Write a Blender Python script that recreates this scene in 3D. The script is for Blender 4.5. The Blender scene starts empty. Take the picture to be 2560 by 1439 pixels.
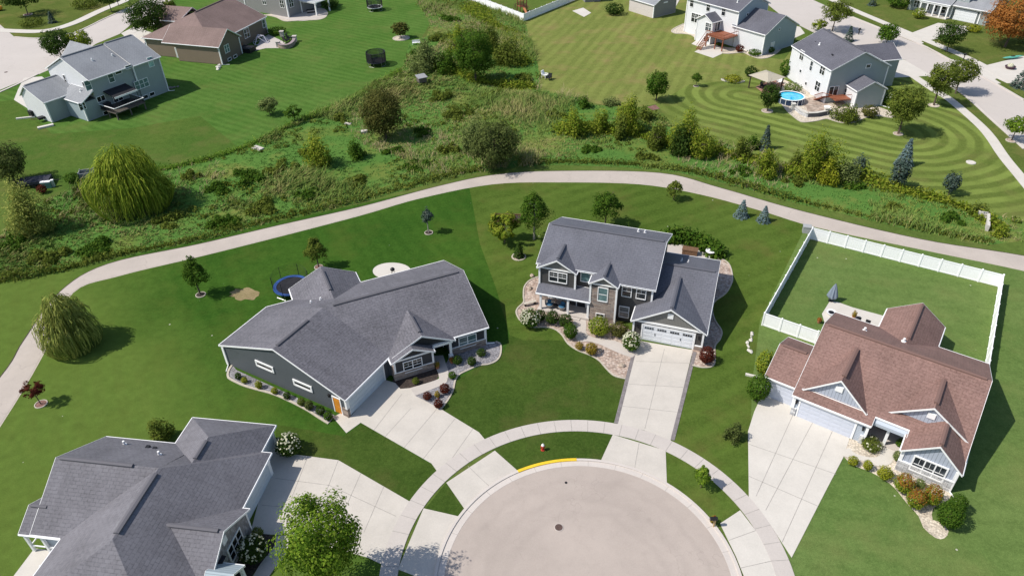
import bpy, math, random
import numpy as np
from mathutils import Vector, Matrix

# ------------------------------------------------------------------ camera, sky, sun, exposure
SC = bpy.context.scene
COL = SC.collection
CAM_F, CAM_PITCH, CAM_ROLL, CAM_H = 1800.0, math.radians(36.25), math.radians(-1.25), 52.0
_fw = Vector((0, math.cos(CAM_PITCH), -math.sin(CAM_PITCH)))
_up0 = Vector((0, math.sin(CAM_PITCH), math.cos(CAM_PITCH)))
_rt0 = Vector((1, 0, 0))
_rt = _rt0 * math.cos(CAM_ROLL) + _up0 * math.sin(CAM_ROLL)
_up = _up0 * math.cos(CAM_ROLL) - _rt0 * math.sin(CAM_ROLL)
cd = bpy.data.cameras.new('camera')
cam = bpy.data.objects.new('camera', cd)
COL.objects.link(cam)
cd.sensor_fit = 'HORIZONTAL'; cd.sensor_width = 36.0
cd.lens = CAM_F / 2560 * 36.0
cd.clip_start = 0.5; cd.clip_end = 5000
m = Matrix.Identity(4)
for i in range(3):
    m[i][0], m[i][1], m[i][2] = _rt[i], _up[i], -_fw[i]
m[2][3] = CAM_H
cam.matrix_world = m
SC.camera = cam

SUN_DIR = Vector((0.82 * 0.984, 0.82 * 0.177, -1.0)).normalized()   # the way the light travels
SUN_EL = math.asin(-SUN_DIR.z)
w = bpy.data.worlds.new('World'); SC.world = w; w.use_nodes = True
nt = w.node_tree
sky = nt.nodes.new('ShaderNodeTexSky'); sky.sky_type = 'NISHITA'; sky.sun_disc = False
sky.sun_elevation = SUN_EL; sky.sun_rotation = math.atan2(-SUN_DIR.x, -SUN_DIR.y)
nt.links.new(sky.outputs[0], nt.nodes['Background'].inputs[0])
nt.nodes['Background'].inputs[1].default_value = 0.115
sd = bpy.data.lights.new('sun', 'SUN'); sd.energy = 4.2; sd.angle = math.radians(0.5); sd.color = (1.0, 0.945, 0.855)
sun = bpy.data.objects.new('sun', sd); COL.objects.link(sun)
sun.rotation_euler = SUN_DIR.to_track_quat('-Z', 'Y').to_euler(); sun.location = (0, 0, 120)
SC.view_settings.view_transform = 'Standard'; SC.view_settings.look = 'None'
SC.view_settings.exposure = 0.22; SC.view_settings.gamma = 1.0
SC.render.engine = 'CYCLES'
SC.cycles.max_bounces = 5; SC.cycles.diffuse_bounces = 3; SC.cycles.transparent_max_bounces = 12

# ------------------------------------------------------------------ helpers
RND = random.Random(7)
RN = np.random.default_rng(11)

def ray(px, py):
    return _fw + _rt * ((px - 1280) / CAM_F) - _up * ((py - 719.5) / CAM_F)

def at(px, py, z=0.0):
    """the place where the sight line through this point of the photograph meets the level z"""
    d = ray(px, py); t = (z - CAM_H) / d.z
    return Vector((d.x * t, d.y * t, z))

def project(p):
    v = Vector(p) - Vector((0, 0, CAM_H)); k = v.dot(_fw)
    return 1280 + CAM_F * v.dot(_rt) / k, 719.5 - CAM_F * v.dot(_up) / k

def tag(o, label=None, cat=None, group=None, kind=None):
    if label: o['label'] = label
    if cat: o['category'] = cat
    if group: o['group'] = group
    if kind: o['kind'] = kind
    return o

def thing(name, label, cat, loc=(0, 0, 0), rz=0.0, group=None):
    o = bpy.data.objects.new(name, None); COL.objects.link(o)
    o.location = loc; o.rotation_euler = (0, 0, rz); o.empty_display_size = 0.3
    return tag(o, label, cat, group)

class MB:
    """collects faces, then becomes ONE mesh object"""
    def __init__(s): s.v = []; s.f = []; s.mi = []
    def add(s, vs, fs, mi=0):
        o = len(s.v); s.v += [tuple(p) for p in vs]; s.f += [tuple(i + o for i in f) for f in fs]; s.mi += [mi] * len(fs); return s
    def box(s, x0, x1, y0, y1, z0, z1, mi=0):
        return s.add([(x0,y0,z0),(x1,y0,z0),(x1,y1,z0),(x0,y1,z0),(x0,y0,z1),(x1,y0,z1),(x1,y1,z1),(x0,y1,z1)],
                     [(0,3,2,1),(4,5,6,7),(0,1,5,4),(1,2,6,5),(2,3,7,6),(3,0,4,7)], mi)
    def bar(s, a, b, r, n=6, mi=0, r2=None):
        a = Vector(a); b = Vector(b); d = (b - a).normalized(); r2 = r if r2 is None else r2
        u = d.orthogonal().normalized(); w_ = d.cross(u)
        vs = []
        for p, rr in ((a, r), (b, r2)):
            for k in range(n):
                t = 2 * math.pi * k / n; vs.append(p + (u * math.cos(t) + w_ * math.sin(t)) * rr)
        fs = [(k, (k+1) % n, n + (k+1) % n, n + k) for k in range(n)] + [tuple(range(n-1, -1, -1)), tuple(range(n, 2*n))]
        return s.add(vs, fs, mi)
    def prism(s, poly, z0, z1, mi=0):
        n = len(poly)
        a = sum(poly[i][0]*poly[(i+1) % n][1] - poly[(i+1) % n][0]*poly[i][1] for i in range(n))
        if a < 0: poly = poly[::-1]
        return s.add([(p[0], p[1], z0) for p in poly] + [(p[0], p[1], z1) for p in poly],
                     [tuple(range(n-1, -1, -1)), tuple(range(n, 2*n))] + [(i, (i+1) % n, n+(i+1) % n, n+i) for i in range(n)], mi)
    def extrude(s, pts, vec, mi=0):
        n = len(pts); v = Vector(vec)
        return s.add([Vector(p) for p in pts] + [Vector(p)+v for p in pts],
                     [tuple(range(n-1, -1, -1)), tuple(range(n, 2*n))] + [(i, (i+1) % n, n+(i+1) % n, n+i) for i in range(n)], mi)
    def lathe(s, prof, n=20, mi=0, c=(0,0), cap=True):
        vs = []
        for r, z in prof:
            for k in range(n):
                t = 2*math.pi*k/n; vs.append((c[0]+r*math.cos(t), c[1]+r*math.sin(t), z))
        fs = []
        for j in range(len(prof)-1):
            for k in range(n): fs.append((j*n+k, j*n+(k+1) % n, (j+1)*n+(k+1) % n, (j+1)*n+k))
        if cap: fs += [tuple(range(n-1, -1, -1)), tuple(range((len(prof)-1)*n, len(prof)*n))]
        return s.add(vs, fs, mi)
    def blob(s, c, r, seed=0, mi=0, nu=10, nv=6, amp=.15):
        rr = random.Random(seed); vs = []; fs = []
        for j in range(nv+1):
            ph = math.pi*j/nv
            for k in range(nu):
                t = 2*math.pi*k/nu; q = 1+rr.uniform(-amp, amp)
                vs.append((c[0]+r[0]*q*math.sin(ph)*math.cos(t), c[1]+r[1]*q*math.sin(ph)*math.sin(t), c[2]+r[2]*q*math.cos(ph)))
        for j in range(nv):
            for k in range(nu): fs.append((j*nu+k, (j+1)*nu+k, (j+1)*nu+(k+1) % nu, j*nu+(k+1) % nu))
        return s.add(vs, fs, mi)
    def build(s, name, mats, parent=None, smooth=False):
        me = bpy.data.meshes.new(name); me.from_pydata(s.v, [], s.f)
        mats = mats if isinstance(mats, (list, tuple)) else [mats]
        for k in mats: me.materials.append(k)
        if len(mats) > 1: me.polygons.foreach_set('material_index', s.mi)
        if smooth: me.polygons.foreach_set('use_smooth', [True]*len(s.f))
        me.update()
        o = bpy.data.objects.new(name, me); COL.objects.link(o)
        if parent: o.parent = parent
        return o

def copy_tree(o, parent=None):
    c = o.copy(); COL.objects.link(c)
    if parent: c.parent = parent
    for ch in o.children: copy_tree(ch, c)
    return c

# ------------------------------------------------------------------ materials
MATS = {}
def nodes(name):
    mt = bpy.data.materials.new(name); mt.use_nodes = True; MATS[name] = mt
    n = mt.node_tree; b = n.nodes['Principled BSDF']
    return mt, n, b
def N(n, typ, **kw):
    q = n.nodes.new(typ)
    for k, v in kw.items():
        if k.startswith('_'): q.inputs[k[1:]].default_value = v
        else: setattr(q, k, v)
    return q
def mix(n, fac, a, b, blend='MIX'):
    q = n.nodes.new('ShaderNodeMix'); q.data_type = 'RGBA'; q.blend_type = blend
    if isinstance(fac, (int, float)): q.inputs[0].default_value = fac
    else: n.links.new(fac, q.inputs[0])
    for v, s in ((a, 6), (b, 7)):
        if hasattr(v, 'node'): n.links.new(v, q.inputs[s])
        else: q.inputs[s].default_value = (*v[:3], 1)
    return q.outputs[2]
def math_(n, op, a, b=None, c=None, clamp=False):
    q = n.nodes.new('ShaderNodeMath'); q.operation = op; q.use_clamp = clamp
    for i, v in enumerate((a, b, c)):
        if v is None: continue
        if hasattr(v, 'node'): n.links.new(v, q.inputs[i])
        else: q.inputs[i].default_value = v
    return q.outputs[0]
def noise(n, vec, scale, detail=4, rough=.55):
    q = N(n, 'ShaderNodeTexNoise'); q.inputs['Scale'].default_value = scale; q.inputs['Detail'].default_value = detail
    q.inputs['Roughness'].default_value = rough
    if vec is not None: n.links.new(vec, q.inputs['Vector'])
    return q.outputs['Fac']
def ramp(n, fac, stops):
    q = N(n, 'ShaderNodeValToRGB'); e = q.color_ramp.elements
    while len(e) < len(stops): e.new(0.5)
    for i, (p, c) in enumerate(stops):
        e[i].position = p; e[i].color = (*c[:3], 1) if not isinstance(c, (int, float)) else (c, c, c, 1)
    n.links.new(fac, q.inputs[0]); return q.outputs[0]
def objco(n): return N(n, 'ShaderNodeTexCoord').outputs['Object']
def wpos(n): return N(n, 'ShaderNodeNewGeometry').outputs['Position']
def bump(n, b, h, strength=.3, dist=.05):
    q = N(n, 'ShaderNodeBump'); q.inputs['Strength'].default_value = strength; q.inputs['Distance'].default_value = dist
    n.links.new(h, q.inputs['Height']); n.links.new(q.outputs[0], b.inputs['Normal'])

def plain(name, c, rough=.6, var=.12, scale=3., metal=0., spec=.3):
    mt, n, b = nodes(name)
    f = noise(n, objco(n), scale)
    col = mix(n, ramp(n, f, [(.3, 0), (.7, 1)]), [k*(1-var) for k in c], [min(1, k*(1+var)) for k in c])
    n.links.new(col, b.inputs['Base Color']); b.inputs['Roughness'].default_value = rough
    b.inputs['Metallic'].default_value = metal; b.inputs['Specular IOR Level'].default_value = spec
    return mt

def shingles(name, c1, c2, c3, row=.3):
    mt, n, b = nodes(name)
    uv = N(n, 'ShaderNodeTexCoord').outputs['UV']
    br = N(n, 'ShaderNodeTexBrick', offset=.5, squash=1.)
    br.inputs['Scale'].default_value = 1; br.inputs['Brick Width'].default_value = .5; br.inputs['Row Height'].default_value = row
    br.inputs['Mortar Size'].default_value = .03; br.inputs['Mortar Smooth'].default_value = .3; br.inputs['Bias'].default_value = 0
    n.links.new(uv, br.inputs['Vector'])
    br.inputs['Color1'].default_value = (*c1, 1); br.inputs['Color2'].default_value = (*c2, 1); br.inputs['Mortar'].default_value = (*[k*.55 for k in c1], 1)
    f2 = noise(n, uv, 4.5, 5, .7); f3 = noise(n, uv, .22, 3)
    col = mix(n, ramp(n, f2, [(.42, 0), (.62, .75)]), br.outputs['Color'], c3)
    col = mix(n, .4, col, ramp(n, f3, [(.3, [k*.78 for k in c1]), (.7, [k*1.2 for k in c2])]))
    sx = N(n, 'ShaderNodeMapping'); sx.inputs['Scale'].default_value = (1.3, .12, 1); n.links.new(uv, sx.inputs['Vector'])
    col = mix(n, ramp(n, noise(n, sx.outputs[0], 1., 4, .6), [(.5, 0), (.75, .35)]), col, [k*.68 for k in c1])
    n.links.new(col, b.inputs['Base Color']); b.inputs['Roughness'].default_value = .82; b.inputs['Specular IOR Level'].default_value = .35
    bump(n, b, br.outputs['Fac'], .25, -.02)
    return mt

def siding(name, c, lap=.2, vertical=False):
    mt, n, b = nodes(name); o = objco(n)
    sp = N(n, 'ShaderNodeSeparateXYZ'); n.links.new(o, sp.inputs[0])
    z = math_(n, 'ADD', sp.outputs[0], sp.outputs[1]) if vertical else sp.outputs[2]
    fr = math_(n, 'FRACT', math_(n, 'DIVIDE', z, lap))
    e = ramp(n, fr, [(.0, .45), (.13, 1.), (.9, 1.0), (1., .62)])
    f = noise(n, o, .7, 3)
    base = mix(n, f, [k*.93 for k in c], [min(1, k*1.06) for k in c])
    col = mix(n, 1.0, base, e, 'MULTIPLY')
    n.links.new(col, b.inputs['Base Color']); b.inputs['Roughness'].default_value = .55; b.inputs['Specular IOR Level'].default_value = .3
    bump(n, b, fr, .25, .015)
    return mt

def stone(name, cols, bw=.55, rh=.17, mortar=(.2, .19, .18)):
    mt, n, b = nodes(name); o = objco(n)
    sp = N(n, 'ShaderNodeSeparateXYZ'); n.links.new(o, sp.inputs[0])
    cb = N(n, 'ShaderNodeCombineXYZ'); n.links.new(math_(n, 'ADD', sp.outputs[0], sp.outputs[1]), cb.inputs[0]); n.links.new(sp.outputs[2], cb.inputs[1])
    br = N(n, 'ShaderNodeTexBrick', offset=.37); n.links.new(cb.outputs[0], br.inputs['Vector'])
    br.inputs['Scale'].default_value = 1; br.inputs['Brick Width'].default_value = bw; br.inputs['Row Height'].default_value = rh
    br.inputs['Mortar Size'].default_value = .018; br.inputs['Color1'].default_value = (0, 0, 0, 1); br.inputs['Color2'].default_value = (1, 1, 1, 1)
    br.inputs['Mortar'].default_value = (.5, .5, .5, 1)
    k = len(cols)
    f = mix(n, .35, br.outputs['Color'], noise(n, o, 3.1, 3))
    col = ramp(n, f, [(.12 + .76*i/(k-1), c) for i, c in enumerate(cols)])
    col = mix(n, br.outputs['Fac'], col, mortar)
    n.links.new(col, b.inputs['Base Color']); b.inputs['Roughness'].default_value = .85
    bump(n, b, br.outputs['Fac'], .5, -.03)
    return mt

def concrete(name, c, var=.1, big=.25, fine=9., cracks=False, rough=.85):
    mt, n, b = nodes(name); o = wpos(n)
    f1 = noise(n, o, big, 5, .6); f2 = noise(n, o, fine, 4, .7)
    col = mix(n, ramp(n, f1, [(.3, 0), (.7, 1)]), [k*(1-var) for k in c], [min(1, k*(1+var*.8)) for k in c])
    col = mix(n, .25, col, ramp(n, f2, [(.3, [k*.75 for k in c]), (.7, [min(1, k*1.2) for k in c])]))
    st = ramp(n, noise(n, o, .7, 3, .5), [(.62, 0), (.78, .28)]); col = mix(n, st, col, [k*.72 for k in c])
    if cracks:
        vo = N(n, 'ShaderNodeTexVoronoi', feature='DISTANCE_TO_EDGE'); vo.inputs['Scale'].default_value = .11
        q = N(n, 'ShaderNodeVectorMath', operation='ADD'); n.links.new(o, q.inputs[0])
        nz = N(n, 'ShaderNodeTexNoise'); nz.inputs['Scale'].default_value = .5; n.links.new(o, nz.inputs['Vector'])
        sc = N(n, 'ShaderNodeVectorMath', operation='SCALE'); n.links.new(nz.outputs['Color'], sc.inputs[0]); sc.inputs['Scale'].default_value = 3
        n.links.new(sc.outputs[0], q.inputs[1]); n.links.new(q.outputs[0], vo.inputs['Vector'])
        e = ramp(n, vo.outputs['Distance'], [(.0, .86), (.006, 1.0)])
        col = mix(n, 1., col, e, 'MULTIPLY')
    n.links.new(col, b.inputs['Base Color']); b.inputs['Roughness'].default_value = rough; b.inputs['Specular IOR Level'].default_value = .25
    bump(n, b, f2, .15, .02)
    return mt

def worn_asphalt(name, c, centre):
    mt, n, b = nodes(name); o = wpos(n)
    f1 = noise(n, o, .16, 6, .6); f2 = noise(n, o, 1.1, 5, .65); f3 = noise(n, o, 14., 3, .7)
    col = mix(n, ramp(n, f1, [(.3, 0), (.7, 1)]), [k*.88 for k in c], [k*1.09 for k in c])
    col = mix(n, ramp(n, f2, [(.5, 0), (.78, .35)]), col, [k*.72 for k in c])
    v = N(n, 'ShaderNodeVectorMath', operation='DISTANCE'); n.links.new(o, v.inputs[0]); v.inputs[1].default_value = centre
    wob = math_(n, 'MULTIPLY', math_(n, 'SUBTRACT', noise(n, o, .35, 3), .5), 2.2)
    rr = math_(n, 'ADD', v.outputs['Value'], wob)
    for r0, wd_ in ((6.2, .35), (7.7, .35), (9.6, .3)):     # tyre paths of cars turning round
        q = math_(n, 'ABSOLUTE', math_(n, 'SUBTRACT', rr, r0)); k_ = ramp(n, q, [(wd_*.3, .16), (wd_*1.6, 0)])
        col = mix(n, k_, col, [x*.62 for x in c])
    vo = N(n, 'ShaderNodeTexVoronoi', feature='DISTANCE_TO_EDGE'); vo.inputs['Scale'].default_value = .16
    nz = N(n, 'ShaderNodeTexNoise'); nz.inputs['Scale'].default_value = .7; n.links.new(o, nz.inputs['Vector'])
    sc = N(n, 'ShaderNodeVectorMath', operation='SCALE'); n.links.new(nz.outputs['Color'], sc.inputs[0]); sc.inputs['Scale'].default_value = 2.5
    ad = N(n, 'ShaderNodeVectorMath', operation='ADD'); n.links.new(o, ad.inputs[0]); n.links.new(sc.outputs[0], ad.inputs[1]); n.links.new(ad.outputs[0], vo.inputs['Vector'])
    e = ramp(n, vo.outputs['Distance'], [(0, .87), (.008, 1)]); gate = ramp(n, noise(n, o, .22, 2), [(.5, 0), (.56, 1)])
    col = mix(n, gate, col, mix(n, 1., col, e, 'MULTIPLY'))
    st = ramp(n, noise(n, o, .5, 2, .3), [(.72, 0), (.76, .3)]); col = mix(n, st, col, [x*.55 for x in c])
    col = mix(n, .22, col, ramp(n, f3, [(.3, [x*.7 for x in c]), (.7, [min(1, x*1.25) for x in c])]))
    n.links.new(col, b.inputs['Base Color']); b.inputs['Roughness'].default_value = .9; b.inputs['Specular IOR Level'].default_value = .2
    bump(n, b, f3, .2, .02); return mt

def gravel(name, cols, scale=9.):
    mt, n, b = nodes(name); o = wpos(n)
    vo = N(n, 'ShaderNodeTexVoronoi'); vo.inputs['Scale'].default_value = scale; n.links.new(o, vo.inputs['Vector'])
    sp = N(n, 'ShaderNodeSeparateColor'); n.links.new(vo.outputs['Color'], sp.inputs[0])
    k = len(cols); col = ramp(n, sp.outputs[0], [(i/(k-1)*.9+.05, c) for i, c in enumerate(cols)])
    e = ramp(n, vo.outputs['Distance'], [(.35, 1.), (.75, .45)])
    col = mix(n, .8, col, e, 'MULTIPLY'); f = noise(n, o, .6, 3)
    col = mix(n, .3, col, ramp(n, f, [(.3, [q*.75 for q in cols[0]]), (.7, cols[-1])]))
    n.links.new(col, b.inputs['Base Color']); b.inputs['Roughness'].default_value = .9
    bump(n, b, vo.outputs['Distance'], .5, -.05)
    return mt

def lawn(name, a, bcol, dry=None, stripes=None, ring=None, dryamt=.5, grain=14., sstr=.5, swidth=1.1, grad=None, flecks=False):
    """mown grass: broad patches, fine grain, mower bands (straight, or following the lot's oval)"""
    mt, n, b = nodes(name); o = wpos(n)
    f1 = noise(n, o, .085, 5, .6); f2 = noise(n, o, .9, 5, .65); f3 = noise(n, o, grain, 3, .8)
    col = mix(n, ramp(n, f1, [(.36, 0), (.64, 1)]), a, bcol)
    col = mix(n, ramp(n, f2, [(.36, 0), (.7, .62)]), col, [k*.68 for k in a])
    f5 = noise(n, o, 3.2, 4, .7); col = mix(n, ramp(n, f5, [(.42, 0), (.72, .45)]), col, [min(1, k*1.35) for k in bcol])
    if grad:
        A_, B_, gc = grad; v = N(n, 'ShaderNodeVectorMath', operation='SUBTRACT'); n.links.new(o, v.inputs[0]); v.inputs[1].default_value = A_
        d_ = (B_-A_); dd = N(n, 'ShaderNodeVectorMath', operation='DOT_PRODUCT'); n.links.new(v.outputs[0], dd.inputs[0]); dd.inputs[1].default_value = d_/d_.length_squared
        t_ = math_(n, 'ADD', dd.outputs['Value'], math_(n, 'MULTIPLY', math_(n, 'SUBTRACT', f1, .5), .9))
        col = mix(n, ramp(n, t_, [(.1, 0), (.9, 1)]), col, mix(n, ramp(n, f2, [(.35, 0), (.7, 1)]), gc, [k*.78 for k in gc]))
    if dry:
        f4 = noise(n, o, .16, 6, .62); col = mix(n, ramp(n, f4, [(.5, 0), (.72, dryamt)]), col, dry)
    sp = N(n, 'ShaderNodeSeparateXYZ'); n.links.new(o, sp.inputs[0])
    band = None
    wob = math_(n, 'ADD', math_(n, 'MULTIPLY', math_(n, 'SUBTRACT', noise(n, o, .25, 2), .5), .6), math_(n, 'MULTIPLY', math_(n, 'SUBTRACT', noise(n, o, .06, 2), .5), 1.6))
    if stripes is not None:
        ang = math.radians(stripes)
        t = math_(n, 'ADD', math_(n, 'MULTIPLY', sp.outputs[0], math.cos(ang)), math_(n, 'MULTIPLY', sp.outputs[1], math.sin(ang)))
        band = math_(n, 'SINE', math_(n, 'MULTIPLY', math_(n, 'ADD', t, wob), math.pi/swidth))
    if ring is not None:
        A, B = ring; ab = B - A; L2 = ab.x**2 + ab.y**2
        dx = math_(n, 'SUBTRACT', sp.outputs[0], A.x); dy = math_(n, 'SUBTRACT', sp.outputs[1], A.y)
        t = math_(n, 'DIVIDE', math_(n, 'ADD', math_(n, 'MULTIPLY', dx, ab.x), math_(n, 'MULTIPLY', dy, ab.y)), L2, clamp=True)
        ex = math_(n, 'SUBTRACT', dx, math_(n, 'MULTIPLY', t, ab.x)); ey = math_(n, 'SUBTRACT', dy, math_(n, 'MULTIPLY', t, ab.y))
        d = math_(n, 'SQRT', math_(n, 'ADD', math_(n, 'MULTIPLY', ex, ex), math_(n, 'MULTIPLY', ey, ey)))
        band = math_(n, 'SINE', math_(n, 'MULTIPLY', math_(n, 'ADD', d, wob), math.pi/swidth))
    if band is not None:
        s = ramp(n, math_(n, 'ADD', math_(n, 'MULTIPLY', band, .5), .5), [(.25, 0), (.75, 1)])
        brk = ramp(n, noise(n, o, .12, 4), [(.3, .15), (.62, 1.)])
        s = math_(n, 'MULTIPLY', s, math_(n, 'MULTIPLY', brk, sstr))
        col = mix(n, s, col, [min(1, k*1.75) for k in bcol])
    col = mix(n, .5, col, ramp(n, f3, [(.25, .25), (.75, .78)]), 'OVERLAY')
    hs = N(n, 'ShaderNodeHueSaturation'); hs.inputs['Saturation'].default_value = .93; n.links.new(col, hs.inputs['Color']); col = hs.outputs[0]
    if flecks:
        vo = N(n, 'ShaderNodeTexVoronoi'); vo.inputs['Scale'].default_value = .55; n.links.new(o, vo.inputs['Vector'])
        e = ramp(n, math_(n, 'ADD', vo.outputs['Distance'], ramp(n, noise(n, o, .1, 2), [(.45, .08), (.6, 0.)])), [(.045, 1), (.06, 0)])
        col = mix(n, e, col, (.42, .42, .33))
    n.links.new(col, b.inputs['Base Color']); b.inputs['Roughness'].default_value = 1.; b.inputs['Specular IOR Level'].default_value = 0.
    bump(n, b, f3, .6, .06)
    return mt

def leafmat(name, cols, trans=.4, rough=.7):
    if trans > .16: cols = [(r_*1.55, g_*1.5, b_*.8) for r_, g_, b_ in cols]
    mt, n, b = nodes(name)
    g = N(n, 'ShaderNodeNewGeometry'); k = len(cols)
    f = mix(n, .35, g.outputs['Random Per Island'], noise(n, objco(n), .8, 3))
    col = ramp(n, f, [(.1 + .8*i/(k-1), c) for i, c in enumerate(cols)])
    n.links.new(col, b.inputs['Base Color']); b.inputs['Roughness'].default_value = rough; b.inputs['Specular IOR Level'].default_value = .04
    tr = N(n, 'ShaderNodeBsdfTranslucent'); n.links.new(col, tr.inputs[0])
    ms = N(n, 'ShaderNodeMixShader'); ms.inputs[0].default_value = trans
    n.links.new(b.outputs[0], ms.inputs[1]); n.links.new(tr.outputs[0], ms.inputs[2])
    n.links.new(ms.outputs[0], n.nodes['Material Output'].inputs[0])
    return mt

def meadowmat(name, stops, scale=.12):
    mt, n, b = nodes(name); o = wpos(n)
    f = noise(n, o, scale, 5, .65); g = N(n, 'ShaderNodeNewGeometry')
    f = mix(n, .16, f, g.outputs['Random Per Island'])
    col = ramp(n, f, stops)
    col = mix(n, .4, col, ramp(n, noise(n, o, 5., 3, .8), [(.3, .25), (.7, .8)]), 'OVERLAY')
    n.links.new(col, b.inputs['Base Color']); b.inputs['Roughness'].default_value = 1.; b.inputs['Specular IOR Level'].default_value = 0.
    return mt

def glass(name, c=(.02, .025, .03), rough=.06):
    mt, n, b = nodes(name)
    f = noise(n, objco(n), 1.3, 2)
    oi = N(n, 'ShaderNodeObjectInfo'); f = mix(n, .5, f, oi.outputs['Random'])
    n.links.new(ramp(n, f, [(.3, [k*.5 for k in c]), (.6, [k*1.2 for k in c]), (.8, [min(.6, k*3+.03) for k in c])]), b.inputs['Base Color'])
    b.inputs['Roughness'].default_value = rough; b.inputs['Specular IOR Level'].default_value = .6
    return mt

WHITE = plain('white_trim', (.84, .84, .84), .5, .03)
VINYL = plain('white_vinyl', (.9, .9, .91), .35, .03)
GLASS = glass('dark_glass'); GLASS_B = glass('curtained_glass', (.12, .2, .21), .1); GLASS_L = glass('blind_glass', (.3, .31, .31), .2)
CONC = concrete('pale_concrete', (.525, .485, .435), .1, .45)
CONC2 = concrete('sidewalk_concrete', (.50, .455, .42), .09)
CONC3 = concrete('bright_concrete', (.57, .535, .485), .08, .45)
ASPH = worn_asphalt('cul_de_sac_asphalt', (.415, .355, .315), (5.43, 31.96, 0))
ASPH2 = concrete('street_concrete', (.50, .455, .42), .05, .12, 8., cracks=True)
PATHM = concrete('trail_asphalt', (.45, .395, .35), .11, .3, 10., cracks=True)
JOINT = plain('joint_dark', (.33, .305, .28), .9, .2)
KERB = concrete('kerb_concrete', (.55, .5, .46), .08, .5)
YELLOW = plain('kerb_yellow_paint', (.75, .5, .03), .6, .1)
EDGE = plain('pale_edging', (.47, .42, .35), .8, .1)
TAN = gravel('tan_gravel', [(.32, .22, .17), (.5, .38, .31), (.62, .52, .45)], 4.5)
TAN2 = gravel('cream_gravel', [(.5, .42, .33), (.66, .57, .46), (.76, .68, .56)], 6.)
GREYG = gravel('grey_gravel', [(.16, .15, .16), (.27, .26, .28), (.38, .37, .39)], 7.)
MULCH = gravel('dark_mulch', [(.02, .015, .012), (.045, .03, .025), (.08, .055, .045)], 8.)
REDMULCH = gravel('red_mulch', [(.14, .05, .04), (.22, .1, .08), (.3, .18, .15)], 8.)
ROCK = plain('pale_rock', (.6, .57, .52), .85, .2, 6)
BLACK = plain('black_metal', (.015, .015, .018), .5, .2); DARK = plain('dark_fabric', (.02, .02, .025), .85, .2)
STEEL = plain('galvanised_steel', (.45, .46, .47), .35, .1, metal=.8)
WOOD_R = plain('red_stained_wood', (.25, .085, .045), .6, .3, 8); WOOD_G = plain('weathered_wood', (.13, .115, .1), .8, .3, 8)
WOOD_B = plain('brown_wood', (.16, .09, .05), .7, .3, 8)
BARK = plain('bark', (.12, .09, .07), .9, .35, 9); BARK_L = plain('pale_bark', (.38, .34, .3), .85, .25, 9)
# ------------------------------------------------------------------ the ground: lawns, meadow, roads, paths
def smooth(pts, k=5, closed=False):
    out = []; n = len(pts); P_ = [Vector(p) for p in pts]
    rng = range(n if closed else n-1)
    for i in rng:
        g = (lambda j: P_[j % n]) if closed else (lambda j: P_[max(0, min(n-1, j))])
        p0, p1, p2, p3 = g(i-1), g(i), g(i+1), g(i+2)
        for j in range(k):
            t = j/k
            out.append(.5*((2*p1)+(p2-p0)*t+(2*p0-5*p1+4*p2-p3)*t*t+(3*p1-p0-3*p2+p3)*t**3))
    if not closed: out.append(P_[-1])
    return out

def pix(pts, z=0): return [at(p[0], p[1], z) for p in pts]

def sheet(name, pts, z, mats, thick=0.0, sm=0, closed=True):
    """flat ground sheet; pts are ground points; z its height; thick gives it an edge"""
    if sm: pts = smooth(pts, sm, True)
    mb = MB(); poly = [(p[0], p[1]) for p in pts]
    if thick: mb.prism(poly, z-thick, z)
    else:
        n = len(poly); a = sum(poly[i][0]*poly[(i+1) % n][1]-poly[(i+1) % n][0]*poly[i][1] for i in range(n))
        if a < 0: poly = poly[::-1]
        mb.add([(x, y, z) for x, y in poly], [tuple(range(n))])
    return mb

def struct(name, mb, mats):
    return tag(mb.build(name, mats), kind='structure')

def strip(mb, pts, wd, z, h=0.0, mi=0):
    """a band of width wd along a ground line"""
    n = len(pts); L = []; R = []
    for i, p in enumerate(pts):
        d = (Vector(pts[min(n-1, i+1)])-Vector(pts[max(0, i-1)])); d.z = 0; d.normalize(); q = Vector((-d.y, d.x, 0))*wd/2
        L.append(Vector((p[0], p[1], 0))+q); R.append(Vector((p[0], p[1], 0))-q)
    for i in range(n-1):
        a, b, c, d = R[i], R[i+1], L[i+1], L[i]
        if h: mb.prism([(a.x, a.y), (b.x, b.y), (c.x, c.y), (d.x, d.y)], z, z+h, mi)
        else: mb.add([(v.x, v.y, z) for v in (a, b, c, d)], [(0, 1, 2, 3)], mi)

def ring(mb, c, r0, r1, z, a0=0, a1=360, n=96, h=0.0, mi=0):
    for i in range(n):
        t0 = math.radians(a0+(a1-a0)*i/n); t1 = math.radians(a0+(a1-a0)*(i+1)/n)
        q = [(c[0]+r*math.cos(t), c[1]+r*math.sin(t)) for r, t in ((r0, t0), (r1, t0), (r1, t1), (r0, t1))]
        if h: mb.prism(q, z-h, z, mi)
        else: mb.add([(x, y, z) for x, y in q], [(0, 1, 2, 3)], mi)

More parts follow.
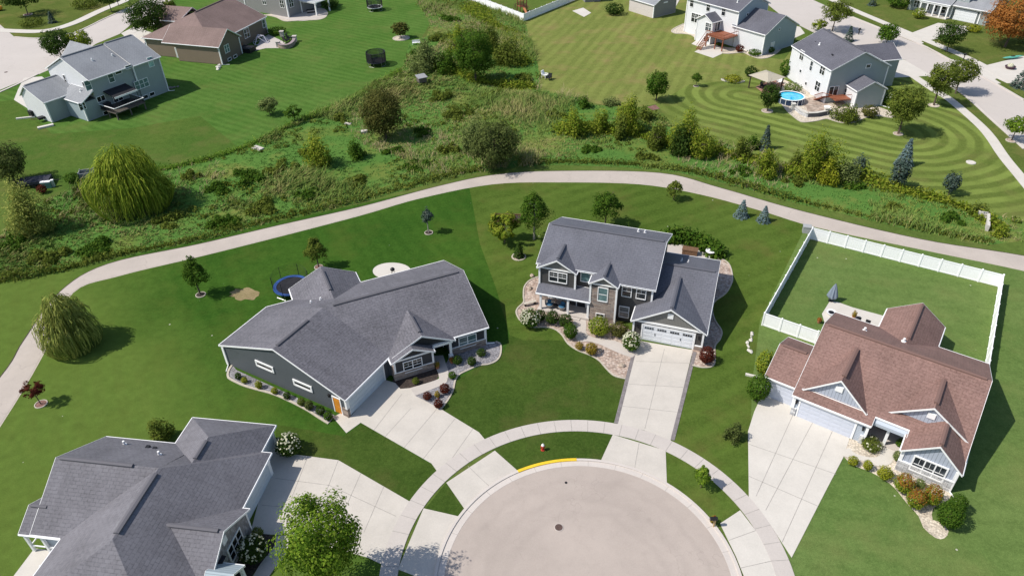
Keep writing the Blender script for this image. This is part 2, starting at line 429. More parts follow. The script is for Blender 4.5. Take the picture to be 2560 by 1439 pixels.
G_BASE = lawn('lawn_base', (.07, .115, .018), (.10, .15, .025), (.17, .15, .05))
YG_ = (.10, .158, .022)
G_B = lawn('lawn_deep_green', (.024, .076, .006), (.044, .104, .009), (.085, .11, .016), grain=11., dryamt=.4, stripes=28, sstr=.08, swidth=1.0, grad=(at(620, 850), at(330, 990), Vector(YG_)), flecks=True)
G_BS = lawn('lawn_front', (.034, .07, .008), (.058, .098, .013), (.11, .10, .03), grain=9., dryamt=.5, flecks=True)
G_C = lawn('lawn_olive', (.052, .095, .010), (.078, .125, .016), (.13, .115, .03), stripes=-62, sstr=.16, swidth=1.3, grain=9., flecks=True)
G_D = lawn('lawn_bright', (.085, .150, .03), (.122, .182, .044), (.17, .185, .055), grain=10., dryamt=.45, stripes=75, sstr=.07, swidth=1.0, flecks=True)
G_A = lawn('lawn_yellowgreen', YG_, (.125, .172, .018), (.18, .155, .04), grain=8., dryamt=.45)
G_FL = lawn('lawn_far_left', (.048, .122, .014), (.078, .15, .024), (.125, .15, .035), stripes=58, sstr=.2, swidth=.85, grain=7., dryamt=.5)
G_FE = lawn('lawn_far_dull', (.052, .112, .014), (.082, .13, .02), (.14, .13, .04), grain=5., dryamt=.55)  # slightly duller green than the far left lawn, without mower bands
G_H = lawn('lawn_dry', (.13, .165, .032), (.165, .19, .042), (.235, .18, .07), stripes=-22, sstr=.22, swidth=1.2, grain=7., dryamt=.85)
G_I = lawn('lawn_rings', (.082, .122, .018), (.125, .165, .03), (.17, .155, .05), ring=(at(1850, 238), at(2240, 330)), sstr=.62, swidth=1.3, grain=7.)
G_S = lawn('lawn_street', (.075, .112, .018), (.11, .14, .028), (.2, .165, .055), grain=7., dryamt=.6)

mb = MB(); R_ = 900
mb.add([(-R_, -R_*.5, 0), (R_, -R_*.5, 0), (R_, R_*1.4, 0), (-R_, R_*1.4, 0)], [(0, 1, 2, 3)])
struct('ground', mb, G_BASE)

def lot(name, px, mat, z=.004, sm=0): return struct(name, sheet(name, pix(px), z, mat, sm=sm), mat)
# near side of the trail
lot('lawn', [(-400, 700), (0, 690), (420, 600), (760, 540), (1170, 450), (1200, 610), (1240, 720), (1275, 840), (1300, 900), (1350, 980), (1300, 1075), (1200, 1120), (1050, 1170), (1095, 1165), (1000, 1300), (950, 1500), (0, 2300), (-900, 2300), (-400, 1400)], G_B)
lot('lawn', [(1275, 838), (1310, 850), (1560, 850), (1560, 1060), (1430, 1062), (1212, 1105), (1100, 1030), (1140, 950), (1260, 880)], G_BS, .008)
lot('lawn', [(1170, 450), (1340, 438), (1650, 440), (1800, 478), (2020, 555), (1900, 800), (1880, 960), (1868, 1260), (1680, 1110), (1560, 1060), (1560, 850), (1310, 850), (1275, 838), (1240, 720), (1200, 610)], G_C, .006)
lot('lawn', [(2020, 555), (2560, 650), (2900, 730), (3200, 1500), (2400, 2100), (1950, 1500), (1872, 1250), (1880, 960), (1900, 800)], G_D, .004)
lot('lawn', [(905, 1058), (1095, 1170), (1020, 1255), (850, 1152), (690, 1133), (690, 1060), (860, 1090)], G_BS, .010)
# between sidewalk and kerb
lot('verge', [(1120, 1200), (1060, 1275), (1150, 1300), (1165, 1268)], G_BS, .010)
lot('verge', [(1230, 1125), (1300, 1180), (1400, 1150), (1510, 1150), (1540, 1085), (1400, 1070), (1300, 1090)], G_BS, .010)
lot('verge', [(1660, 1120), (1666, 1210), (1730, 1250), (1780, 1305), (1800, 1310), (1855, 1275), (1745, 1165)], G_C, .010)
# beyond the trail
lot('lawn', [(-700, 470), (0, 440), (130, 500), (260, 445), (440, 420), (640, 350), (760, 300), (900, 225), (1010, 165), (1075, 60), (1040, -20), (840, -90), (440, -30), (380, 80), (300, 100), (-500, 280)], G_FL, .004)
lot('lawn', [(-700, 470), (0, 445), (130, 500), (260, 445), (440, 420), (600, 372), (500, 290), (330, 320), (130, 335), (40, 250), (-500, 300)], G_FE, .006)
lot('lawn', [(1310, 60), (1460, -40), (1700, -60), (1760, 120), (1960, 150), (1990, 110), (2010, 160), (1950, 190), (1720, 215), (1640, 260), (1560, 275), (1430, 245), (1350, 230), (1345, 160)], G_H, .004)
lot('lawn', [(1640, 262), (1720, 212), (1950, 188), (2000, 120), (2300, 190), (2440, 300), (2580, 480), (2900, 760), (2560, 570), (2350, 500), (2100, 445), (1900, 395), (1700, 335)], G_I, .006)
lot('lawn', [(2000, -90), (2060, 0), (2276, 80), (2461, 165), (2560, 216), (2900, 360), (3000, -80)], G_S, .002)
lot('lawn', [(0, -60), (-60, 40), (35, 82), (110, 75), (330, 2), (420, -60)], G_S, .002)
lot('verge', [(30, 80), (110, 80), (330, 10), (345, -10), (360, -5), (330, 15), (190, 78), (105, 95), (40, 94)], G_S, .006)

# meadow ground
MEADOW = [(-500, 700), (0, 590), (60, 520), (130, 495), (240, 448), (430, 421), (600, 374), (645, 350), (750, 302), (880, 250), (930, 212), (1008, 172), (1022, 110), (1066, 92), (1077, 60), (1050, 20), (1030, -40), (1150, -20), (1312, 54), (1325, 100), (1345, 165), (1352, 228), (1440, 244), (1480, 262), (1560, 268), (1640, 285), (1700, 332), (1790, 352), (1900, 392), (2000, 430), (2100, 442), (2250, 472), (2350, 497), (2450, 525), (2570, 560), (2580, 600), (2470, 612), (2300, 580), (2000, 510), (1850, 467), (1700, 432), (1560, 418), (1400, 412), (1300, 417), (1200, 430), (1100, 452), (900, 505), (700, 552), (500, 603), (300, 643), (150, 682), (0, 707), (-500, 800)]
G_M = meadowmat('meadow_soil', [(.25, (.14, .155, .04)), (.4, (.12, .17, .038)), (.48, (.075, .16, .034)), (.55, (.085, .17, .036)), (.62, (.15, .18, .045)), (.74, (.25, .22, .10))], .07)
lot('meadow_ground', MEADOW, G_M, .012)
DRY = lawn('worn_grass', (.22, .17, .08), (.30, .23, .12), (.16, .15, .05), grain=6.)
struct('worn_grass_patch', sheet('p', [at(612+36*math.cos(t/10*math.pi)*(1+.14*math.sin(3*t)), 735+15*math.sin(t/10*math.pi)*(1+.2*math.cos(2*t))) for t in range(20)], .016, DRY, sm=2), DRY)

# trail
tn = [(-300, 1500), (0, 1062), (110, 878), (180, 732), (300, 688), (500, 640), (700, 590), (900, 538), (1050, 495), (1230, 460), (1400, 455), (1600, 460), (1750, 485), (1900, 525), (2040, 567), (2300, 622), (2560, 676), (2900, 755)]
tf = [(-300, 1290), (0, 945), (60, 852), (150, 730), (270, 660), (500, 610), (700, 563), (900, 518), (1100, 465), (1240, 437), (1400, 428), (1650, 433), (1800, 470), (2000, 527), (2300, 598), (2560, 640), (2900, 708)]
struct('trail', sheet('trail', smooth(pix(tn), 6)+smooth(pix(tf), 6)[::-1], .03, PATHM, .1), PATHM)
for px, off in ((tn, 1), (tf, -1)):
    mb = MB(); strip(mb, smooth(pix(px), 5), .3, .016); struct('trail_edge', mb, MULCH if off < 0 else EDGE)

# cul-de-sac
CC = (5.43, 31.96)
mb = MB(); ring(mb, CC, 0.01, 11.33, .02); mb.add([(CC[0]-5, CC[1], .024), (CC[0]-5, -60, .024), (CC[0]+5, -60, .024), (CC[0]+5, CC[1], .024)], [(0, 1, 2, 3)])
struct('cul_de_sac_street', mb, ASPH)
mb = MB(); ring(mb, CC, 11.3, 11.88, .034, -60, 240, h=.2); ring(mb, CC, 11.88, 12.12, .12, -60, 240, h=.3)
for k in range(24):
    t = math.radians(-50+k*12.2); mb.bar((CC[0]+11.3*math.cos(t), CC[1]+11.3*math.sin(t), .034), (CC[0]+11.9*math.cos(t), CC[1]+11.9*math.sin(t), .036), .014, 4, 1)
struct('kerb', mb, [KERB, JOINT])
a_ = [math.degrees(math.atan2(p.y-CC[1], p.x-CC[0])) for p in (at(1293, 1176), at(1441, 1146))]
mb = MB(); ring(mb, CC, 11.86, 12.14, .135, a_[1], a_[0], 20, h=.1); struct('yellow_kerb_paint', mb, YELLOW)
SWC = (5.33, 32.58)
mb = MB(); ring(mb, SWC, 14.9, 16.36, .05, -40, 220, h=.15)
for k in range(44):
    t = math.radians(-38+k*5.8); c_, s_ = math.cos(t), math.sin(t)
    mb.add([(SWC[0]+r*c_-q*s_, SWC[1]+r*s_+q*c_, .054) for r, q in ((14.9, -.025), (16.36, -.025), (16.36, .025), (14.9, .025))], [(0, 1, 2, 3)], 1)
struct('sidewalk', mb, [CONC2, JOINT])

def drive(name, px, joints=(), mat=CONC, z=.042, jw=.05):
    mb = sheet(name, pix(px), z, mat, .1)
    for a, b in joints: strip(mb, [at(*a), at(*b)], jw, z+.004, mi=1)
    return struct(name, mb, [mat, JOINT])
drive('driveway', [(872, 1046), (958, 948), (988, 957), (1001, 972), (1025, 970), (1038, 989), (1102, 1022), (1182, 1071), (1197, 1080), (1214, 1100), (1150, 1145), (1096, 1182), (1079, 1158), (1060, 1147), (902, 1056)],
      [((962, 1092), (1028, 1020)), ((1010, 1119), (1094, 1020)), ((1058, 1147), (1138, 1046)), ((1120, 1160), (1182, 1072)), ((935, 1075), (1005, 985))])
drive('walkway', [(832, 1042), (866, 1082), (902, 1056), (888, 1048), (874, 1046), (853, 1032)], z=.036)
drive('driveway_apron', [(1116, 1206), (1237, 1126), (1295, 1177), (1222, 1216), (1161, 1271)], [((1170, 1165), (1224, 1216))], z=.040)
struct('walkway', sheet('w', smooth(pix([(1025, 970), (1090, 950), (1097, 940), (1091, 921), (1080, 890)]), 5)+smooth(pix([(1108, 888), (1115, 910), (1121, 928), (1119, 947), (1108, 961), (1038, 989)]), 5), .046, CONC2, .1), CONC2)
drive('driveway', [(1599, 852), (1732, 875), (1676, 1103), (1610, 1075), (1543, 1060), (1591, 876)],
      [((1661, 872), (1612, 1072)), ((1590, 903), (1723, 908)), ((1572, 960), (1708, 968)), ((1556, 1015), (1693, 1030))])
mb = MB(); strip(mb, pix([(1588, 868), (1540, 1058)]), .38, .046); strip(mb, pix([(1737, 880), (1681, 1100)]), .38, .046)
struct('driveway_border', mb, plain('grey_paver', (.2, .18, .18), .85, .25, 3))
drive('driveway_apron', [(1532, 1086), (1664, 1126), (1667, 1207), (1586, 1169), (1503, 1149)], [((1598, 1105), (1587, 1168))], z=.040)
drive('driveway', [(1905, 985), (1970, 1005), (2125, 1092), (2108, 1143), (2065, 1225), (1979, 1393), (1925, 1310), (1872, 1244), (1870, 1078), (1885, 1030)],
      [((2040, 1040), (1914, 1275)), ((1990, 1020), (1890, 1240)), ((2085, 1068), (1955, 1355)), ((1872, 1110), (2090, 1185)), ((1872, 1190), (2045, 1265))], CONC3)
drive('driveway_apron', [(1850, 1275), (1945, 1398), (1975, 1460), (1862, 1445), (1840, 1390), (1800, 1308)], [((1822, 1350), (1905, 1320)), ((1848, 1420), (1945, 1398))], CONC3, .040)
drive('driveway', [(680, 1128), (846, 1150), (1026, 1254), (1003, 1300), (953, 1409), (920, 1393), (720, 1338), (626, 1332)],
      [((770, 1140), (692, 1340)), ((846, 1150), (800, 1270)), ((902, 1183), (820, 1370)), ((960, 1215), (910, 1330)), ((688, 1195), (824, 1213)), ((824, 1213), (990, 1290)), ((655, 1262), (735, 1270))])
drive('driveway_apron', [(1059, 1270), (1146, 1290), (1116, 1340), (1093, 1402), (1087, 1442), (1040, 1440), (995, 1422)], z=.040)
struct('walkway', sheet('w', smooth(pix([(722, 1336), (720, 1368), (708, 1394), (673, 1439), (600, 1560)]), 4)+smooth(pix([(560, 1560), (633, 1439), (652, 1408), (685, 1366), (691, 1340)]), 4), .046, CONC2, .1), CONC2)

# streets far left and far right
mb = sheet('s', pix([(-400, 190), (0, 62), (35, 92), (105, 96), (190, 80), (260, 48), (330, 16), (365, -6), (470, -60), (510, -60), (440, -8), (372, 40), (325, 64), (300, 85), (240, 110), (180, 150), (95, 187), (0, 225), (-400, 380)]), .02, ASPH2); struct('street', mb, ASPH2)
mb = MB(); strip(mb, smooth(pix([(-30, 74), (30, 78), (110, 78), (180, 60), (250, 28), (330, -6), (420, -55)]), 5), 2.6, .03, .04); struct('sidewalk', mb, CONC3)
mb = MB(); strip(mb, smooth(pix([(-90, 268), (20, 222), (95, 186)]), 5), .5, .02, .1); strip(mb, smooth(pix([(36, 93), (105, 96), (190, 80), (260, 48), (330, 16), (365, -6)]), 5), .4, .02, .1); struct('kerb', mb, KERB)
drive('driveway', [(60, 195), (105, 192), (135, 215), (75, 275), (35, 250), (45, 225)], mat=CONC3)
drive('driveway', [(303, 84), (335, 68), (420, 95), (400, 130), (350, 125)], mat=CONC3)
mb = MB(); strip(mb, pix([(328, 82), (420, 45)]), 1.7, .03, .04); struct('sidewalk', mb, CONC3)
mb = sheet('s', pix([(1800, -110), (1880, -20), (1960, 45), (2080, 105), (2240, 141), (2322, 190), (2400, 230), (2480, 300), (2560, 372), (2900, 660), (3100, 520), (2700, 310), (2560, 252), (2487, 210), (2373, 150), (2300, 112), (2200, 72), (2130, 44), (2000, -14), (1920, -70)]), .02, ASPH2); struct('street', mb, ASPH2)
mb = MB(); strip(mb, smooth(pix([(1940, -60), (2075, -2), (2130, 24), (2280, 87), (2400, 137), (2470, 172), (2560, 220), (2750, 300)]), 4), 2.0, .03, .04); struct('sidewalk', mb, CONC3)
mb = MB(); strip(mb, smooth(pix([(2285, 192), (2340, 229), (2375, 250), (2440, 305), (2475, 342), (2510, 393), (2565, 460), (2760, 700)]), 4), 1.7, .03, .04); struct('sidewalk', mb, CONC3)
mb = MB(); strip(mb, smooth(pix([(2322, 191), (2400, 231), (2480, 301), (2560, 373)]), 5), .45, .02, .1); strip(mb, smooth(pix([(2130, 43), (2200, 71), (2300, 111), (2373, 149), (2487, 209), (2560, 251)]), 5), .45, .02, .1); struct('kerb', mb, KERB)
for px in ([(2126, 34), (2134, 31), (2208, 63), (2204, 69)], [(2303, 104), (2309, 102), (2375, 137), (2368, 146)], [(2487, 199), (2492, 197), (2562, 230), (2556, 244)]):
    lot('verge', px, G_S, .05)
lot('verge', [(2240, 144), (2262, 150), (2272, 160), (2250, 160)], G_S, .03)
lot('verge', [(2372, 246), (2400, 232), (2480, 302), (2560, 374), (2560, 425), (2500, 365), (2440, 300)], G_S, .012)
drive('driveway', [(2276, 84), (2345, 58), (2430, 68), (2412, 84), (2330, 100), (2300, 112), (2210, 74)], mat=CONC3)
drive('driveway', [(2461, 165), (2570, 138), (2600, 205), (2487, 210), (2440, 180), (2373, 148)], mat=CONC3)
drive('driveway', [(2228, 146), (2260, 150), (2330, 190), (2226, 195), (2215, 170)], mat=CONC3)
drive('driveway', [(1963, 60), (2000, 68), (2012, 84), (1978, 100), (1958, 95)], mat=CONC3)
drive('driveway', [(1690, 2), (1712, -12), (1700, -2), (1690, 16)], mat=CONC3)

# planted beds with their edging
def bed(name, px, mat, z=.02, sm=4, edge=None, ez=.03, eh=.09, ew=.16, emat=EDGE):
    pts = smooth(pix(px), sm, True) if sm else pix(px)
    mb = sheet(name, pts, z, mat)
    if edge:
        strip(mb, smooth(pix(edge), 6), ew, 0, eh, 1)
    return struct(name, mb, [mat, emat])
zc = lambda x, y: (1280+x/4.497, 640+y/4.497)
zc3 = lambda x, y: (1260+x/2.998, 520+y/2.998)
e_ = [zc(*p) for p in [(330, 225), (210, 268), (140, 345), (128, 450), (130, 520), (62, 590), (50, 650), (110, 745), (210, 795), (380, 800), (480, 822), (560, 885), (630, 985), (740, 1060), (880, 1115), (980, 1175), (1060, 1265), (1150, 1345), (1275, 1378)]]
bed('gravel_bed', e_+[zc(*p) for p in [(1330, 1200), (1390, 1000), (1350, 850), (1150, 700), (700, 400)]], TAN, .02, 0, e_)
bed('walkway', [zc(*p) for p in [(690, 725), (830, 725), (830, 850), (880, 905), (1000, 930), (1150, 950), (1290, 1010), (1395, 1060), (1350, 1140), (1150, 1070), (1000, 1000), (850, 960), (740, 960), (700, 850)]], CONC2, .05, 2)
e_ = [zc3(*p) for p in [(1560, 380), (1640, 388), (1690, 430), (1712, 520), (1700, 575), (1660, 640), (1580, 700), (1560, 760), (1580, 840), (1630, 920), (1620, 980), (1580, 1040), (1575, 1170), (1500, 1195), (1410, 1178)]]
bed('gravel_bed', e_+[zc3(*p) for p in [(1405, 1060), (1500, 1000), (1560, 700), (1500, 400)]], TAN, .02, 0, e_)
lot('patio', [(1650, 615), (1720, 605), (1775, 640), (1800, 690), (1690, 700)], CONC2, .03)
zb = lambda x, y: (900+x/5.534, 800+y/5.534)
bed('mulch_bed', [(980, 950), (988, 959), (1001, 972), (1025, 970), (1090, 950), (1097, 940), (1091, 921), (1080, 900)], MULCH, .02, 0)
e_ = [zb(*p) for p in [(1880, 300), (1945, 340), (1945, 470), (1890, 560), (1780, 610), (1640, 630), (1500, 690), (1380, 750), (1320, 830), (1290, 960), (1220, 1100), (1120, 1230)]]
bed('gravel_bed', e_+[zb(*p) for p in [(765, 1045), (1150, 890), (1215, 810), (1215, 700), (1190, 600), (1300, 420), (1700, 300)]], GREYG, .02, 0, e_)
zs = lambda x, y: (560+x/7.194, 900+y/7.194)
e_ = [zs(*p) for p in [(150, 90), (90, 180), (70, 280), (120, 345), (350, 455), (600, 530), (900, 615), (1200, 745), (1500, 900), (1700, 1030), (1880, 1140)]]
bed('gravel_bed', e_+[zs(*p) for p in [(2000, 1000), (1900, 940), (230, 180)]], GREYG, .02, 0, e_, ew=.22)
zd = lambda x, y: (2060+x/4.233, 1020+y/4.233)
bed('gravel_bed', [zd(*p) for p in [(200, 500), (340, 615), (450, 655), (560, 710), (700, 800), (790, 895), (880, 1010), (1000, 1140), (1050, 1260), (1180, 1370), (1270, 1375), (1318, 1300), (1240, 1200), (1150, 1180), (1160, 1050), (1330, 960), (1300, 850), (900, 640), (800, 450), (600, 330), (260, 330)]], TAN2, .02, 2)
bed('walkway', [zd(*p) for p in [(190, 500), (260, 420), (330, 480), (480, 520), (570, 510), (620, 440), (660, 390), (750, 440), (740, 520), (700, 590), (600, 615), (520, 600), (400, 555)]], CONC3, .05, 3)
bed('mulch_bed', [(622, 1330), (690, 1341), (685, 1366), (652, 1408), (600, 1470), (560, 1439), (590, 1360)], MULCH, .02, 2)
zi = lambda x, y: (1860+x/6.4, 160+y/6.4)
e_ = [zi(*p) for p in [(540, 590), (620, 660), (700, 765), (800, 850), (880, 910), (960, 935), (1150, 915), (1320, 880), (1450, 915), (1580, 945), (1750, 940), (1900, 875), (2050, 835), (2200, 838), (2350, 862), (2430, 850)]]
bed('gravel_bed', e_+[zi(*p) for p in [(2350, 760), (2160, 690), (1800, 640), (1400, 480), (900, 380), (640, 250), (560, 400)]], TAN2, .02, 0, e_, ew=.25)
bed('patio', [zi(*p) for p in [(900, 640), (1000, 700), (1010, 760), (1130, 770), (1340, 730), (1350, 600), (1250, 500), (980, 560)]], gravel('tan_pavers', [(.36, .27, .21), (.45, .35, .28), (.5, .41, .34)], 1.6), .04, 0)
bed('patio', [zi(*p) for p in [(180, 370), (330, 490), (560, 440), (640, 330), (600, 250), (330, 300)]], gravel('red_pavers', [(.3, .14, .1), (.4, .2, .15), (.45, .27, .2)], 1.6), .04, 0)
zh = lambda x, y: (1680+x/8, y/8)
e_ = [zh(*p) for p in [(240, 480), (100, 545), (10, 600), (0, 640), (80, 675), (230, 680), (370, 700), (440, 740), (500, 800)]]
bed('gravel_bed', e_+[zh(*p) for p in [(700, 830), (300, 600)]], TAN2, .02, 0, e_, ew=.3)
e_ = [zh(*p) for p in [(990, 1070), (1130, 1078), (1300, 1065), (1440, 1062), (1560, 1115), (1700, 1165), (1820, 1175), (1950, 1145), (2090, 1065), (2170, 980), (2210, 860), (2330, 800), (2420, 755)]]
bed('gravel_bed', e_+[zh(*p) for p in [(2310, 690), (1900, 900), (1700, 1000), (1000, 940)]], TAN2, .02, 0, e_, ew=.3)
drive('patio', [zh(*p) for p in [(500, 800), (390, 882), (600, 960), (450, 1040), (820, 1163), (1000, 1080), (1020, 960), (760, 860)]], mat=CONC3)
drive('patio', [(636, 128), (652, 100), (671, 87), (697, 99), (714, 108), (696, 121), (665, 121)], mat=CONC2)
struct('patio', sheet('p', [at(980+48*math.cos(t/16*math.pi), 678+21*math.sin(t/16*math.pi)) for t in range(32)], .06, CONC3, .08), CONC3)
zp = lambda x, y: (2020+x/9.846, 720+y/9.846)
bed('patio', [zp(*p) for p in [(450, 1000), (340, 640), (520, 350), (600, 325), (720, 345), (1100, 480), (1870, 690), (1900, 1000)]], CONC3, .05, 0)
drive('patio', [zz for zz in [(1431, 28), (1458, 20), (1478, 33), (1460, 43)]], mat=CONC3)
bed('patio', [(678, 40), (720, 28), (800, 20), (820, 33), (805, 45), (770, 52), (735, 52)], CONC2, .03, 3)
e_ = [(660, 38), (675, 40), (692, 44), (712, 53), (735, 53), (760, 51), (795, 50), (812, 44), (818, 34)]
bed('gravel_bed', e_+[(790, 20), (720, 30)], TAN2, .02, 0, e_, ew=.5)
# ------------------------------------------------------------------ houses
R_GREY = shingles('grey_shingles', (.088, .085, .098), (.15, .145, .165), (.21, .205, .23))
R_SLATE = shingles('slate_shingles', (.105, .108, .13), (.135, .138, .165), (.16, .162, .19))
R_BROWN = shingles('brown_shingles', (.16, .092, .078), (.24, .142, .122), (.31, .20, .17))
R_DGREY = shingles('smooth_grey_shingles', (.12, .115, .13), (.175, .17, .19), (.2, .195, .215))
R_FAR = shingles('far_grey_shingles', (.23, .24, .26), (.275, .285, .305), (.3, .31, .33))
R_FARB = shingles('far_brown_shingles', (.17, .115, .10), (.225, .155, .14), (.25, .185, .17))
R_DK = shingles('dark_shingles', (.085, .085, .105), (.12, .12, .145), (.15, .15, .175))
S_BLUE = siding('slate_blue_siding', (.10, .112, .125)); S_DARK = siding('charcoal_siding', (.075, .072, .07)); S_TAUPE = siding('taupe_siding', (.155, .135, .115))
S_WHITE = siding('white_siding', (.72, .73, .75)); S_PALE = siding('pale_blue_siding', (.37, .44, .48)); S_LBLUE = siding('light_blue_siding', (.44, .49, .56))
S_SAGE = siding('grey_green_siding', (.33, .375, .38)); S_BROWN = siding('brown_siding', (.17, .135, .105)); S_GREY = siding('grey_siding', (.25, .245, .245)); S_BEIGE = siding('beige_siding', (.6, .55, .52))
BATTEN = siding('grey_battens', (.19, .185, .175), .16, True); BATTEN_B = siding('blue_battens', (.40, .44, .52), .3, True); BATTEN_D = siding('dark_battens', (.03, .032, .036), .3, True)
STONE_T = stone('tan_ledgestone', [(.16, .12, .10), (.30, .22, .18), (.42, .33, .27), (.22, .20, .20)])
STONE_G = stone('grey_ledgestone', [(.32, .33, .36), (.55, .56, .58), (.72, .72, .73), (.42, .41, .42)], .8, .15)
SHAKE = stone('grey_shakes', [(.16, .15, .16), (.26, .25, .26), (.36, .35, .37)], .25, .3)
ORANGE = plain('orange_door_paint', (.62, .25, .03), .4, .1); DOORW = plain('white_door_paint', (.72, .74, .77), .4, .03); DOORD = plain('dark_door_paint', (.03, .03, .035), .4, .1)
GAR_B = plain('pale_garage_paint', (.55, .60, .64), .4, .03)

class House:
    def __init__(s, name, label, org, ang, roof, wall, cat='house'):
        s.root = thing(name, label, cat, (org[0], org[1], 0), math.radians(ang))
        s.rm, s.wm = roof, wall; s.wall = MB(); s.rv = []; s.fr(0, 0, 0)
    def fr(s, dx, dy, da):
        s.M = Matrix.Translation((dx, dy, 0)) @ Matrix.Rotation(math.radians(da), 4, 'Z'); s.da = math.radians(da)
        return s
    def P(s, x, y, z): return s.M @ Vector((x, y, z))
    def wm_(s): return Matrix.Translation(s.root.location) @ Matrix.Rotation(s.root.rotation_euler.z, 4, 'Z') @ s.M
    def hit(s, face, pl, px, py):
        """where a sight line meets this wall: (along the wall, height)"""
        inv = s.wm_().inverted(); o = inv @ Vector((0, 0, CAM_H)); d = inv.to_3x3() @ ray(px, py)
        k = 1 if face in 'SN' else 0
        t = (pl-o[k])/d[k]; p = o+d*t
        return (p.x if k == 1 else p.y), p.z
    # ---- roofs
    def roof(s, polys, mat=None, name='roof', t=.15, fascia=.17, trim=None, skip=None):
        inv = s.M.inverted()
        mb = MB(); uvs = []; polys = [[s.P(*p) for p in q] for q in polys]; edges = {}
        key = lambda p: (round(p.x, 2), round(p.y, 2), round(p.z, 2))
        for q in polys:
            nrm = (q[1]-q[0]).cross(q[2]-q[0]).normalized()
            if nrm.z < 0: q.reverse(); nrm = -nrm
            h = Vector((-nrm.y, nrm.x, 0)); h = h.normalized() if h.length > 1e-4 else Vector((1, 0, 0)); u = nrm.cross(h)
            mb.add(q, [tuple(range(len(q)))], 0); uvs.append([(p.dot(h), p.dot(u)) for p in q])
            low = [p-Vector((0, 0, t)) for p in q]; mb.add(low[::-1], [tuple(range(len(q)))], 1); uvs.append([(0, 0)]*len(q))
            for i in range(len(q)):
                a, b = q[i], q[(i+1) % len(q)]; e = frozenset((key(a), key(b))); edges.setdefault(e, []).append((a, b))
        for e, l in edges.items():
            if len(l) == 1 and len(e) == 2:
                a, b = l[0]
                if skip and skip(inv @ ((a+b)/2)): continue
                dn = Vector((0, 0, fascia)); out = (b-a).cross(Vector((0, 0, 1))).normalized()*.03; up = Vector((0, 0, .02))
                mb.add([a+out-dn, b+out-dn, b+out+up, a+out+up], [(0, 1, 2, 3)], 1); uvs.append([(0, 0)]*4)
                lv = abs(a.z-b.z) < .05; k_ = 1.6 if lv else .1
                mb.add([a+out+up, b+out+up, b-out*k_+up, a-out*k_+up], [(0, 1, 2, 3)], 1); uvs.append([(0, 0)]*4)
                if lv: mb.add([a+out*2.6-up*2, b+out*2.6-up*2, b+out+up, a+out+up], [(0, 1, 2, 3)], 1); uvs.append([(0, 0)]*4)
                mb.add([b-dn-out, a-dn-out, a-dn+out, b-dn+out], [(0, 1, 2, 3)], 1); uvs.append([(0, 0)]*4)
        o = mb.build(name, [mat or s.rm, trim or WHITE], s.root)
        l = o.data.uv_layers.new(name='UVMap'); flat = [c for f in uvs for p in f for c in p]; l.data.foreach_set('uv', flat)
        return o
    def gx(s, x0, x1, y0, y1, ze, zr, yr=None, hipL=0, hipR=0, **k):
        yr = (y0+y1)/2 if yr is None else yr; a, b = x0+hipL, x1-hipR
        ps = [[(x0, y0, ze), (x1, y0, ze), (b, yr, zr), (a, yr, zr)], [(x1, y1, ze), (x0, y1, ze), (a, yr, zr), (b, yr, zr)]]
        if hipL: ps.append([(x0, y1, ze), (x0, y0, ze), (a, yr, zr)])
        if hipR: ps.append([(x1, y0, ze), (x1, y1, ze), (b, yr, zr)])
        return s.roof(ps, **k)
    def gy(s, x0, x1, y0, y1, ze, zr, xr=None, hipF=0, hipB=0, **k):
        xr = (x0+x1)/2 if xr is None else xr; a, b = y0+hipF, y1-hipB
        ps = [[(x0, y0, ze), (x0, y1, ze), (xr, b, zr), (xr, a, zr)], [(x1, y0, ze), (x1, y1, ze), (xr, b, zr), (xr, a, zr)]]
        if hipF: ps.append([(x0, y0, ze), (x1, y0, ze), (xr, a, zr)])
        if hipB: ps.append([(x0, y1, ze), (x1, y1, ze), (xr, b, zr)])
        return s.roof(ps, **k)
    def vent(s, a, b, w=.34, h=.13, mat=None):
        """ridge vent: a raised shingled cap along the ridge"""
        a = s.P(*a); b = s.P(*b); d = (b-a).normalized(); n = Vector((-d.y, d.x, 0)).normalized()*w/2; up = Vector((0, 0, h)); dn = Vector((0, 0, -.06))
        mb = MB(); sec = [n+dn, n+up*.55, up, -n+up*.55, -n+dn]
        mb.add([a+q for q in sec]+[b+q for q in sec], [(i, i+1, 6+i, 5+i) for i in range(4)]+[(4, 3, 2, 1, 0), (5, 6, 7, 8, 9)])
        return mb.build('ridge_vent', mat or s.rm, s.root)
    def pipe(s, x, y, z, r=.09, h=.35, mat=None):
        mb = MB(); p = s.P(x, y, z); mb.bar(p-Vector((0, 0, .2)), p+Vector((0, 0, h)), r, 8); mb.bar(p-Vector((0, 0, .1)), p+Vector((0, 0, .04)), r*1.9, 8)
        return mb.build('roof_vent', mat or WHITE, s.root)
    def boxvent(s, x, y, z):
        mb = MB(); p = s.P(x, y, z); mb.box(p.x-.17, p.x+.17, p.y-.17, p.y+.17, p.z-.15, p.z+.1); return mb.build('roof_vent', BLACK, s.root)
    # ---- walls
    def box(s, x0, x1, y0, y1, z0, z1): s.wall.prism([tuple(s.P(*p, 0)[:2]) for p in ((x0, y0), (x1, y0), (x1, y1), (x0, y1))], z0, z1)
    def fp(s, poly, z0, z1): s.wall.prism([tuple(s.P(*p, 0)[:2]) for p in poly], z0, z1)
    def penta_x(s, x0, x1, y0, y1, z0, ze, zr, yr=None):   # gabled body, ridge along x
        yr = (y0+y1)/2 if yr is None else yr
        s.wall.extrude([s.P(x0, y, z) for y, z in ((y0, z0), (y0, ze), (yr, zr), (y1, ze), (y1, z0))], s.P(x1, 0, 0)-s.P(x0, 0, 0))
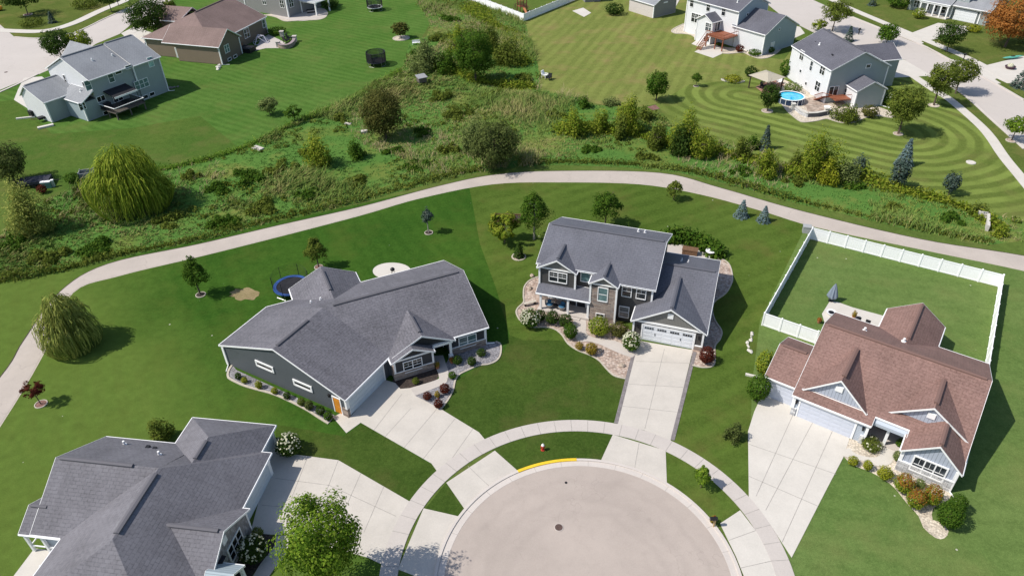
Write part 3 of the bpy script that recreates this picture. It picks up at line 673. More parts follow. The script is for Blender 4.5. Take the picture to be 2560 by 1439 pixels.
    def penta_y(s, x0, x1, y0, y1, z0, ze, zr, xr=None):
        xr = (x0+x1)/2 if xr is None else xr
        s.wall.extrude([s.P(x, y0, z) for x, z in ((x0, z0), (x0, ze), (xr, zr), (x1, ze), (x1, z0))], s.P(0, y1, 0)-s.P(0, y0, 0))
    def done(s): return s.wall.build('wall', s.wm, s.root)
    def part(s, name, fn, mat, parent=None):
        mb = MB(); fn(mb); mb.v = [tuple(s.P(*p)) for p in mb.v]; return mb.build(name, mat, parent or s.root)
    def corner(s, x, y, z0, z1, w=.16, name='corner_trim'):
        return s.part(name, lambda m: m.box(x-w/2, x+w/2, y-w/2, y+w/2, z0, z1), WHITE)
    def panel(s, name, face, pl, pts, mat, t=.05):
        """flat panel on a wall: pts are (along, z)"""
        k = {'S': (0, -t), 'N': (0, t), 'W': (-t, 0), 'E': (t, 0)}[face]
        def f(m):
            m.extrude([((a, pl+k[1]*.1, z) if face in 'SN' else (pl+k[0]*.1, a, z)) for a, z in pts], (k[0], k[1], 0))
        return s.part(name, f, mat)
    # ---- openings
    def place(s, o, face, pl, a, z):
        r = {'S': 0, 'E': 90, 'N': 180, 'W': -90}[face]; p = s.P(a, pl, z) if face in 'SN' else s.P(pl, a, z)
        o.parent = s.root; o.location = p; o.rotation_euler = (0, 0, s.da+math.radians(r)); return o
    CACHE = {}
    def window(s, face, pl, a, z, w, h, nx=1, ny=2, g=None, fr=.09, mat=None, name='window', grid=(0, 0)):
        """a, z: centre of the opening on the wall"""
        key = (round(w, 2), round(h, 2), nx, ny, grid, (g or GLASS).name, (mat or WHITE).name, name)
        if key in s.CACHE: o = copy_tree(s.CACHE[key]); return s.place(o, face, pl, a, z)
        m = MB(); d0, d1 = -.07, .02
        m.box(-w/2-fr, -w/2, d0, d1, -h/2-fr, h/2+fr); m.box(w/2, w/2+fr, d0, d1, -h/2-fr, h/2+fr)
        m.box(-w/2, w/2, d0, d1, h/2, h/2+fr); m.box(-w/2, w/2, d0-.02, d1, -h/2-fr, -h/2)
        for i in range(1, nx): x = -w/2+w*i/nx; m.box(x-.05, x+.05, d0+.01, d1, -h/2, h/2)
        for j in range(1, ny):
            z_ = -h/2+h*j/ny
            for i in range(nx): m.box(-w/2+w*i/nx+.05, -w/2+w*(i+1)/nx-.05, d0+.015, d1, z_-.03, z_+.03)
        gx_, gy_ = grid
        for i in range(nx):
            c0, c1 = -w/2+w*i/nx+.05, -w/2+w*(i+1)/nx-.05
            for q in range(1, gx_): x = c0+(c1-c0)*q/gx_; m.box(x-.015, x+.015, d0+.035, d1, .03, h/2)
            for q in range(1, gy_): z_ = h/2*q/gy_; m.box(c0, c1, d0+.036, d1, z_-.015, z_+.015)
        o = m.build(name, mat or WHITE)
        p = MB(); p.box(-w/2, w/2, -.025, .015, -h/2, h/2); p.build('pane', g or GLASS, o)
        s.CACHE[key] = o; return s.place(o, face, pl, a, z)
    def win(s, face, pl, px, py, w, h, nx=1, ny=2, **k):
        a, z = s.hit(face, pl, px, py); return s.window(face, pl, a, z, w, h, nx, ny, **k)
    def garage(s, face, pl, a, w, h=2.15, mat=None, glassrow=0, z0=.03, handles=False):
        m = MB(); rows = 4
        for j in range(rows): m.box(-w/2, w/2, -.045, .02, z0+h*j/rows+.012, z0+h*(j+1)/rows-.012)
        m.box(-w/2, w/2, -.02, .015, z0, z0+h)
        nx = max(2, round(w/1.1))
        for j in range(rows):
            for i in range(nx):
                x0 = -w/2+w*i/nx+.12; x1 = -w/2+w*(i+1)/nx-.12; m.box(x0, x1, -.06, -.04, z0+h*j/rows+.1, z0+h*(j+1)/rows-.1)
        o = m.build('garage_door', mat or DOORW); s.place(o, face, pl, a, 0)
        q = MB(); q.box(-w/2-.16, -w/2, -.08, .02, 0, z0+h+.18); q.box(w/2, w/2+.16, -.08, .02, 0, z0+h+.18); q.box(-w/2, w/2, -.08, .02, z0+h, z0+h+.18)
        q.build('door_frame', WHITE, o)
        if glassrow:
            for i in range(glassrow):
                x0 = -w/2+w*i/glassrow+.18; x1 = -w/2+w*(i+1)/glassrow-.18; q = MB(); n_ = 4
                for k in range(n_): q.box(x0+(x1-x0)*k/n_+.02, x0+(x1-x0)*(k+1)/n_-.02, -.075, -.058, z0+h*.8, z0+h*.93)
                q.build('pane', GLASS, o)
        if handles:
            for sx in (-1, 1):
                q = MB(); q.box(sx*w/4-.03, sx*w/4+.03, -.1, -.06, z0+h*.42, z0+h*.58); q.build('handle', BLACK, o)
        return o
    def door(s, face, pl, a, w=.95, h=2.1, mat=None, z0=.0):
        m = MB(); m.box(-w/2, w/2, -.05, .02, z0, z0+h)
        for z in (.15, .55): m.box(-w/2+.12, w/2-.12, -.065, -.05, z0+h*z, z0+h*(z+.32))
        o = m.build('door', mat or DOORW); s.place(o, face, pl, a, 0)
        q = MB(); q.box(-w/2-.12, -w/2, -.08, .02, z0, z0+h+.12); q.box(w/2, w/2+.12, -.08, .02, z0, z0+h+.12); q.box(-w/2, w/2, -.08, .02, z0+h, z0+h+.12); q.build('door_frame', WHITE, o)
        q = MB(); q.bar((w/2-.1, -.12, z0+1), (w/2-.1, -.06, z0+1), .03, 6); q.build('handle', STEEL, o)
        return o
    def lamp(s, face, pl, a, z):
        m = MB(); m.box(-.08, .08, -.2, 0, -.12, .2); m.box(-.12, .12, -.24, .02, .2, .25); return s.place(m.build('wall_lamp', BLACK), face, pl, a, z)
    def downspout(s, x, y, z0, z1, foot=None):
        def f(m):
            m.box(x-.06, x+.06, y-.06, y+.06, z0, z1)
            if foot: m.bar((x, y, .1), (x+foot[0], y+foot[1], .06), .06, 6)
        return s.part('downspout', f, WHITE)

# ================= the grey ranch with the angled garage
oB = (-2.753, 60.275)
h = House('ranch_house', 'slate blue ranch house with an angled garage wing, grey shingles and a blue trampoline behind', oB, 23.5, R_GREY, S_BLUE)
bgx, bgy, bga = -16.63, -4.38, 37.0
ca, sa = math.cos(math.radians(bga)), math.sin(math.radians(bga))
bg = lambda u, v, z=None: ((bgx+u*ca-v*sa, bgy+u*sa+v*ca) if z is None else (bgx+u*ca-v*sa, bgy+u*sa+v*ca, z))
ZE, ZR = 2.6, 5.6
hinge = (-15.75, 7.1, ZR); bc = (-21.2, 14.15, ZE); vc = (-10.85, 0, ZE)
h.roof([[vc, (.15, -.05, ZE), (.15, 7.1, ZR), hinge], [bg(0, 0, ZE), vc, hinge, bg(.1, 8.65, ZR)],
        [bg(.2, 17.3, ZE), bg(.1, 8.65, ZR), hinge, bc], [bc, hinge, (.15, 7.1, ZR), (.15, 14.25, ZE)]])
h.gy(-18.25, -10.3, 9.2, 16.5, ZE, 4.55, -14.2)
h.gy(-11.05, -3.85, -.5, 5.5, ZE-.02, 4.45, -7.45)
h.gy(-11.15, -6.4, -1.25, 2.5, ZE-.04, 3.72, -8.75)
h.vent((-14.7, 7.1, ZR), (-.5, 7.1, ZR)); h.vent(bg(.7, 8.65, ZR), bg(5.2, 8.65, ZR)); h.vent((-14.2, 15.6, 4.55), (-14.2, 11.4, 4.55)); h.vent((-7.45, .2, 4.45), (-7.45, 3.2, 4.45))
h.pipe(-16.6, 10.6, 4.05); h.pipe(-15.5, 10.8, 3.98)
h.fp([(-.2, .25), (-.2, 13.9), (-21.0, 13.85), bg(.3, 16.95), bg(.3, .3), bg(7.0, .3), (-10.85, -.15), (-6.6, -.15), (-6.6, 2.0), (-4.3, 2.0), (-4.3, .25)], 0, ZE-.06)
h.fp([(-10.85, -.95), (-6.62, -.95), (-6.62, 1), (-10.85, 1)], 0, ZE-.06)
h.wall.extrude([h.P(-.2, y, z) for y, z in ((.35, ZE-.1), (7.1, ZR-.2), (13.8, ZE-.1))], (-.3, 0, 0))
h.wall.extrude([Vector(bg(.3, v, z)) for v, z in ((.4, ZE-.1), (8.65, ZR-.2), (16.8, ZE-.1))], Vector(bg(.6, 0, 0))-Vector(bg(.3, 0, 0)))
h.wall.extrude([h.P(x, -.15, z) for x, z in ((-10.9, ZE-.1), (-7.45, 4.25), (-4.05, ZE-.1))], (0, .3, 0))
h.wall.extrude([h.P(x, -.95, z) for x, z in ((-10.9, ZE-.1), (-8.75, 3.55), (-6.6, ZE-.1))], (0, .3, 0))
h.box(-17.9, -10.7, 13, 16.2, 0, ZE-.06)
h.wall.extrude([h.P(x, 16.2, z) for x, z in ((-17.9, ZE-.1), (-14.2, 4.35), (-10.7, ZE-.1))], (0, -.3, 0))
h.done()
h.panel('gable_panel', 'S', -.95, [(-10.6, 2.68), (-6.9, 2.68), (-8.75, 3.42)], BATTEN_D, .04)
h.panel('gable_panel', 'S', -.15, [(-10.4, 2.75), (-4.5, 2.75), (-7.45, 4.1)], BATTEN_D, .04)
h.panel('front_siding', 'S', -.95, [(-10.75, 1.0), (-6.7, 1.0), (-6.7, 2.4), (-10.75, 2.4)], siding('black_blue_siding', (.042, .046, .052)), .03)
h.panel('front_siding', 'S', .25, [(-4.2, 1.0), (-.3, 1.0), (-.3, 2.52), (-4.2, 2.52)], MATS['black_blue_siding'], .03)
h.panel('stone_veneer', 'S', -.95, [(-10.87, 0), (-6.6, 0), (-6.6, .95), (-10.87, .95)], STONE_T, .1)
h.panel('stone_veneer', 'S', .25, [(-4.3, 0), (-.2, 0), (-.2, .95), (-4.3, .95)], STONE_T, .1)
h.part('stone_veneer', lambda m: m.box(-10.97, -10.87, -1.05, 0, 0, 2.0), STONE_T)
h.part('trim_band', lambda m: m.box(-10.95, -6.55, -1.06, -.94, .95, 1.03), WHITE); h.part('trim_band', lambda m: m.box(-4.3, -.15, .12, .26, .95, 1.03), WHITE)
h.part('gable_beam', lambda m: m.box(-10.9, -6.5, -1.03, -.93, 2.42, 2.62), WHITE)
h.part('porch_beam', lambda m: m.box(-6.45, -4.15, -.42, -.12, 2.3, 2.58), WHITE)
for x, y in ((-10.8, -1.0), (-6.66, -1.0), (-.25, .2)): h.corner(x, y, 1.03, ZE-.1, .2)
h.part('porch_post', lambda m: (m.box(-4.55, -4.3, -.4, -.15, .6, 2.3), m.box(-4.65, -4.2, -.5, -.05, 0, .6)), WHITE)
h.win('S', -.98, 1032, 912, 1.9, 1.35, 2, 2, grid=(2, 2)); h.win('S', .22, 1169, 852, 1.9, 1.4, 2, 2, g=GLASS_B)
h.door('S', 2.0, -5.1, 1.0, 2.1, DOORD); h.window('S', 2.0, -6.1, 1.2, .5, 1.9, 1, 1)
h.fr(bgx, bgy, bga)
h.garage('S', .3, 3.35, 5.5, 2.2, GAR_B)
h.door('W', .3, 1.5, .85, 2.05, ORANGE)
h.win('W', .27, 662, 915, 2.1, .42, 1, 1, fr=.2); h.win('W', .27, 757, 963, 2.1, .42, 1, 1, fr=.2)
h.panel('stone_veneer', 'W', .3, [(.2, 0), (.85, 0), (.85, 1.1), (.2, 1.1)], STONE_T, .1); h.panel('stone_veneer', 'S', .3, [(.2, 0), (.5, 0), (.5, 1.1), (.2, 1.1)], STONE_T, .1)
h.corner(.3, .3, 1.1, ZE-.1, .24); h.corner(.3, 16.9, 0, ZE-.1, .2); h.lamp('W', .3, 2.3, 2.0)
h.downspout(.22, 16.7, .1, 2.5, (-.9, -.6))
h.fr(0, 0, 0); h.downspout(-.1, .3, .1, 2.5, (.9, -.2))
H_B = h

# ================= the two-storey house with the stone tower
oC = (13.355, 61.79)
h = House('two_storey_house', 'charcoal two storey house with a stone tower, white porch posts and white garage door', oC, -19.3, R_SLATE, S_DARK)
h.gx(1.4, 7.95, -.35, 13.7, 2.55, 5.5, 6.75)
h.gy(-.2, 7.97, -.95, 6.2, 2.53, 5.0, 3.92)
h.roof([[(-12.0, 2.35, 5.62), (-3.8, 2.35, 5.62), (-3.8, 1.55, 5.28), (1.85, 1.55, 5.28), (1.85, 7.6, 7.85), (-12.0, 7.6, 7.85)], [(1.85, 13.6, 5.3), (-12.0, 13.6, 5.3), (-12.0, 7.6, 7.85), (1.85, 7.6, 7.85)]])
h.gy(-11.75, -7.05, 1.75, 6.6, 5.45, 6.85, -9.4)
h.gy(-5.45, -2.1, .72, 5, 5.3, 6.35, -3.8)
h.roof([[(-11.55, .75, 2.62), (-5.15, .75, 2.62), (-5.15, 2.5, 3.35), (-11.55, 2.5, 3.35)]], name='porch_roof')
h.vent((-11.6, 7.6, 7.85), (1.5, 7.6, 7.85)); h.vent((2.2, 6.75, 5.5), (7.6, 6.75, 5.5)); h.vent((3.92, -.6, 5.0), (3.92, 5.2, 5.0), .4); h.vent((-9.4, 2.2, 6.85), (-9.4, 5.2, 6.85)); h.vent((-3.8, 1.1, 6.35), (-3.8, 3.6, 6.35))
for x in (-2.0, -1.2): h.pipe(x, 11.5, 6.2)
for x, y in ((3.6, 10.2), (3.6, 9.3), (4.4, 9.6)): h.pipe(x, y, 4.0+.43*(10.2-y), .07, .3)
h.box(-11.6, 1.5, 2.75, 13.2, 0, 5.3); h.box(-2.3, 1.5, 1.9, 3, 0, 5.25); h.box(.1, 7.6, -.65, 13.3, 0, 2.45)
h.penta_x(-11.58, 1.48, 2.9, 13.1, 5.2, 5.35, 7.6, 7.6); h.penta_x(1.5, 7.58, 0, 13.25, 2.4, 2.5, 5.25, 6.75)
h.penta_y(.1, 7.6, -.65, 4, 2.4, 2.47, 4.78, 3.92)
h.penta_y(-11.5, -7.25, 2.1, 4, 2.9, 5.35, 6.65, -9.4)
h.penta_y(-5.2, -2.35, 1.05, 4, 0, 5.2, 6.15, -3.8)
h.done()
h.panel('stone_veneer', 'S', 1.05, [(-5.2, 0), (-2.35, 0), (-2.35, 4.75), (-5.2, 4.75)], STONE_T, .09)
h.part('stone_veneer', lambda m: (m.box(-2.35, -2.27, .98, 1.9, 0, 4.75), m.box(-5.29, -5.2, .98, 2.6, 3.2, 4.75)), STONE_T)
h.panel('gable_panel', 'S', -.65, [(.45, 2.72), (7.4, 2.72), (3.92, 4.72)], BATTEN, .04)
h.panel('gable_panel', 'S', 2.1, [(-11.3, 5.5), (-7.45, 5.5), (-9.4, 6.6)], BATTEN, .04); h.panel('gable_panel', 'S', 1.05, [(-5.0, 5.3), (-2.55, 5.3), (-3.8, 6.1)], BATTEN, .07)
h.part('gable_vent', lambda m: m.box(3.62, 4.22, -.76, -.66, 3.6, 4.25), WHITE)
h.part('trim_band', lambda m: m.box(.1, 7.7, -.78, -.64, 2.46, 2.68), WHITE); h.part('trim_band', lambda m: m.box(-11.5, -7.2, 1.98, 2.12, 5.32, 5.47), WHITE); h.part('trim_band', lambda m: m.box(-5.25, -2.3, .9, 1.06, 5.12, 5.27), WHITE)
for x, y, z0, z1 in ((.12, -.68, .6, 2.46), (7.6, -.68, .6, 2.46), (-11.48, 2.08, 2.9, 5.35), (-7.27, 2.08, 3.1, 5.35), (1.48, 1.88, 3.2, 5.2), (-2.3, 1.0, 0, 5.15), (-5.24, 1.0, 2.6, 5.15)): h.corner(x, y, z0, z1, .2)
h.panel('stone_veneer', 'S', -.65, [(.1, 0), (.85, 0), (.85, .6), (.1, .6)], STONE_T, .12); h.panel('stone_veneer', 'S', -.65, [(6.85, 0), (7.65, 0), (7.65, .6), (6.85, .6)], STONE_T, .12)
h.part('stone_cap', lambda m: m.box(.05, .85, -.8, -.63, .6, .67), WHITE); h.part('stone_cap', lambda m: m.box(6.85, 7.7, -.8, -.63, .6, .67), WHITE)
h.garage('S', -.65, 3.9, 5.5, 2.05, DOORW, 4, handles=True); h.lamp('S', -.65, .65, 1.7); h.lamp('S', -.65, 7.2, 1.7)
h.win('S', 2.08, 1395, 693, 2.0, 1.25, 2, 2, grid=(2, 2)); h.win('S', 2.73, 1464, 692, 1.0, 1.2, 1, 1, g=GLASS_B); h.win('S', .96, 1507, 736, 1.0, 1.75, 1, 2, g=GLASS_B)
h.win('S', 1.88, 1567, 727, .95, 1.4, 1, 2, grid=(2, 2)); h.win('S', 1.88, 1603, 733, .95, 1.4, 1, 2, grid=(2, 2)); h.win('S', 1.88, 1560, 779, 1.0, 1.4, 1, 2, g=GLASS_L); h.win('S', .96, 1500, 791, .85, .8, 1, 2, grid=(2, 1))
h.part('porch_floor', lambda m: (m.box(-11.35, -5.2, .7, 2.76, .0, .3), m.box(-7.6, -6.2, .35, .7, 0, .15)), CONC2)
for x in (-11.0, -7.75, -5.4): h.part('porch_post', lambda m: m.box(x-.12, x+.12, .88, 1.12, .3, 2.48), WHITE)
h.part('porch_beam', lambda m: m.box(-11.3, -5.2, .86, 1.1, 2.42, 2.6), WHITE)
for x in (-10.2, -9.2, -8.4): h.window('S', 2.75, x, 1.5, .65, 1.3, 1, 1, g=GLASS_B)
h.door('S', 2.75, -6.6, 1.0, 2.05, DOORD, .3); h.window('S', 2.75, -5.75, 1.4, .3, 1.8, 1, 1)
h.panel('stone_veneer', 'S', 2.75, [(-11.5, .3), (-8, .3), (-8, .85), (-11.5, .85)], STONE_T, .06)
h.downspout(7.66, -.5, .1, 2.5, (.5, -.3)); h.downspout(7.62, 13.1, .1, 2.5)
H_C = h

# ================= the brown-roofed ranch
oD = (37.333, 39.465)
h = House('ranch_house', 'pale blue ranch house under a brown shingled roof inside the white vinyl fence', oD, -36, R_BROWN, S_LBLUE)
h.roof([[(-14.4, 1.45, 2.6), (-7.2, 1.45, 2.6), (-7.2, 2.4, 3.06), (-4.3, 2.4, 3.06), (-4.3, 1.45, 2.6), (.42, 1.45, 2.6), (.3, 9.1, 6.3), (-14.4, 9.1, 6.3)], [(.3, 16.75, 2.6), (-14.6, 16.75, 2.6), (-14.4, 9.1, 6.3), (.3, 9.1, 6.3)]])
h.gx(-17.45, -14.2, 2.5, 9.75, 2.6, 4.35, 6.0)
h.gy(-4.45, .47, -.05, 6.5, 2.62, 4.75, -1.85)
h.gy(-13.75, -7.9, 2.25, 9.2, 3.05, 5.75, -10.8); h.gy(-6.5, .3, 3.25, 9.2, 3.35, 5.75, -3.2)
h.gy(-10.1, -4.3, 12.5, 20.55, 2.6, 4.65, -7.1)
h.vent((-14.0, 9.1, 6.3), (-.1, 9.1, 6.3)); h.vent((-17.1, 6, 4.35), (-14.8, 6, 4.35)); h.vent((-1.85, .3, 4.75), (-1.85, 3.0, 4.75)); h.vent((-10.8, 3, 5.75), (-10.8, 7.6, 5.75), .4); h.vent((-3.2, 4, 5.75), (-3.2, 7.6, 5.75), .4); h.vent((-7.1, 20.2, 4.65), (-7.1, 13.6, 4.65))
h.pipe(-11.0, 12.2, 4.8, .12); h.pipe(-7.4, 12.9, 4.6, .12)
h.fp([(-14.1, 1.75), (-7.4, 1.75), (-7.4, 4.6), (-4.15, 4.6), (-4.15, .3), (.1, .3), (.1, 16.4), (-14.1, 16.4)], 0, 2.55)
h.box(-17.15, -14.0, 2.8, 9.4, 0, 2.55); h.box(-9.8, -4.65, 16, 20.2, 0, 2.55)
h.penta_x(-14.0, .05, 2.1, 16.1, 2.3, 2.6, 6.0, 9.1); h.penta_x(-17.1, -14, 2.8, 9.3, 2.5, 2.56, 4.12, 6.0)
h.penta_y(-4.15, .12, .3, 4, 2.5, 2.56, 4.52, -1.85); h.penta_y(-13.4, -8.25, 2.6, 6, 2.9, 3.1, 5.5, -10.8); h.penta_y(-6.1, 0, 3.6, 7, 3.2, 3.4, 5.5, -3.2); h.penta_y(-9.75, -4.7, 14, 20.2, 2.5, 2.56, 4.42, -7.1)
h.done()
for pl, pts in ((2.6, [(-13.2, 3.15), (-8.45, 3.15), (-10.8, 5.35)]), (3.6, [(-6.0, 3.45), (-.4, 3.45), (-3.2, 5.35)]), (.3, [(-4.1, 2.5), (.05, 2.5), (-1.85, 4.4)])): h.panel('gable_panel', 'S', pl, pts, BATTEN_B, .04)
h.panel('gable_panel', 'S', .3, [(-4.1, 1.35), (.05, 1.35), (.05, 2.5), (-4.1, 2.5)], BATTEN_B, .04)
h.part('gable_vent', lambda m: m.box(-11.1, -10.45, 2.45, 2.57, 4.2, 4.8), WHITE); h.part('gable_vent', lambda m: m.box(-3.5, -2.85, 3.45, 3.57, 4.3, 4.9), WHITE)
h.part('gable_trim', lambda m: m.box(-13.7, -7.95, 2.45, 2.58, 3.0, 3.12), WHITE); h.part('gable_trim', lambda m: m.box(-6.4, 0, 3.45, 3.58, 3.28, 3.42), WHITE)
h.panel('stone_veneer', 'S', .3, [(-4.25, 0), (.15, 0), (.15, 1.25), (-4.25, 1.25)], STONE_G, .12)
h.part('stone_cap', lambda m: m.box(-4.3, .25, .12, .32, 1.25, 1.36), WHITE)
h.part('stone_veneer', lambda m: m.box(-4.27, -4.15, .2, 4.4, 0, 1.25), STONE_G)
h.garage('S', 1.75, -11.0, 5.0, 2.05, plain('garage_door_bluegrey', (.55, .58, .66), .4, .03)); h.garage('S', 2.8, -15.65, 2.5, 2.05, MATS['garage_door_bluegrey'])
for x in (-14.05, -7.45): h.part('stone_veneer', lambda m: m.box(x-.35 if x > -8 else x-.1, x+.1 if x > -8 else x+.35, 1.58, 1.78, 0, 1.0), STONE_G)
for x, y, z0 in ((-14.08, 1.73, 1.0), (-7.42, 1.73, 1.0), (-17.13, 2.78, 0), (-4.15, .28, 1.36), (.1, .28, 1.36)): h.corner(x, y, z0, 2.5, .24)
h.part('trim_band', lambda m: m.box(-14.1, -7.4, 1.64, 1.76, 2.3, 2.55), WHITE)
h.lamp('S', 1.75, -13.85, 1.75); h.lamp('S', 1.75, -7.75, 1.75)
h.win('S', .22, 2321, 1171, 2.5, 1.6, 3, 2, grid=(2, 1), fr=.13)
h.door('S', 4.6, -6.5, 1.0, 2.1, plain('red_door', (.16, .01, .015), .4, .1)); h.window('S', 4.6, -5.2, 1.4, 1.3, 1.5, 2, 2)
h.part('porch_post', lambda m: m.box(-5.9, -5.65, 2.5, 2.75, 0, 2.95), WHITE); h.part('porch_floor', lambda m: m.box(-7.4, -4.15, 2.4, 4.6, 0, .12), CONC2)
h.part('porch_beam', lambda m: m.box(-7.4, -4.15, 2.45, 2.65, 2.72, 2.95), WHITE)
h.downspout(.2, .2, .1, 2.6, (.7, -.7))
H_D = h

# ================= the big grey hipped house at the lower left
oA = (-22.465, 45.465)
h = House('ranch_house', 'large house with smooth grey hipped and gabled roofs at the lower left corner', oA, -8.5, R_DGREY, S_LBLUE)
h.gx(-14.95, -5.7, -12.45, -1.96, 2.6, 5.8, -7.2, skip=lambda p: p.x > -7)
h.roof([[(1.05, -1.98, 2.6), (1.05, -20.5, 2.6), (-5.45, -14.1, 6.1), (-5.55, -7.5, 6.1)], [(-12.25, -12.0, 2.6), (-12.25, -20.5, 2.6), (-5.45, -14.1, 6.1), (-5.55, -7.5, 6.1)],
        [(-5.55, -1.98, 2.6), (1.05, -1.98, 2.6), (-5.55, -7.5, 6.1)], [(1.05, -20.5, 2.6), (-12.25, -20.5, 2.6), (-5.45, -14.1, 6.1)]], skip=lambda p: p.z > 3.2)
h.gy(-8.2, .1, -6.5, 1.25, 2.58, 5.0, -3.85, hipB=4.1)
h.gx(-15.95, -12.4, -12.5, -8.4, 2.56, 3.7, -10.5, skip=lambda p: p.x > -13)
h.gx(-6.0, 1.65, -15.0, -7.9, 2.62, 4.65, -11.5)
h.roof([[(1.2, -15.6, 2.5), (3.4, -15.6, 2.5), (3.4, -14.2, 3.5), (1.2, -14.2, 3.5)], [(1.2, -12.8, 2.5), (3.4, -12.8, 2.5), (3.4, -14.2, 3.5), (1.2, -14.2, 3.5)]], mat=S_PALE, name='portico_roof')
h.vent((-14.5, -7.2, 5.8), (-8, -7.25, 5.83)); h.vent((-5.55, -8.0, 6.1), (-5.45, -13.6, 6.1), .45); h.vent((-3.85, -3.3, 5), (-3.85, -5.3, 5)); h.vent((-15.7, -10.5, 3.72), (-14.3, -10.5, 3.72)); h.vent((1.2, -11.5, 4.65), (-4.6, -11.5, 4.65))
h.pipe(-12.0, -3.3, 3.4, .1, .45); h.pipe(-7.6, -4.7, 4.25, .1, .45); h.boxvent(-9.7, -3.4, 3.5); h.boxvent(-9.0, -3.5, 3.5)
h.box(-14.5, -5, -12.1, -2.3, 0, 2.55); h.box(-11.9, .65, -20.2, -2.3, 0, 2.55); h.box(-7.9, -.25, -6, .9, 0, 2.55); h.box(-4, 1.3, -14.7, -8.2, 0, 2.6)
h.penta_x(-14.5, -8, -12.1, -2.3, 2.5, 2.55, 5.55, -7.2); h.penta_x(-4, 1.3, -14.7, -8.2, 2.5, 2.55, 4.42, -11.5)
h.done()
h.panel('shake_siding', 'E', 1.3, [(-14.6, 0), (-8.3, 0), (-8.3, 2.5), (-11.5, 4.35), (-14.6, 2.5)], SHAKE, .05)
h.part('gable_vent', lambda m: m.box(1.34, 1.42, -11.8, -11.2, 3.1, 3.8), WHITE)
h.garage('E', .65, -5.0, 4.9, 2.15, GAR_B); h.garage('E', -.25, -.6, 2.5, 2.15, GAR_B)
h.window('E', 1.36, -10.6, 1.5, 2.0, 1.5, 3, 2, fr=.12)
h.part('wall_bracket', lambda m: (m.box(.62, 1.0, -3.0, -2.5, 2.1, 2.5), m.box(.62, 1.0, -7.75, -7.45, 2.1, 2.5)), WHITE)
for x, y in ((-.25, .88), (.65, -2.3), (1.3, -8.22)): h.corner(x, y, 0, 2.5, .18)
for y in (-15.4, -13.0): h.part('portico_post', lambda m: m.box(3.0, 3.25, y-.12, y+.12, 0, 2.45), WHITE)
h.part('skylight', lambda m: m.add([(1.7, -13.6, 2.63), (1.7, -12.3, 2.63), (.3, -12.3, 3.0), (.3, -13.6, 3.0)], [(0, 1, 2, 3)]), DARK)
h.part('patio_floor', lambda m: m.box(-15.9, -12, -15.0, -12.1, 0, .12), CONC3)
for x, y in ((-15.7, -12.3), (-14.2, -12.3), (-15.7, -10.5)): h.part('patio_post', lambda m: m.box(x-.1, x+.1, y-.1, y+.1, 0, 2.55), WHITE)
h.part('patio_rail', lambda m: (m.box(-15.7, -12.5, -12.36, -12.28, .85, .95), m.box(-15.74, -15.66, -12.3, -10.5, .85, .95)), WHITE)
h.downspout(-12.4, -14.8, .1, 2.5)
H_A = h

# ================= far left: the sage two-storey house with a deck
oE = (-68.23, 138.845)
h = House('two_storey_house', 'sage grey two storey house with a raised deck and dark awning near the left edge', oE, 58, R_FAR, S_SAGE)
h.roof([[(-13.6, -.35, 6.9), (-4.8, -.35, 6.9), (-5.0, 6.4, 10.0), (-13.6, 6.4, 10.0)], [(-4.8, -.75, 6.9), (1.3, -.75, 6.9), (1.3, 6.4, 10.1), (-5.0, 6.4, 10.1)],
        [(-13.6, 13.2, 6.9), (1.3, 13.2, 6.9), (1.3, 6.4, 10.1), (-13.6, 6.4, 10.05)]], skip=lambda p: -12 < p.x < 0 and p.y > 1)
h.roof([[(-16.4, -.2, 3.5), (-16.4, 6.4, 3.5), (-13.4, 6.4, 5.0), (-13.4, -.2, 5.0)]], name='shed_roof')
h.gx(-20.0, -12.5, 5.1, 12.9, 3.9, 6.1, 10.2); h.gy(-8.5, -2.5, 8, 16.5, 6.9, 9.3)
h.vent((-13.3, 6.4, 10.02), (-5.2, 6.4, 10.02)); h.vent((-4.6, 6.4, 10.1), (1, 6.4, 10.1)); h.vent((-19.6, 10.2, 6.1), (-13.6, 10.2, 6.1))
h.pipe(-9.6, 3.6, 8.6, .14, .5); h.pipe(-5.8, 3.2, 8.4, .14, .5); h.pipe(-14.2, 2.5, 4.5, .14, .5)
h.penta_x(-13.3, 1.0, 0, 12.9, 0, 6.8, 9.8, 6.4); h.box(-16.1, -13.3, 0, 6, 0, 3.4); h.penta_x(-19.7, -13, 5.4, 12.6, 0, 3.8, 5.85, 10.2); h.box(-4.7, 1.0, -.3, 1, 0, 6.8); h.penta_y(-8.2, -2.8, 10, 16.2, 0, 6.8, 9.1)
h.done()
h.panel('white_siding', 'W', -13.3, [(.1, 3.6), (12.8, 3.6), (12.8, 6.8), (6.4, 9.7), (.1, 6.8)], S_WHITE, .04); h.panel('white_siding', 'W', -19.7, [(5.5, .1), (12.5, .1), (12.5, 3.8), (10.2, 5.8), (5.5, 3.8)], S_WHITE, .04)
h.panel('white_siding', 'W', -16.1, [(.1, .1), (5.9, .1), (5.9, 3.3), (.1, 3.3)], S_PALE, .04)
zE = lambda x, y: (x/2.998, y/2.998)
zE6 = lambda x, y: (60+x/5.14, 50+y/5.14)
h.win('S', 0, *zE6(822, 840), 1.0, 1.6, g=GLASS_B); h.win('S', 0, *zE6(1118, 742), 1.0, 1.6, g=GLASS_B); h.win('S', 0, *zE6(1212, 670), 1.2, .55, 1, 1); h.win('S', -.3, *zE6(1342, 606), 1.2, .55, 1, 1); h.win('S', -.3, *zE6(1626, 540), 1.0, 1.7, g=GLASS_B)
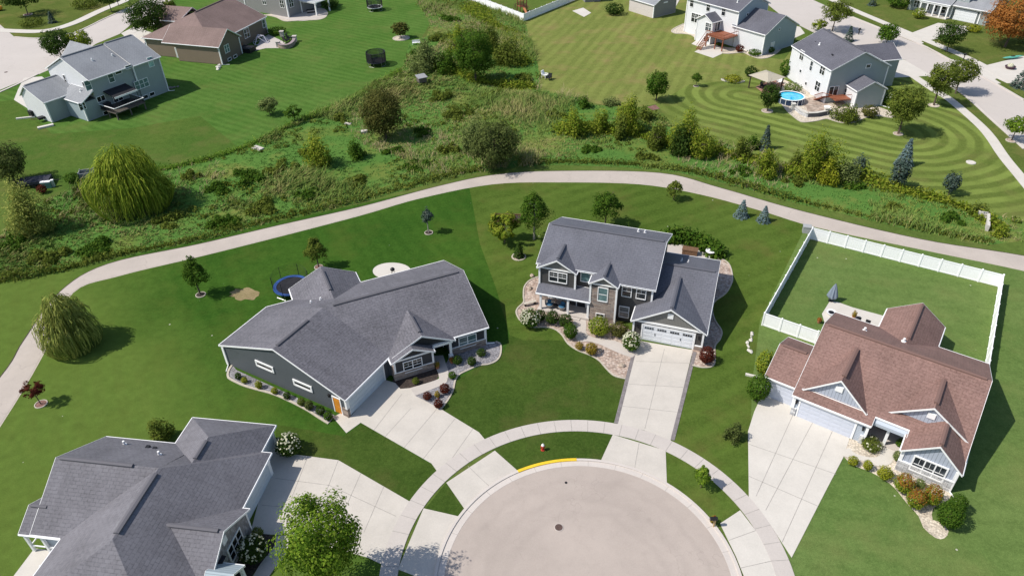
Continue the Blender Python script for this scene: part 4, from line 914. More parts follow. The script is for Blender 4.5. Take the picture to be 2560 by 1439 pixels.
h.win('S', -.3, *zE6(1512, 822), 2.8, 1.5, 3, 2, g=GLASS_B); h.win('S', 0, *zE6(990, 1012), 1.5, .9, 2, 1); h.win('S', 0, *zE6(748, 1108), 1.1, 1.2); h.win('S', 0, *zE6(1058, 1192), 1.1, .6, 1, 1); h.win('S', -.3, *zE6(1562, 988), 1.0, .6, 1, 1); h.win('S', -.3, *zE6(1644, 952), 1.0, .6, 1, 1)
h.window('W', -13.34, 8, 5.6, .6, 1.6); h.window('W', -13.34, 2.2, 5.3, .7, 1.5)
h.corner(-4.7, -.35, 4, 6.7, .2); h.corner(1.0, -.32, .1, 6.7, .22); h.corner(-16.1, 0, .1, 3.3, .2); h.corner(-19.7, 5.4, .1, 3.7, .24)
def deck(m):
    m.box(-13.2, -7.0, -4.6, -.02, 1.25, 1.4)
h.part('deck_floor', deck, WOOD_G)
for x, y in ((-13.0, -4.4), (-10.2, -4.4), (-7.2, -4.4), (-13.0, -2), (-7.2, -2)): h.part('deck_post', lambda m: m.box(x-.1, x+.1, y-.1, y+.1, 0, 1.25), WOOD_G)
def rail(m):
    for z in (2.2,): m.box(-13.2, -7.0, -4.6, -4.48, z, z+.08); m.box(-13.2, -13.08, -4.5, 0, z, z+.08); m.box(-7.12, -7.0, -4.5, 0, z, z+.08)
h.part('deck_rail', rail, WHITE)
def bal(m):
    for i in range(40): x = -13.1+i*.153; m.box(x-.02, x+.02, -4.56, -4.52, 1.4, 2.2)
    for i in range(28): y = -4.4+i*.155; m.box(-13.16, -13.12, y-.02, y+.02, 1.4, 2.2); m.box(-7.08, -7.04, y-.02, y+.02, 1.4, 2.2)
h.part('baluster', bal, BLACK).__setitem__('kind', 'stuff')
h.part('awning', lambda m: m.extrude([(-11.6, -.05, 4.2), (-11.6, -3.2, 3.6), (-11.6, -3.2, 3.4), (-11.6, -.05, 4.0)], (4.6, 0, 0)), DARK)
for x in (-11.5, -7.1): h.part('awning_post', lambda m: m.bar((x, -3.1, 1.4), (x, -3.1, 3.5), .05), BLACK)
h.part('awning_valance', lambda m: m.box(-11.65, -6.95, -3.26, -3.2, 3.3, 3.62), WHITE)
h.window('S', 0, -9.3, 2.5, 1.8, 1.9, 2, 1)
h.downspout(.95, -.45, .1, 6.7, (.9, -.6))
H_E = h

# ================= far left: the brown house
h = House('ranch_house', 'brown sided house with a brown hipped roof beyond the sage house', (-61.36, 154.3), 72.5, R_FARB, S_BROWN)
h.gx(1.4, 22.6, 2.3, 20.8, 3.9, 7.9, 11.3, hipL=7.6)
h.gy(-.3, 8.0, -.45, 14, 3.9, 6.6, 3.85)
h.roof([[(14, 20.5, 3.9), (14, 28, 3.9), (18, 28, 6.2), (18, 19, 6.2)], [(22, 20.5, 3.9), (22, 28, 3.9), (18, 28, 6.2), (18, 19, 6.2)]])
h.penta_y(.1, 7.5, 0, 11, 0, 3.8, 6.35, 3.85); h.box(1.9, 22.2, 2.7, 20.3, 0, 3.8); h.penta_x(14, 22.2, 2.7, 20.3, 3.5, 3.8, 7.6, 11.3); h.box(14.4, 21.7, 20, 27.7, 0, 3.8)
h.done()
h.panel('tan_siding', 'W', 1.9, [(11.2, .1), (20.2, .1), (20.2, 3.6), (11.2, 3.6)], siding('tan_siding', (.24, .185, .14)), .04); h.panel('tan_siding', 'W', .1, [(.1, .1), (10.9, .1), (10.9, 3.6), (.1, 3.6)], MATS['tan_siding'], .04)
zF = lambda x, y: (360+x/6.737, y/6.737)
h.win('S', 0, *zF(1395, 820), 1.5, 1.5, 2, 2, g=GLASS_B); h.win('S', 0, *zF(1440, 1000), 1.1, .5, 1, 1); h.win('S', 0, *zF(1535, 950), 1.1, .5, 1, 1)
h.win('S', 2.66, *zF(1728, 560), 1.9, 1.9, 2, 2, grid=(2, 1)); h.win('S', 2.66, *zF(2015, 400), 1.0, 1.7)
h.door('W', 1.86, 12.3, 1.0, 2.1); h.corner(1.9, 11.0, .1, 3.7, .22); h.corner(.1, 0, .1, 3.7, .22); h.corner(7.5, 0, .1, 3.7, .22); h.corner(1.9, 20.2, .1, 3.7, .22); h.corner(22.2, 2.7, .1, 3.7, .22)
h.downspout(.05, -.1, .1, 3.7, (.6, -1.3)); h.pipe(6.5, 9.5, 5.9, .12); h.pipe(7.2, 9.5, 5.8, .12)
h.vent((9.3, 11.3, 7.9), (22, 11.3, 7.9))
h.part('hot_tub', lambda m: m.box(8.2, 10.6, -1.6, 1.4, 0, 1.0), BLACK); h.part('porch_bench', lambda m: (m.box(8.3, 11.5, 1.5, 2.3, .45, .55), m.box(8.3, 11.5, 2.3, 2.4, .5, 1.1)), WOOD_B)
H_F = h

# ================= top: the grey house with the white pergola
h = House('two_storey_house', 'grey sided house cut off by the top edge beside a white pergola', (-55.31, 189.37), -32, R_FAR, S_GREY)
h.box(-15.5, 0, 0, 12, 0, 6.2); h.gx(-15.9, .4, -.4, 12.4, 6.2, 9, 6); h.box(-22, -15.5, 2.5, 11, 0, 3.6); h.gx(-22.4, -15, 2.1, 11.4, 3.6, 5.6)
h.done()
h.corner(-15.5, 0, .1, 6.1, .25); h.corner(0, 0, .1, 6.1, .3); h.window('S', 0, -1.6, 3.2, 1.3, 1.9, 2, 2); h.window('E', 0, 1.6, 3.2, 1.3, 1.9, 2, 2); h.window('E', 0, 6.5, 3.2, 1.6, 1.9, 2, 2); h.window('S', 0, -8, 3.2, 1.3, 1.9, 2, 2)

# ================= top right: the white house with the red deck
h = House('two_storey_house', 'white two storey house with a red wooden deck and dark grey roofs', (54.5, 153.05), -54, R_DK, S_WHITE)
h.gx(-22.4, -7.2, -.4, 10.4, 7.55, 10.1, 5); h.gx(-8.7, .35, -.35, 11.3, 4.4, 7.4, 5.5); h.gy(-16.3, -11.5, -3.35, .4, 4.85, 6.25)
h.penta_x(-22, -7.5, 0, 10, 0, 7.5, 9.85, 5); h.penta_x(-8, 0, 0, 10.9, 0, 4.35, 7.15, 5.5); h.penta_y(-16, -11.8, -3, 1, 0, 4.8, 6.0)
h.done()
h.panel('shaded_siding', 'E', 0, [(.1, .1), (10.8, .1), (10.8, 4.3), (5.5, 7.05), (.1, 4.3)], S_PALE, .03); h.panel('shaded_siding', 'E', -7.5, [(.2, 4.6), (9.8, 4.6), (9.8, 7.4), (5, 9.7), (.2, 7.4)], S_PALE, .03)  # pale blue over the white walls: their shade is put into the colour
zH = lambda x, y: (1680+x/8, y/8)
for p in ((400, 60), (730, 145), (1035, 235)): h.win('S', 0, *zH(*p), .95, 1.7, 1, 2, grid=(2, 2))
h.win('S', 0, *zH(490, 370), 2.9, 1.9, 3, 2, grid=(2, 2)); h.win('S', -3, *zH(740, 550), 1.9, 1.7, 2, 2, grid=(2, 2)); h.win('S', -3, *zH(695, 785), 1.5, 1.0, 2, 1, grid=(2, 1)); h.win('S', 0, *zH(515, 670), 1.6, 1.5, 2, 2)
h.window('E', 0.03, 4.6, 4.6, .45, .45, 1, 1); h.door('E', .03, 3.2, .9, 2.1); h.window('E', -7.46, 3.0, 6.4, .5, .5, 1, 1)
h.window('E', -11.8, -1.2, 3.7, 1.6, 1.9, 2, 1)
for x, y, z in ((-22, 0, 7.4), (0, 0, 4.3), (-7.5, 0, 7.4), (-16, -3, 4.7), (-11.8, -3, 4.7)): h.corner(x, y, .1, z, .2)
h.part('deck_floor', lambda m: m.box(-11.7, -6.8, -4.8, -.05, 2.5, 2.68), WOOD_R)
for x, y in ((-11.5, -4.6), (-9, -4.6), (-7, -4.6)): h.part('deck_post', lambda m: m.box(x-.1, x+.1, y-.1, y+.1, 0, 2.5), WOOD_R)
def rail(m):
    for z in (2.85, 3.5): m.box(-11.7, -6.8, -4.8, -4.7, z, z+.1); m.box(-6.9, -6.8, -4.8, -.1, z, z+.1)
    for i in range(24): m.box(-11.6+i*.21, -11.56+i*.21, -4.77, -4.73, 2.68, 3.5)
h.part('deck_rail', rail, WOOD_R)
def stair(m):
    for i in range(10): m.box(-11.6-.0*i, -10.5, -4.8-.27*(i+1), -4.8-.27*i, 2.5-.25*(i+1), 2.58-.25*(i+1))
    m.bar((-11.6, -4.8, 3.4), (-11.6, -7.6, .9), .06); m.bar((-10.5, -4.8, 3.4), (-10.5, -7.6, .9), .06); m.bar((-11.6, -4.8, 2.5), (-11.6, -7.6, 0), .1); m.bar((-10.5, -4.8, 2.5), (-10.5, -7.6, 0), .1)
h.part('deck_stairs', stair, WOOD_R)
h.pipe(-9.8, 2, 8.6, .14, .5); h.downspout(.1, -.15, .1, 4.3, (-.5, -1.0))
H_H = h

# ================= right: the white and blue-grey house with the pool
h = House('two_storey_house', 'white and grey house with a dark gable roof beside the round blue pool', (58.09, 126.19), -80, R_DK, S_SAGE)
h.gx(-14.1, .35, -.3, 11.5, 6.2, 9.1, 5.6); h.gx(0, 3.75, 3.5, 9.5, 3.3, 4.85, 6.5); h.gy(-12.5, -4.8, 9, 17.5, 5.2, 7.2)
h.penta_x(-13.8, 0, 0, 11.2, 0, 6.1, 8.85, 5.6); h.penta_x(-1, 3.4, 3.8, 9.2, 0, 3.2, 4.6, 6.5); h.penta_y(-12.2, -5.1, 10, 17.2, 0, 5.1, 6.95)
h.done()
h.panel('white_siding', 'S', 0, [(-13.75, .1), (-.05, .1), (-.05, 6.0), (-13.75, 6.0)], S_WHITE, .04); h.panel('white_siding', 'S', 3.8, [(.05, .1), (3.35, .1), (3.35, 3.1), (.05, 3.1)], S_WHITE, .04)
zI = lambda x, y: (1940+x/5.997, 60+y/5.997)
for p, a_, b_, nx in (((390, 475), 1.3, 1.7, 2), ((532, 632), .8, 1.7, 1), ((700, 690), 1.5, 1.7, 2), ((370, 708), .6, .55, 1), ((452, 895), .6, .55, 1), ((625, 935), 1.5, 1.7, 2), ((528, 1078), .6, .45, 1), ((622, 1142), .6, .45, 1)):
    h.win('S', -.04, *zI(*p), a_, b_, nx, 2 if b_ > 1 else 1)
h.win('S', 3.76, *zI(1028, 1020), 1.2, 1.5, 2, 2); h.win('E', 0, *zI(1385, 632), .8, .6, 1, 1); h.win('E', 0, *zI(855, 1020), 1.7, 2.0, 2, 1, name='patio_door')
h.vent((-13.8, 5.6, 9.1), (0, 5.6, 9.1)); h.boxvent(-11, 2.8, 7.6); h.pipe(-9.4, 2.6, 7.6, .13, .4); h.boxvent(-4.3, 2.3, 7.4); h.boxvent(-3.9, 2.2, 7.4)
for x, y, z in ((-13.8, 0, 6), (0, 0, 6), (3.4, 3.8, 3.1), (3.4, 9.2, 3.1), (0, 11.2, 6)): h.corner(x, y, .1, z, .2)
h.part('deck_floor', lambda m: m.box(.0, 2.4, .6, 3.7, 1.25, 1.4), WOOD_R)
def stair(m):
    for i in range(7): m.box(-.1-.3*(i+1)+.3, .2-.3*i, -.9, .55, 1.3-.18*(i+1), 1.36-.18*(i+1))
    for y in (-.9, .55): m.bar((.2, y, 2.2), (-2.0, y, .9), .07); m.bar((.2, y, 1.3), (-2.0, y, 0), .1)
    for i in range(8): 
        for y in (-.9, .55): m.bar((.2-.3*i, y, 1.3-.18*i), (.2-.3*i, y, 2.2-.18*i), .03)
    m.box(.0, .2, -.9, .6, 1.25, 1.4); m.bar((.3, -.9, 2.2), (2.3, .6, 2.2), .06); m.bar((2.3, .6, 2.2), (2.3, 3.6, 2.2), .06)
h.part('deck_stairs', stair, WOOD_R)
h.downspout(3.45, 9.3, .1, 3.1, (1.2, .9))
H_I = h

# ================= top right corner: the blue-grey house with the columned porch
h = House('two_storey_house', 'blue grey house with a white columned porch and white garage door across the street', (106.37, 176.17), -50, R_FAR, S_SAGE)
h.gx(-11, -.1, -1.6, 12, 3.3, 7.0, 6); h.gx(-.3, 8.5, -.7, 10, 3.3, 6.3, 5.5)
h.box(-10.6, -.3, .9, 11.6, 0, 3.2); h.box(0, 6.3, 0, 9.6, 0, 3.2); h.penta_x(0, 8, 0, 9.6, 0, 3.2, 6.0, 5.5); h.box(-.1, 2.8, .8, 6, 3, 6.6); h.gx(-.5, 3.2, .3, 6.4, 6.5, 8)
h.done()
h.garage('S', -.02, 3.2, 4.6, 2.3, DOORW); h.part('trim_band', lambda m: m.box(-.1, 6.5, -.15, -.03, 2.75, 3.1), WHITE); h.corner(6.3, 0, .1, 3.1, .3); h.corner(0, 0, .1, 3.1, .3)
for i in range(5): x = -6.9+i*1.6; h.part('porch_post', lambda m: m.box(x-.15, x+.15, -1.45, -1.15, .2, 3.1), WHITE)
h.part('porch_floor', lambda m: m.box(-7.3, -.2, -1.6, .9, 0, .2), CONC3); h.part('porch_beam', lambda m: m.box(-7.3, -.2, -1.5, -1.2, 2.8, 3.15), WHITE)
for x in (-6, -4.2, -2.2): h.window('S', .9, x, 1.5, .9, 1.7)
h.window('S', .9, -8.8, 1.6, 1.2, 1.5, 2, 2); h.window('S', .76, 1.3, 5.0, .9, 1.1, 1, 2)

# ================= top: beige garage and the white screened sunroom
h = House('garage_building', 'beige walled building with a grey gable end beside the dry mown lawn', (36.15, 181.82), -55, R_FAR, S_BEIGE, 'building')
h.gx(-9, .35, -.3, 8.2, 3.15, 5.4, 3.9); h.penta_x(-8.6, 0, 0, 7.8, 0, 3.1, 5.15, 3.9); h.done()
h.panel('grey_siding', 'E', 0, [(.1, .1), (7.7, .1), (7.7, 3.0), (3.9, 5.0), (.1, 3.0)], S_GREY, .03); h.part('gable_vent', lambda m: m.box(.03, .1, 3.2, 4.6, 3.0, 3.3), WHITE); h.corner(0, 0, .1, 3, .2)
h = House('sunroom', 'white screened sunroom on a grey base at the top edge', (20.9, 197.3), 11.2, R_FAR, WHITE, 'sunroom')
h.box(0, 4.2, 0, 6, 0, .95); o_ = h.done(); o_.data.materials[0] = S_GREY
h.part('screen_wall', lambda m: (m.box(.1, 4.1, .1, 5.9, .95, 3.6)), glass('pale_screen', (.45, .45, .45), .4))
for x in (0.05, 1.4, 2.8, 4.15): h.part('screen_post', lambda m: m.box(x-.08, x+.08, .0, .16, .95, 3.6), WHITE)
for y in (2, 4, 5.9): h.part('screen_post', lambda m: m.box(-.03, .13, y-.08, y+.08, .95, 3.6), WHITE)
h.gx(-.4, 4.6, -.4, 6.4, 3.6, 5.0)
# ------------------------------------------------------------------ plants
def quads(name, Cn, Nn, size, elong, mat, parent=None, rng=RN, mi=None):
    """many small leaf-shaped faces, each its own island"""
    n = len(Cn); Nn = Nn/np.maximum(1e-6, np.linalg.norm(Nn, axis=1, keepdims=True))
    a = rng.normal(size=(n, 3)); u = np.cross(Nn, a); u /= np.maximum(1e-6, np.linalg.norm(u, axis=1, keepdims=True)); v = np.cross(Nn, u)
    s = np.asarray(size)*rng.uniform(.65, 1.35, (n, 1)); u = u*s*elong; v = v*s/elong
    P_ = np.stack([Cn-u, Cn-v*.8-u*.1, Cn+u, Cn+v*.8+u*.1], 1).reshape(-1, 3)
    return facemesh(name, P_, 4, mat, parent, mi)

def facemesh(name, P_, k, mat, parent=None, mi=None):
    me = bpy.data.meshes.new(name); nv = len(P_); nf = nv//k
    me.vertices.add(nv); me.vertices.foreach_set('co', P_.astype(np.float32).ravel())
    me.loops.add(nv); me.loops.foreach_set('vertex_index', np.arange(nv, dtype=np.int32))
    me.polygons.add(nf); me.polygons.foreach_set('loop_start', np.arange(0, nv, k, dtype=np.int32))
    me.polygons.foreach_set('loop_total', np.full(nf, k, dtype=np.int32))
    for q in (mat if isinstance(mat, (list, tuple)) else [mat]): me.materials.append(q)
    if mi is not None: me.polygons.foreach_set('material_index', mi.astype(np.int32))
    me.update(calc_edges=True)
    o = bpy.data.objects.new(name, me); COL.objects.link(o)
    if parent: o.parent = parent
    return o

def sphere_dirs(n, rng=RN):
    d = rng.normal(size=(n, 3)); return d/np.linalg.norm(d, axis=1, keepdims=True)

def crown_pts(kind, r, z0, z1, n, rng=RN):
    zc, rz = (z0+z1)/2, (z1-z0)/2
    if kind == 'shrub':                       # a dense dome standing on the ground
        K = 22; cd_ = sphere_dirs(K, rng); cd_[:, 2] = np.abs(cd_[:, 2])
        d = sphere_dirs(n, rng); q = rng.uniform(.55, 1, (n, 1))**.6
        lump = 1+.2*np.max(d@cd_.T, axis=1, keepdims=True)**8-.12+rng.normal(0, .05, (n, 1))
        p = d*q*lump; nr = d+rng.normal(size=(n, 3))*.45; nr[:, 2] += .3
        p[:, 2] = np.where(p[:, 2] < 0, p[:, 2]*.75, p[:, 2])
        return p*np.array([r, r, (z1-z0)*.56])+np.array([0, 0, z0+(z1-z0)*.42]), nr
    if kind == 'bush':                        # several overlapping mounds of uneven height, with shoots
        K = rng.integers(16, 24); a = rng.uniform(0, 2*np.pi, K); q = rng.uniform(.0, .78, K)
        top = np.sqrt(np.clip(1-q**2*.85, .1, 1))*rng.uniform(.62, 1.0, K); top[0] = 1.; q[0] = .15; low = rng.uniform(size=K) < .3; top[low] *= .55
        rk = rng.uniform(.26, .46, K); k = rng.integers(0, K, n)
        d = sphere_dirs(n, rng); sh = rng.uniform(.3, 1.1, (n, 1))**.6
        rz_ = np.minimum(.36, top*.5); p = d*sh*(1+rng.normal(0, .08, (n, 1)))*np.stack([rk[k], rk[k], rz_[k]*1.15], 1)+np.stack([q[k]*np.cos(a[k]), q[k]*np.sin(a[k]), (top-rz_)[k]], 1)
        stem_ = rng.uniform(size=n) < .22; p[stem_, 2] *= rng.uniform(.1, .9, stem_.sum())
        nr = d+rng.normal(size=(n, 3))*.45; nr[:, 2] += .35
        return p*np.array([r, r, z1-z0])+np.array([0, 0, z0]), nr
    if kind in ('round', 'oval', 'open'):
        K = {'round': 60, 'oval': 40, 'open': 34}[kind]
        d = sphere_dirs(K, rng); rad = rng.uniform(.5, .9, (K, 1)); c = d*rad; cs = rng.uniform(.18, .33, K)*(1.0 if kind != 'open' else .9)
        k = rng.integers(0, K, n); off = sphere_dirs(n, rng)*rng.uniform(.15, 1, (n, 1))**.5
        p = c[k]+off*cs[k][:, None]
        if kind != 'open':
            f = rng.uniform(size=n) < .3; vol = sphere_dirs(n, rng)*rng.uniform(0, .8, (n, 1))**.33; p = np.where(f[:, None], vol*.85, p)
        nr = p*1.0+off*.9+rng.normal(size=(n, 3))*.35; nr[:, 2] += .5
        if kind == 'oval':
            t = (p[:, 2]+1)/2; fz = np.clip(1.75-1.2*np.clip(t, 0, 1.2), .38, 1.7)[:, None]; p[:, :2] *= fz
        return p*np.array([r, r, rz])+np.array([0, 0, zc]), nr
    if kind == 'spruce':
        t = rng.uniform(0, 1, n)**1.35; tiers = 9
        tt = (np.floor(t*tiers)+rng.uniform(0, .35, n))/tiers
        R = r*(1-tt)*.98+.03*r; q = rng.uniform(.25, 1, n)**.6; a = rng.uniform(0, 2*np.pi, n); nb = 9
        a = (np.round(a/(2*np.pi)*nb)+rng.normal(0, .16, n))*2*np.pi/nb+tt*7
        rr = R*q; z = z0+(z1-z0)*tt-(q**2)*.10*(z1-z0)*(1-tt)+rng.normal(0, .02, n)*(z1-z0)
        p = np.stack([rr*np.cos(a), rr*np.sin(a), z], 1); nr = np.stack([np.cos(a)*.5, np.sin(a)*.5, np.full(n, .9)], 1)+rng.normal(size=(n, 3))*.25
        return p, nr

def willow(name, r, z0, z1, n, mat, parent, leafw=.09, rng=RN, droop=1.0):
    S = max(60, n//9); d = sphere_dirs(S*3, rng); d = d[d[:, 2] > -.1][:S]; S = len(d)
    H_ = z1-z0; D_n = 7; aa = rng.uniform(0, 2*np.pi)+np.arange(D_n)*2.4; off = np.linspace(.05, .62, D_n); hs = 1-np.linspace(0, .42, D_n)*rng.uniform(.7, 1.2, D_n); rs = rng.uniform(.36, .52, D_n)
    k = rng.integers(0, D_n, S); q = rng.uniform(.55, 1, (S, 1))
    P0 = d*q*np.stack([rs[k]*r, rs[k]*r, np.full(S, H_*.26)], 1)+np.stack([off[k]*r*np.cos(aa[k]), off[k]*r*np.sin(aa[k]), z0+H_*(hs[k]-.27)], 1)
    st = P0/np.array([r, r, H_])+d*.4
    ln = rng.uniform(.3, .95, S)*H_*.55*droop; segs = 5; out = []
    hd = np.stack([st[:, 0], st[:, 1], np.zeros(S)], 1); hd /= np.maximum(.05, np.linalg.norm(hd, axis=1, keepdims=True))
    side = np.stack([-hd[:, 1], hd[:, 0], np.zeros(S)], 1)
    tw = rng.uniform(-1, 1, (S, 1)); side = side*np.cos(tw)+hd*np.sin(tw)
    prev = P0
    for j in range(segs):
        t = (j+1)/segs
        nx = P0+hd*(r*.22*np.sqrt(t))*rng.uniform(.6, 1.2, (S, 1))+np.array([0, 0, -1.])*(ln*t**1.35)[:, None]+rng.normal(0, .05, (S, 3))*r*.3
        nx[:, 2] = np.maximum(nx[:, 2], z0*.3+.05)
        tz = np.clip(nx[:, 2]/z1, 0, 1); Rm = r*1.05*np.sqrt(np.clip(1-((tz-.45)/.64)**2, .2, 1)); hr = np.hypot(nx[:, 0], nx[:, 1]); f_ = np.minimum(1, Rm/np.maximum(hr, 1e-3)); nx[:, 0] *= f_; nx[:, 1] *= f_
        w0, w1 = leafw*(1.15-.5*(j/segs)), leafw*(1.15-.5*t)
        out.append(np.stack([prev-side*w0, prev+side*w0, nx+side*w1, nx-side*w1], 1)); prev = nx
    return facemesh(name, np.concatenate(out).reshape(-1, 3), 4, mat, parent)

def trunk(h, r, mat, parent, limbs=5, crown_r=1.0, top=None, stems=1):
    m = MB(); rr = random.Random(int(h*1000)+int(crown_r*777))
    for s in range(stems):
        b = Vector((0, 0, 0)) if stems == 1 else Vector((rr.uniform(-.15, .15), rr.uniform(-.15, .15), 0))
        lean = Vector((rr.uniform(-.06, .06), rr.uniform(-.06, .06), 0))*h
        if stems > 1: lean = Vector((rr.uniform(-.5, .5), rr.uniform(-.5, .5), 0))*crown_r
        p0 = b; n = 4
        for i in range(n):
            t = (i+1)/n; p1 = b+lean*t+Vector((0, 0, h*t)); m.bar(p0-Vector((0, 0, .05)), p1, r*(1.15-.8*(i/n)), 7, 0, r*(1.15-.8*t)); p0 = p1
        for i in range(limbs):
            t = rr.uniform(.4, .9); a = rr.uniform(0, 6.28); q = b+lean*t+Vector((0, 0, h*t))
            e = q+Vector((math.cos(a), math.sin(a), rr.uniform(.5, 1.1)))*crown_r*rr.uniform(.35, .6); m.bar(q, e, r*.45, 5, 0, r*.15)
    return m.build('trunk', mat, parent)

def measure(bx, by, top, wpx):
    g = at(bx, by); lo, hi = 0.05, 30.
    for _ in range(40):
        md = (lo+hi)/2
        if project((g.x, g.y, md))[1] > top: lo = md
        else: hi = md
    hh = lo; a = project((g.x, g.y, hh*.6)); b = project((g.x+1, g.y, hh*.6))
    return g, hh, wpx/abs(b[0]-a[0])/2

L_MAPLE = leafmat('maple_leaves', [(.03, .07, .012), (.072, .135, .022), (.125, .195, .036), (.19, .25, .065)])
L_GREEN = leafmat('green_leaves', [(.02, .055, .012), (.045, .095, .02), (.08, .13, .03)])
L_DARK = leafmat('dark_leaves', [(.014, .035, .012), (.03, .06, .02), (.055, .085, .03)])
L_YG = leafmat('yellow_green_leaves', [(.055, .10, .016), (.105, .155, .026), (.17, .205, .045), (.22, .235, .06)])
L_OLIVE = leafmat('olive_leaves', [(.045, .07, .02), (.085, .115, .034), (.14, .165, .055)])
L_GREY = leafmat('grey_green_leaves', [(.06, .085, .05), (.11, .145, .085), (.18, .22, .14)])
L_GDARK = leafmat('grey_olive_leaves', [(.03, .045, .024), (.065, .088, .045), (.115, .14, .078)])
L_WIL = leafmat('willow_leaves', [(.055, .095, .018), (.12, .175, .034), (.20, .25, .055), (.26, .3, .08)])
L_WILG = leafmat('pale_willow_leaves', [(.07, .095, .038), (.14, .17, .07), (.22, .245, .115), (.28, .3, .15)])
L_BROWN = leafmat('brownish_leaves', [(.035, .045, .02), (.07, .075, .034), (.11, .11, .055)])
L_SPR = leafmat('blue_spruce_needles', [(.05, .085, .085), (.11, .165, .17), (.20, .26, .27)], .1)
L_SPRD = leafmat('dark_spruce_needles', [(.025, .05, .04), (.06, .09, .07), (.11, .14, .12)], .1)
L_PURP = leafmat('purple_leaves', [(.035, .008, .012), (.07, .018, .022), (.11, .035, .04)])
L_RUST = leafmat('rust_leaves', [(.14, .055, .025), (.22, .085, .035), (.30, .14, .075), (.2, .10, .05)])
L_ORTOP = leafmat('rust_tips', [(.17, .07, .025), (.24, .11, .045), (.16, .12, .03)])
L_GOLD = leafmat('golden_leaves', [(.10, .13, .016), (.17, .195, .03), (.27, .27, .055)])
L_FLOWER = leafmat('white_blossoms', [(.5, .5, .33), (.62, .61, .45), (.72, .7, .58)], .15)
L_DRYP = leafmat('dry_ornamental_leaves', [(.14, .11, .03), (.24, .17, .05), (.12, .13, .03)])
SEED = [100]

def plant(kind, label, cat, base, top, wpx, mat, tr=.22, name=None, group=None, ringc=None, bark=None, dens=1.0, blossoms=0, leaf=1.0, tops=None, stems=1):
    SEED[0] += 1; rng = np.random.default_rng(SEED[0])
    g, hh, r = measure(base[0], base[1], top, wpx)
    nm = name or {'spruce': 'spruce_tree', 'shrub': 'shrub', 'bush': 'shrub', 'willow': 'willow_tree', 'hedge': 'hedge'}.get(kind, 'tree')
    t = thing(nm, label, cat, g, rng.uniform(0, 6.28), group)
    area = wpx*.4*max(12, abs(base[1]-top)*.4); n = int(min(14000, max(420, 3.0*area*dens)))
    z0 = hh*tr; bark = bark or BARK
    if kind == 'willow':
        willow('crown', r, z0, hh, int(n*1.1), mat, t, leafw=max(.045, 1.0*r/math.sqrt(n)*1.15)*leaf, rng=rng, droop=1.2)
        trunk(hh*.6, max(.08, hh*.025), bark, t, 6, r)
    else:
        sil = math.pi*r*(hh-z0)/2; s = math.sqrt(sil/n)*1.72*leaf
        C_, N_ = crown_pts(kind, r*1.04, z0, hh, n, rng)
        C_[:, 2] = np.maximum(C_[:, 2], .03)
        el = {'bush': 1.3, 'spruce': 1.5, 'round': 1.15, 'oval': 1.25, 'shrub': 1.2, 'open': 1.35}[kind]
        mi = None
        if tops is not None: mi = ((C_[:, 2] > z0+(hh-z0)*.62+.1*hh*np.sin(C_[:, 0]*9/r)) & (rng.uniform(size=n) < .75)).astype(int)
        quads('crown' if nm.endswith('tree') else 'foliage', C_, N_, s, el, [mat, tops] if tops is not None else mat, t, rng, mi)
        if blossoms:
            d = sphere_dirs(blossoms*2, rng); d[:, 2] = np.abs(d[:, 2]); d = d[:blossoms]
            b = d*np.array([r*1.02, r*1.02, (hh-z0)*.53])+np.array([0, 0, z0+(hh-z0)*.5])
            bb = np.repeat(b, 4, 0)+rng.normal(0, .04, (len(b)*4, 3)); quads('blossom', bb, np.repeat(d, 4, 0)+rng.normal(0, .4, (len(bb), 3)), .075, 1.0, L_FLOWER, t, rng)
        if kind in ('shrub', 'bush'): trunk(hh*.5, max(.02, hh*.02), bark, t, 3, r*.8, stems=3).name = 'stem'
        else: trunk(hh*(.86 if kind in ('spruce', 'oval') else .7), max(.045, hh*.019), bark, t, 0 if kind == 'spruce' else 7, r, stems=stems)
    if ringc:
        m = MB(); rad = max(.55, min(1.5, r*.55))*ringc[1]; m.lathe([(rad*1.08, 0), (rad*1.08, .09), (rad*.92, .1), (rad*.9, .05)], 20, 1, cap=False); m.lathe([(0.02, .1), (rad*.92, .055)], 20, 0, cap=False)
        ro = m.build('tree_ring', [ringc[0], EDGE]); ro.location = g; tag(ro, ringc[2], 'tree ring', 'edged rings round the trees')
    return t

P = plant
# near yards
P('willow', 'pale weeping willow with a low rounded crown beside the bend of the trail', 'tree', (190, 862), 730, 160, L_WILG, .02, leaf=1.0)
P('open', 'small purple leaved tree in a pink mulch ring near the trail', 'tree', (103, 1010), 955, 58, L_PURP, .42, ringc=(REDMULCH, .9, 'pink mulch ring under the small purple tree'))
P('oval', 'slim young tree nearest the worn straw patch in the deep green lawn', 'tree', (502, 737), 640, 54, L_GREEN, .2, ringc=(MULCH, .8, 'grey edged ring under the tree by the worn straw patch'))
P('oval', 'young tree behind the blue trampoline and the ranch sunroom', 'tree', (797, 668), 590, 48, L_OLIVE, .25, ringc=(REDMULCH, .8, 'reddish ring under the tree behind the blue trampoline'))
P('oval', 'thin staked sapling standing alone below the trail', 'tree', (1072, 582), 519, 30, L_SPRD, .45, ringc=(MULCH, 1.0, 'pale ring under the lone staked sapling'), bark=BARK_L)
P('oval', 'bright leafy birch with a white trunk left of the stone tower house', 'tree', (1335, 598), 474, 76, L_GREEN, .25, bark=BARK_L)
P('open', 'yellow green crab apple tree next to the wooden raised bed', 'tree', (1262, 606), 530, 84, L_YG, .15, leaf=1.2)
P('spruce', 'tiny dark conifer in a pale ring left of the stone tower house', 'tree', (1297, 642), 604, 32, L_DARK, .05, ringc=(TAN, 1.6, 'pale gravel ring round the tiny dark conifer'))
P('oval', 'leafy tree rising behind the ridge of the stone tower house', 'tree', (1512, 567), 472, 72, L_GREEN, .25)
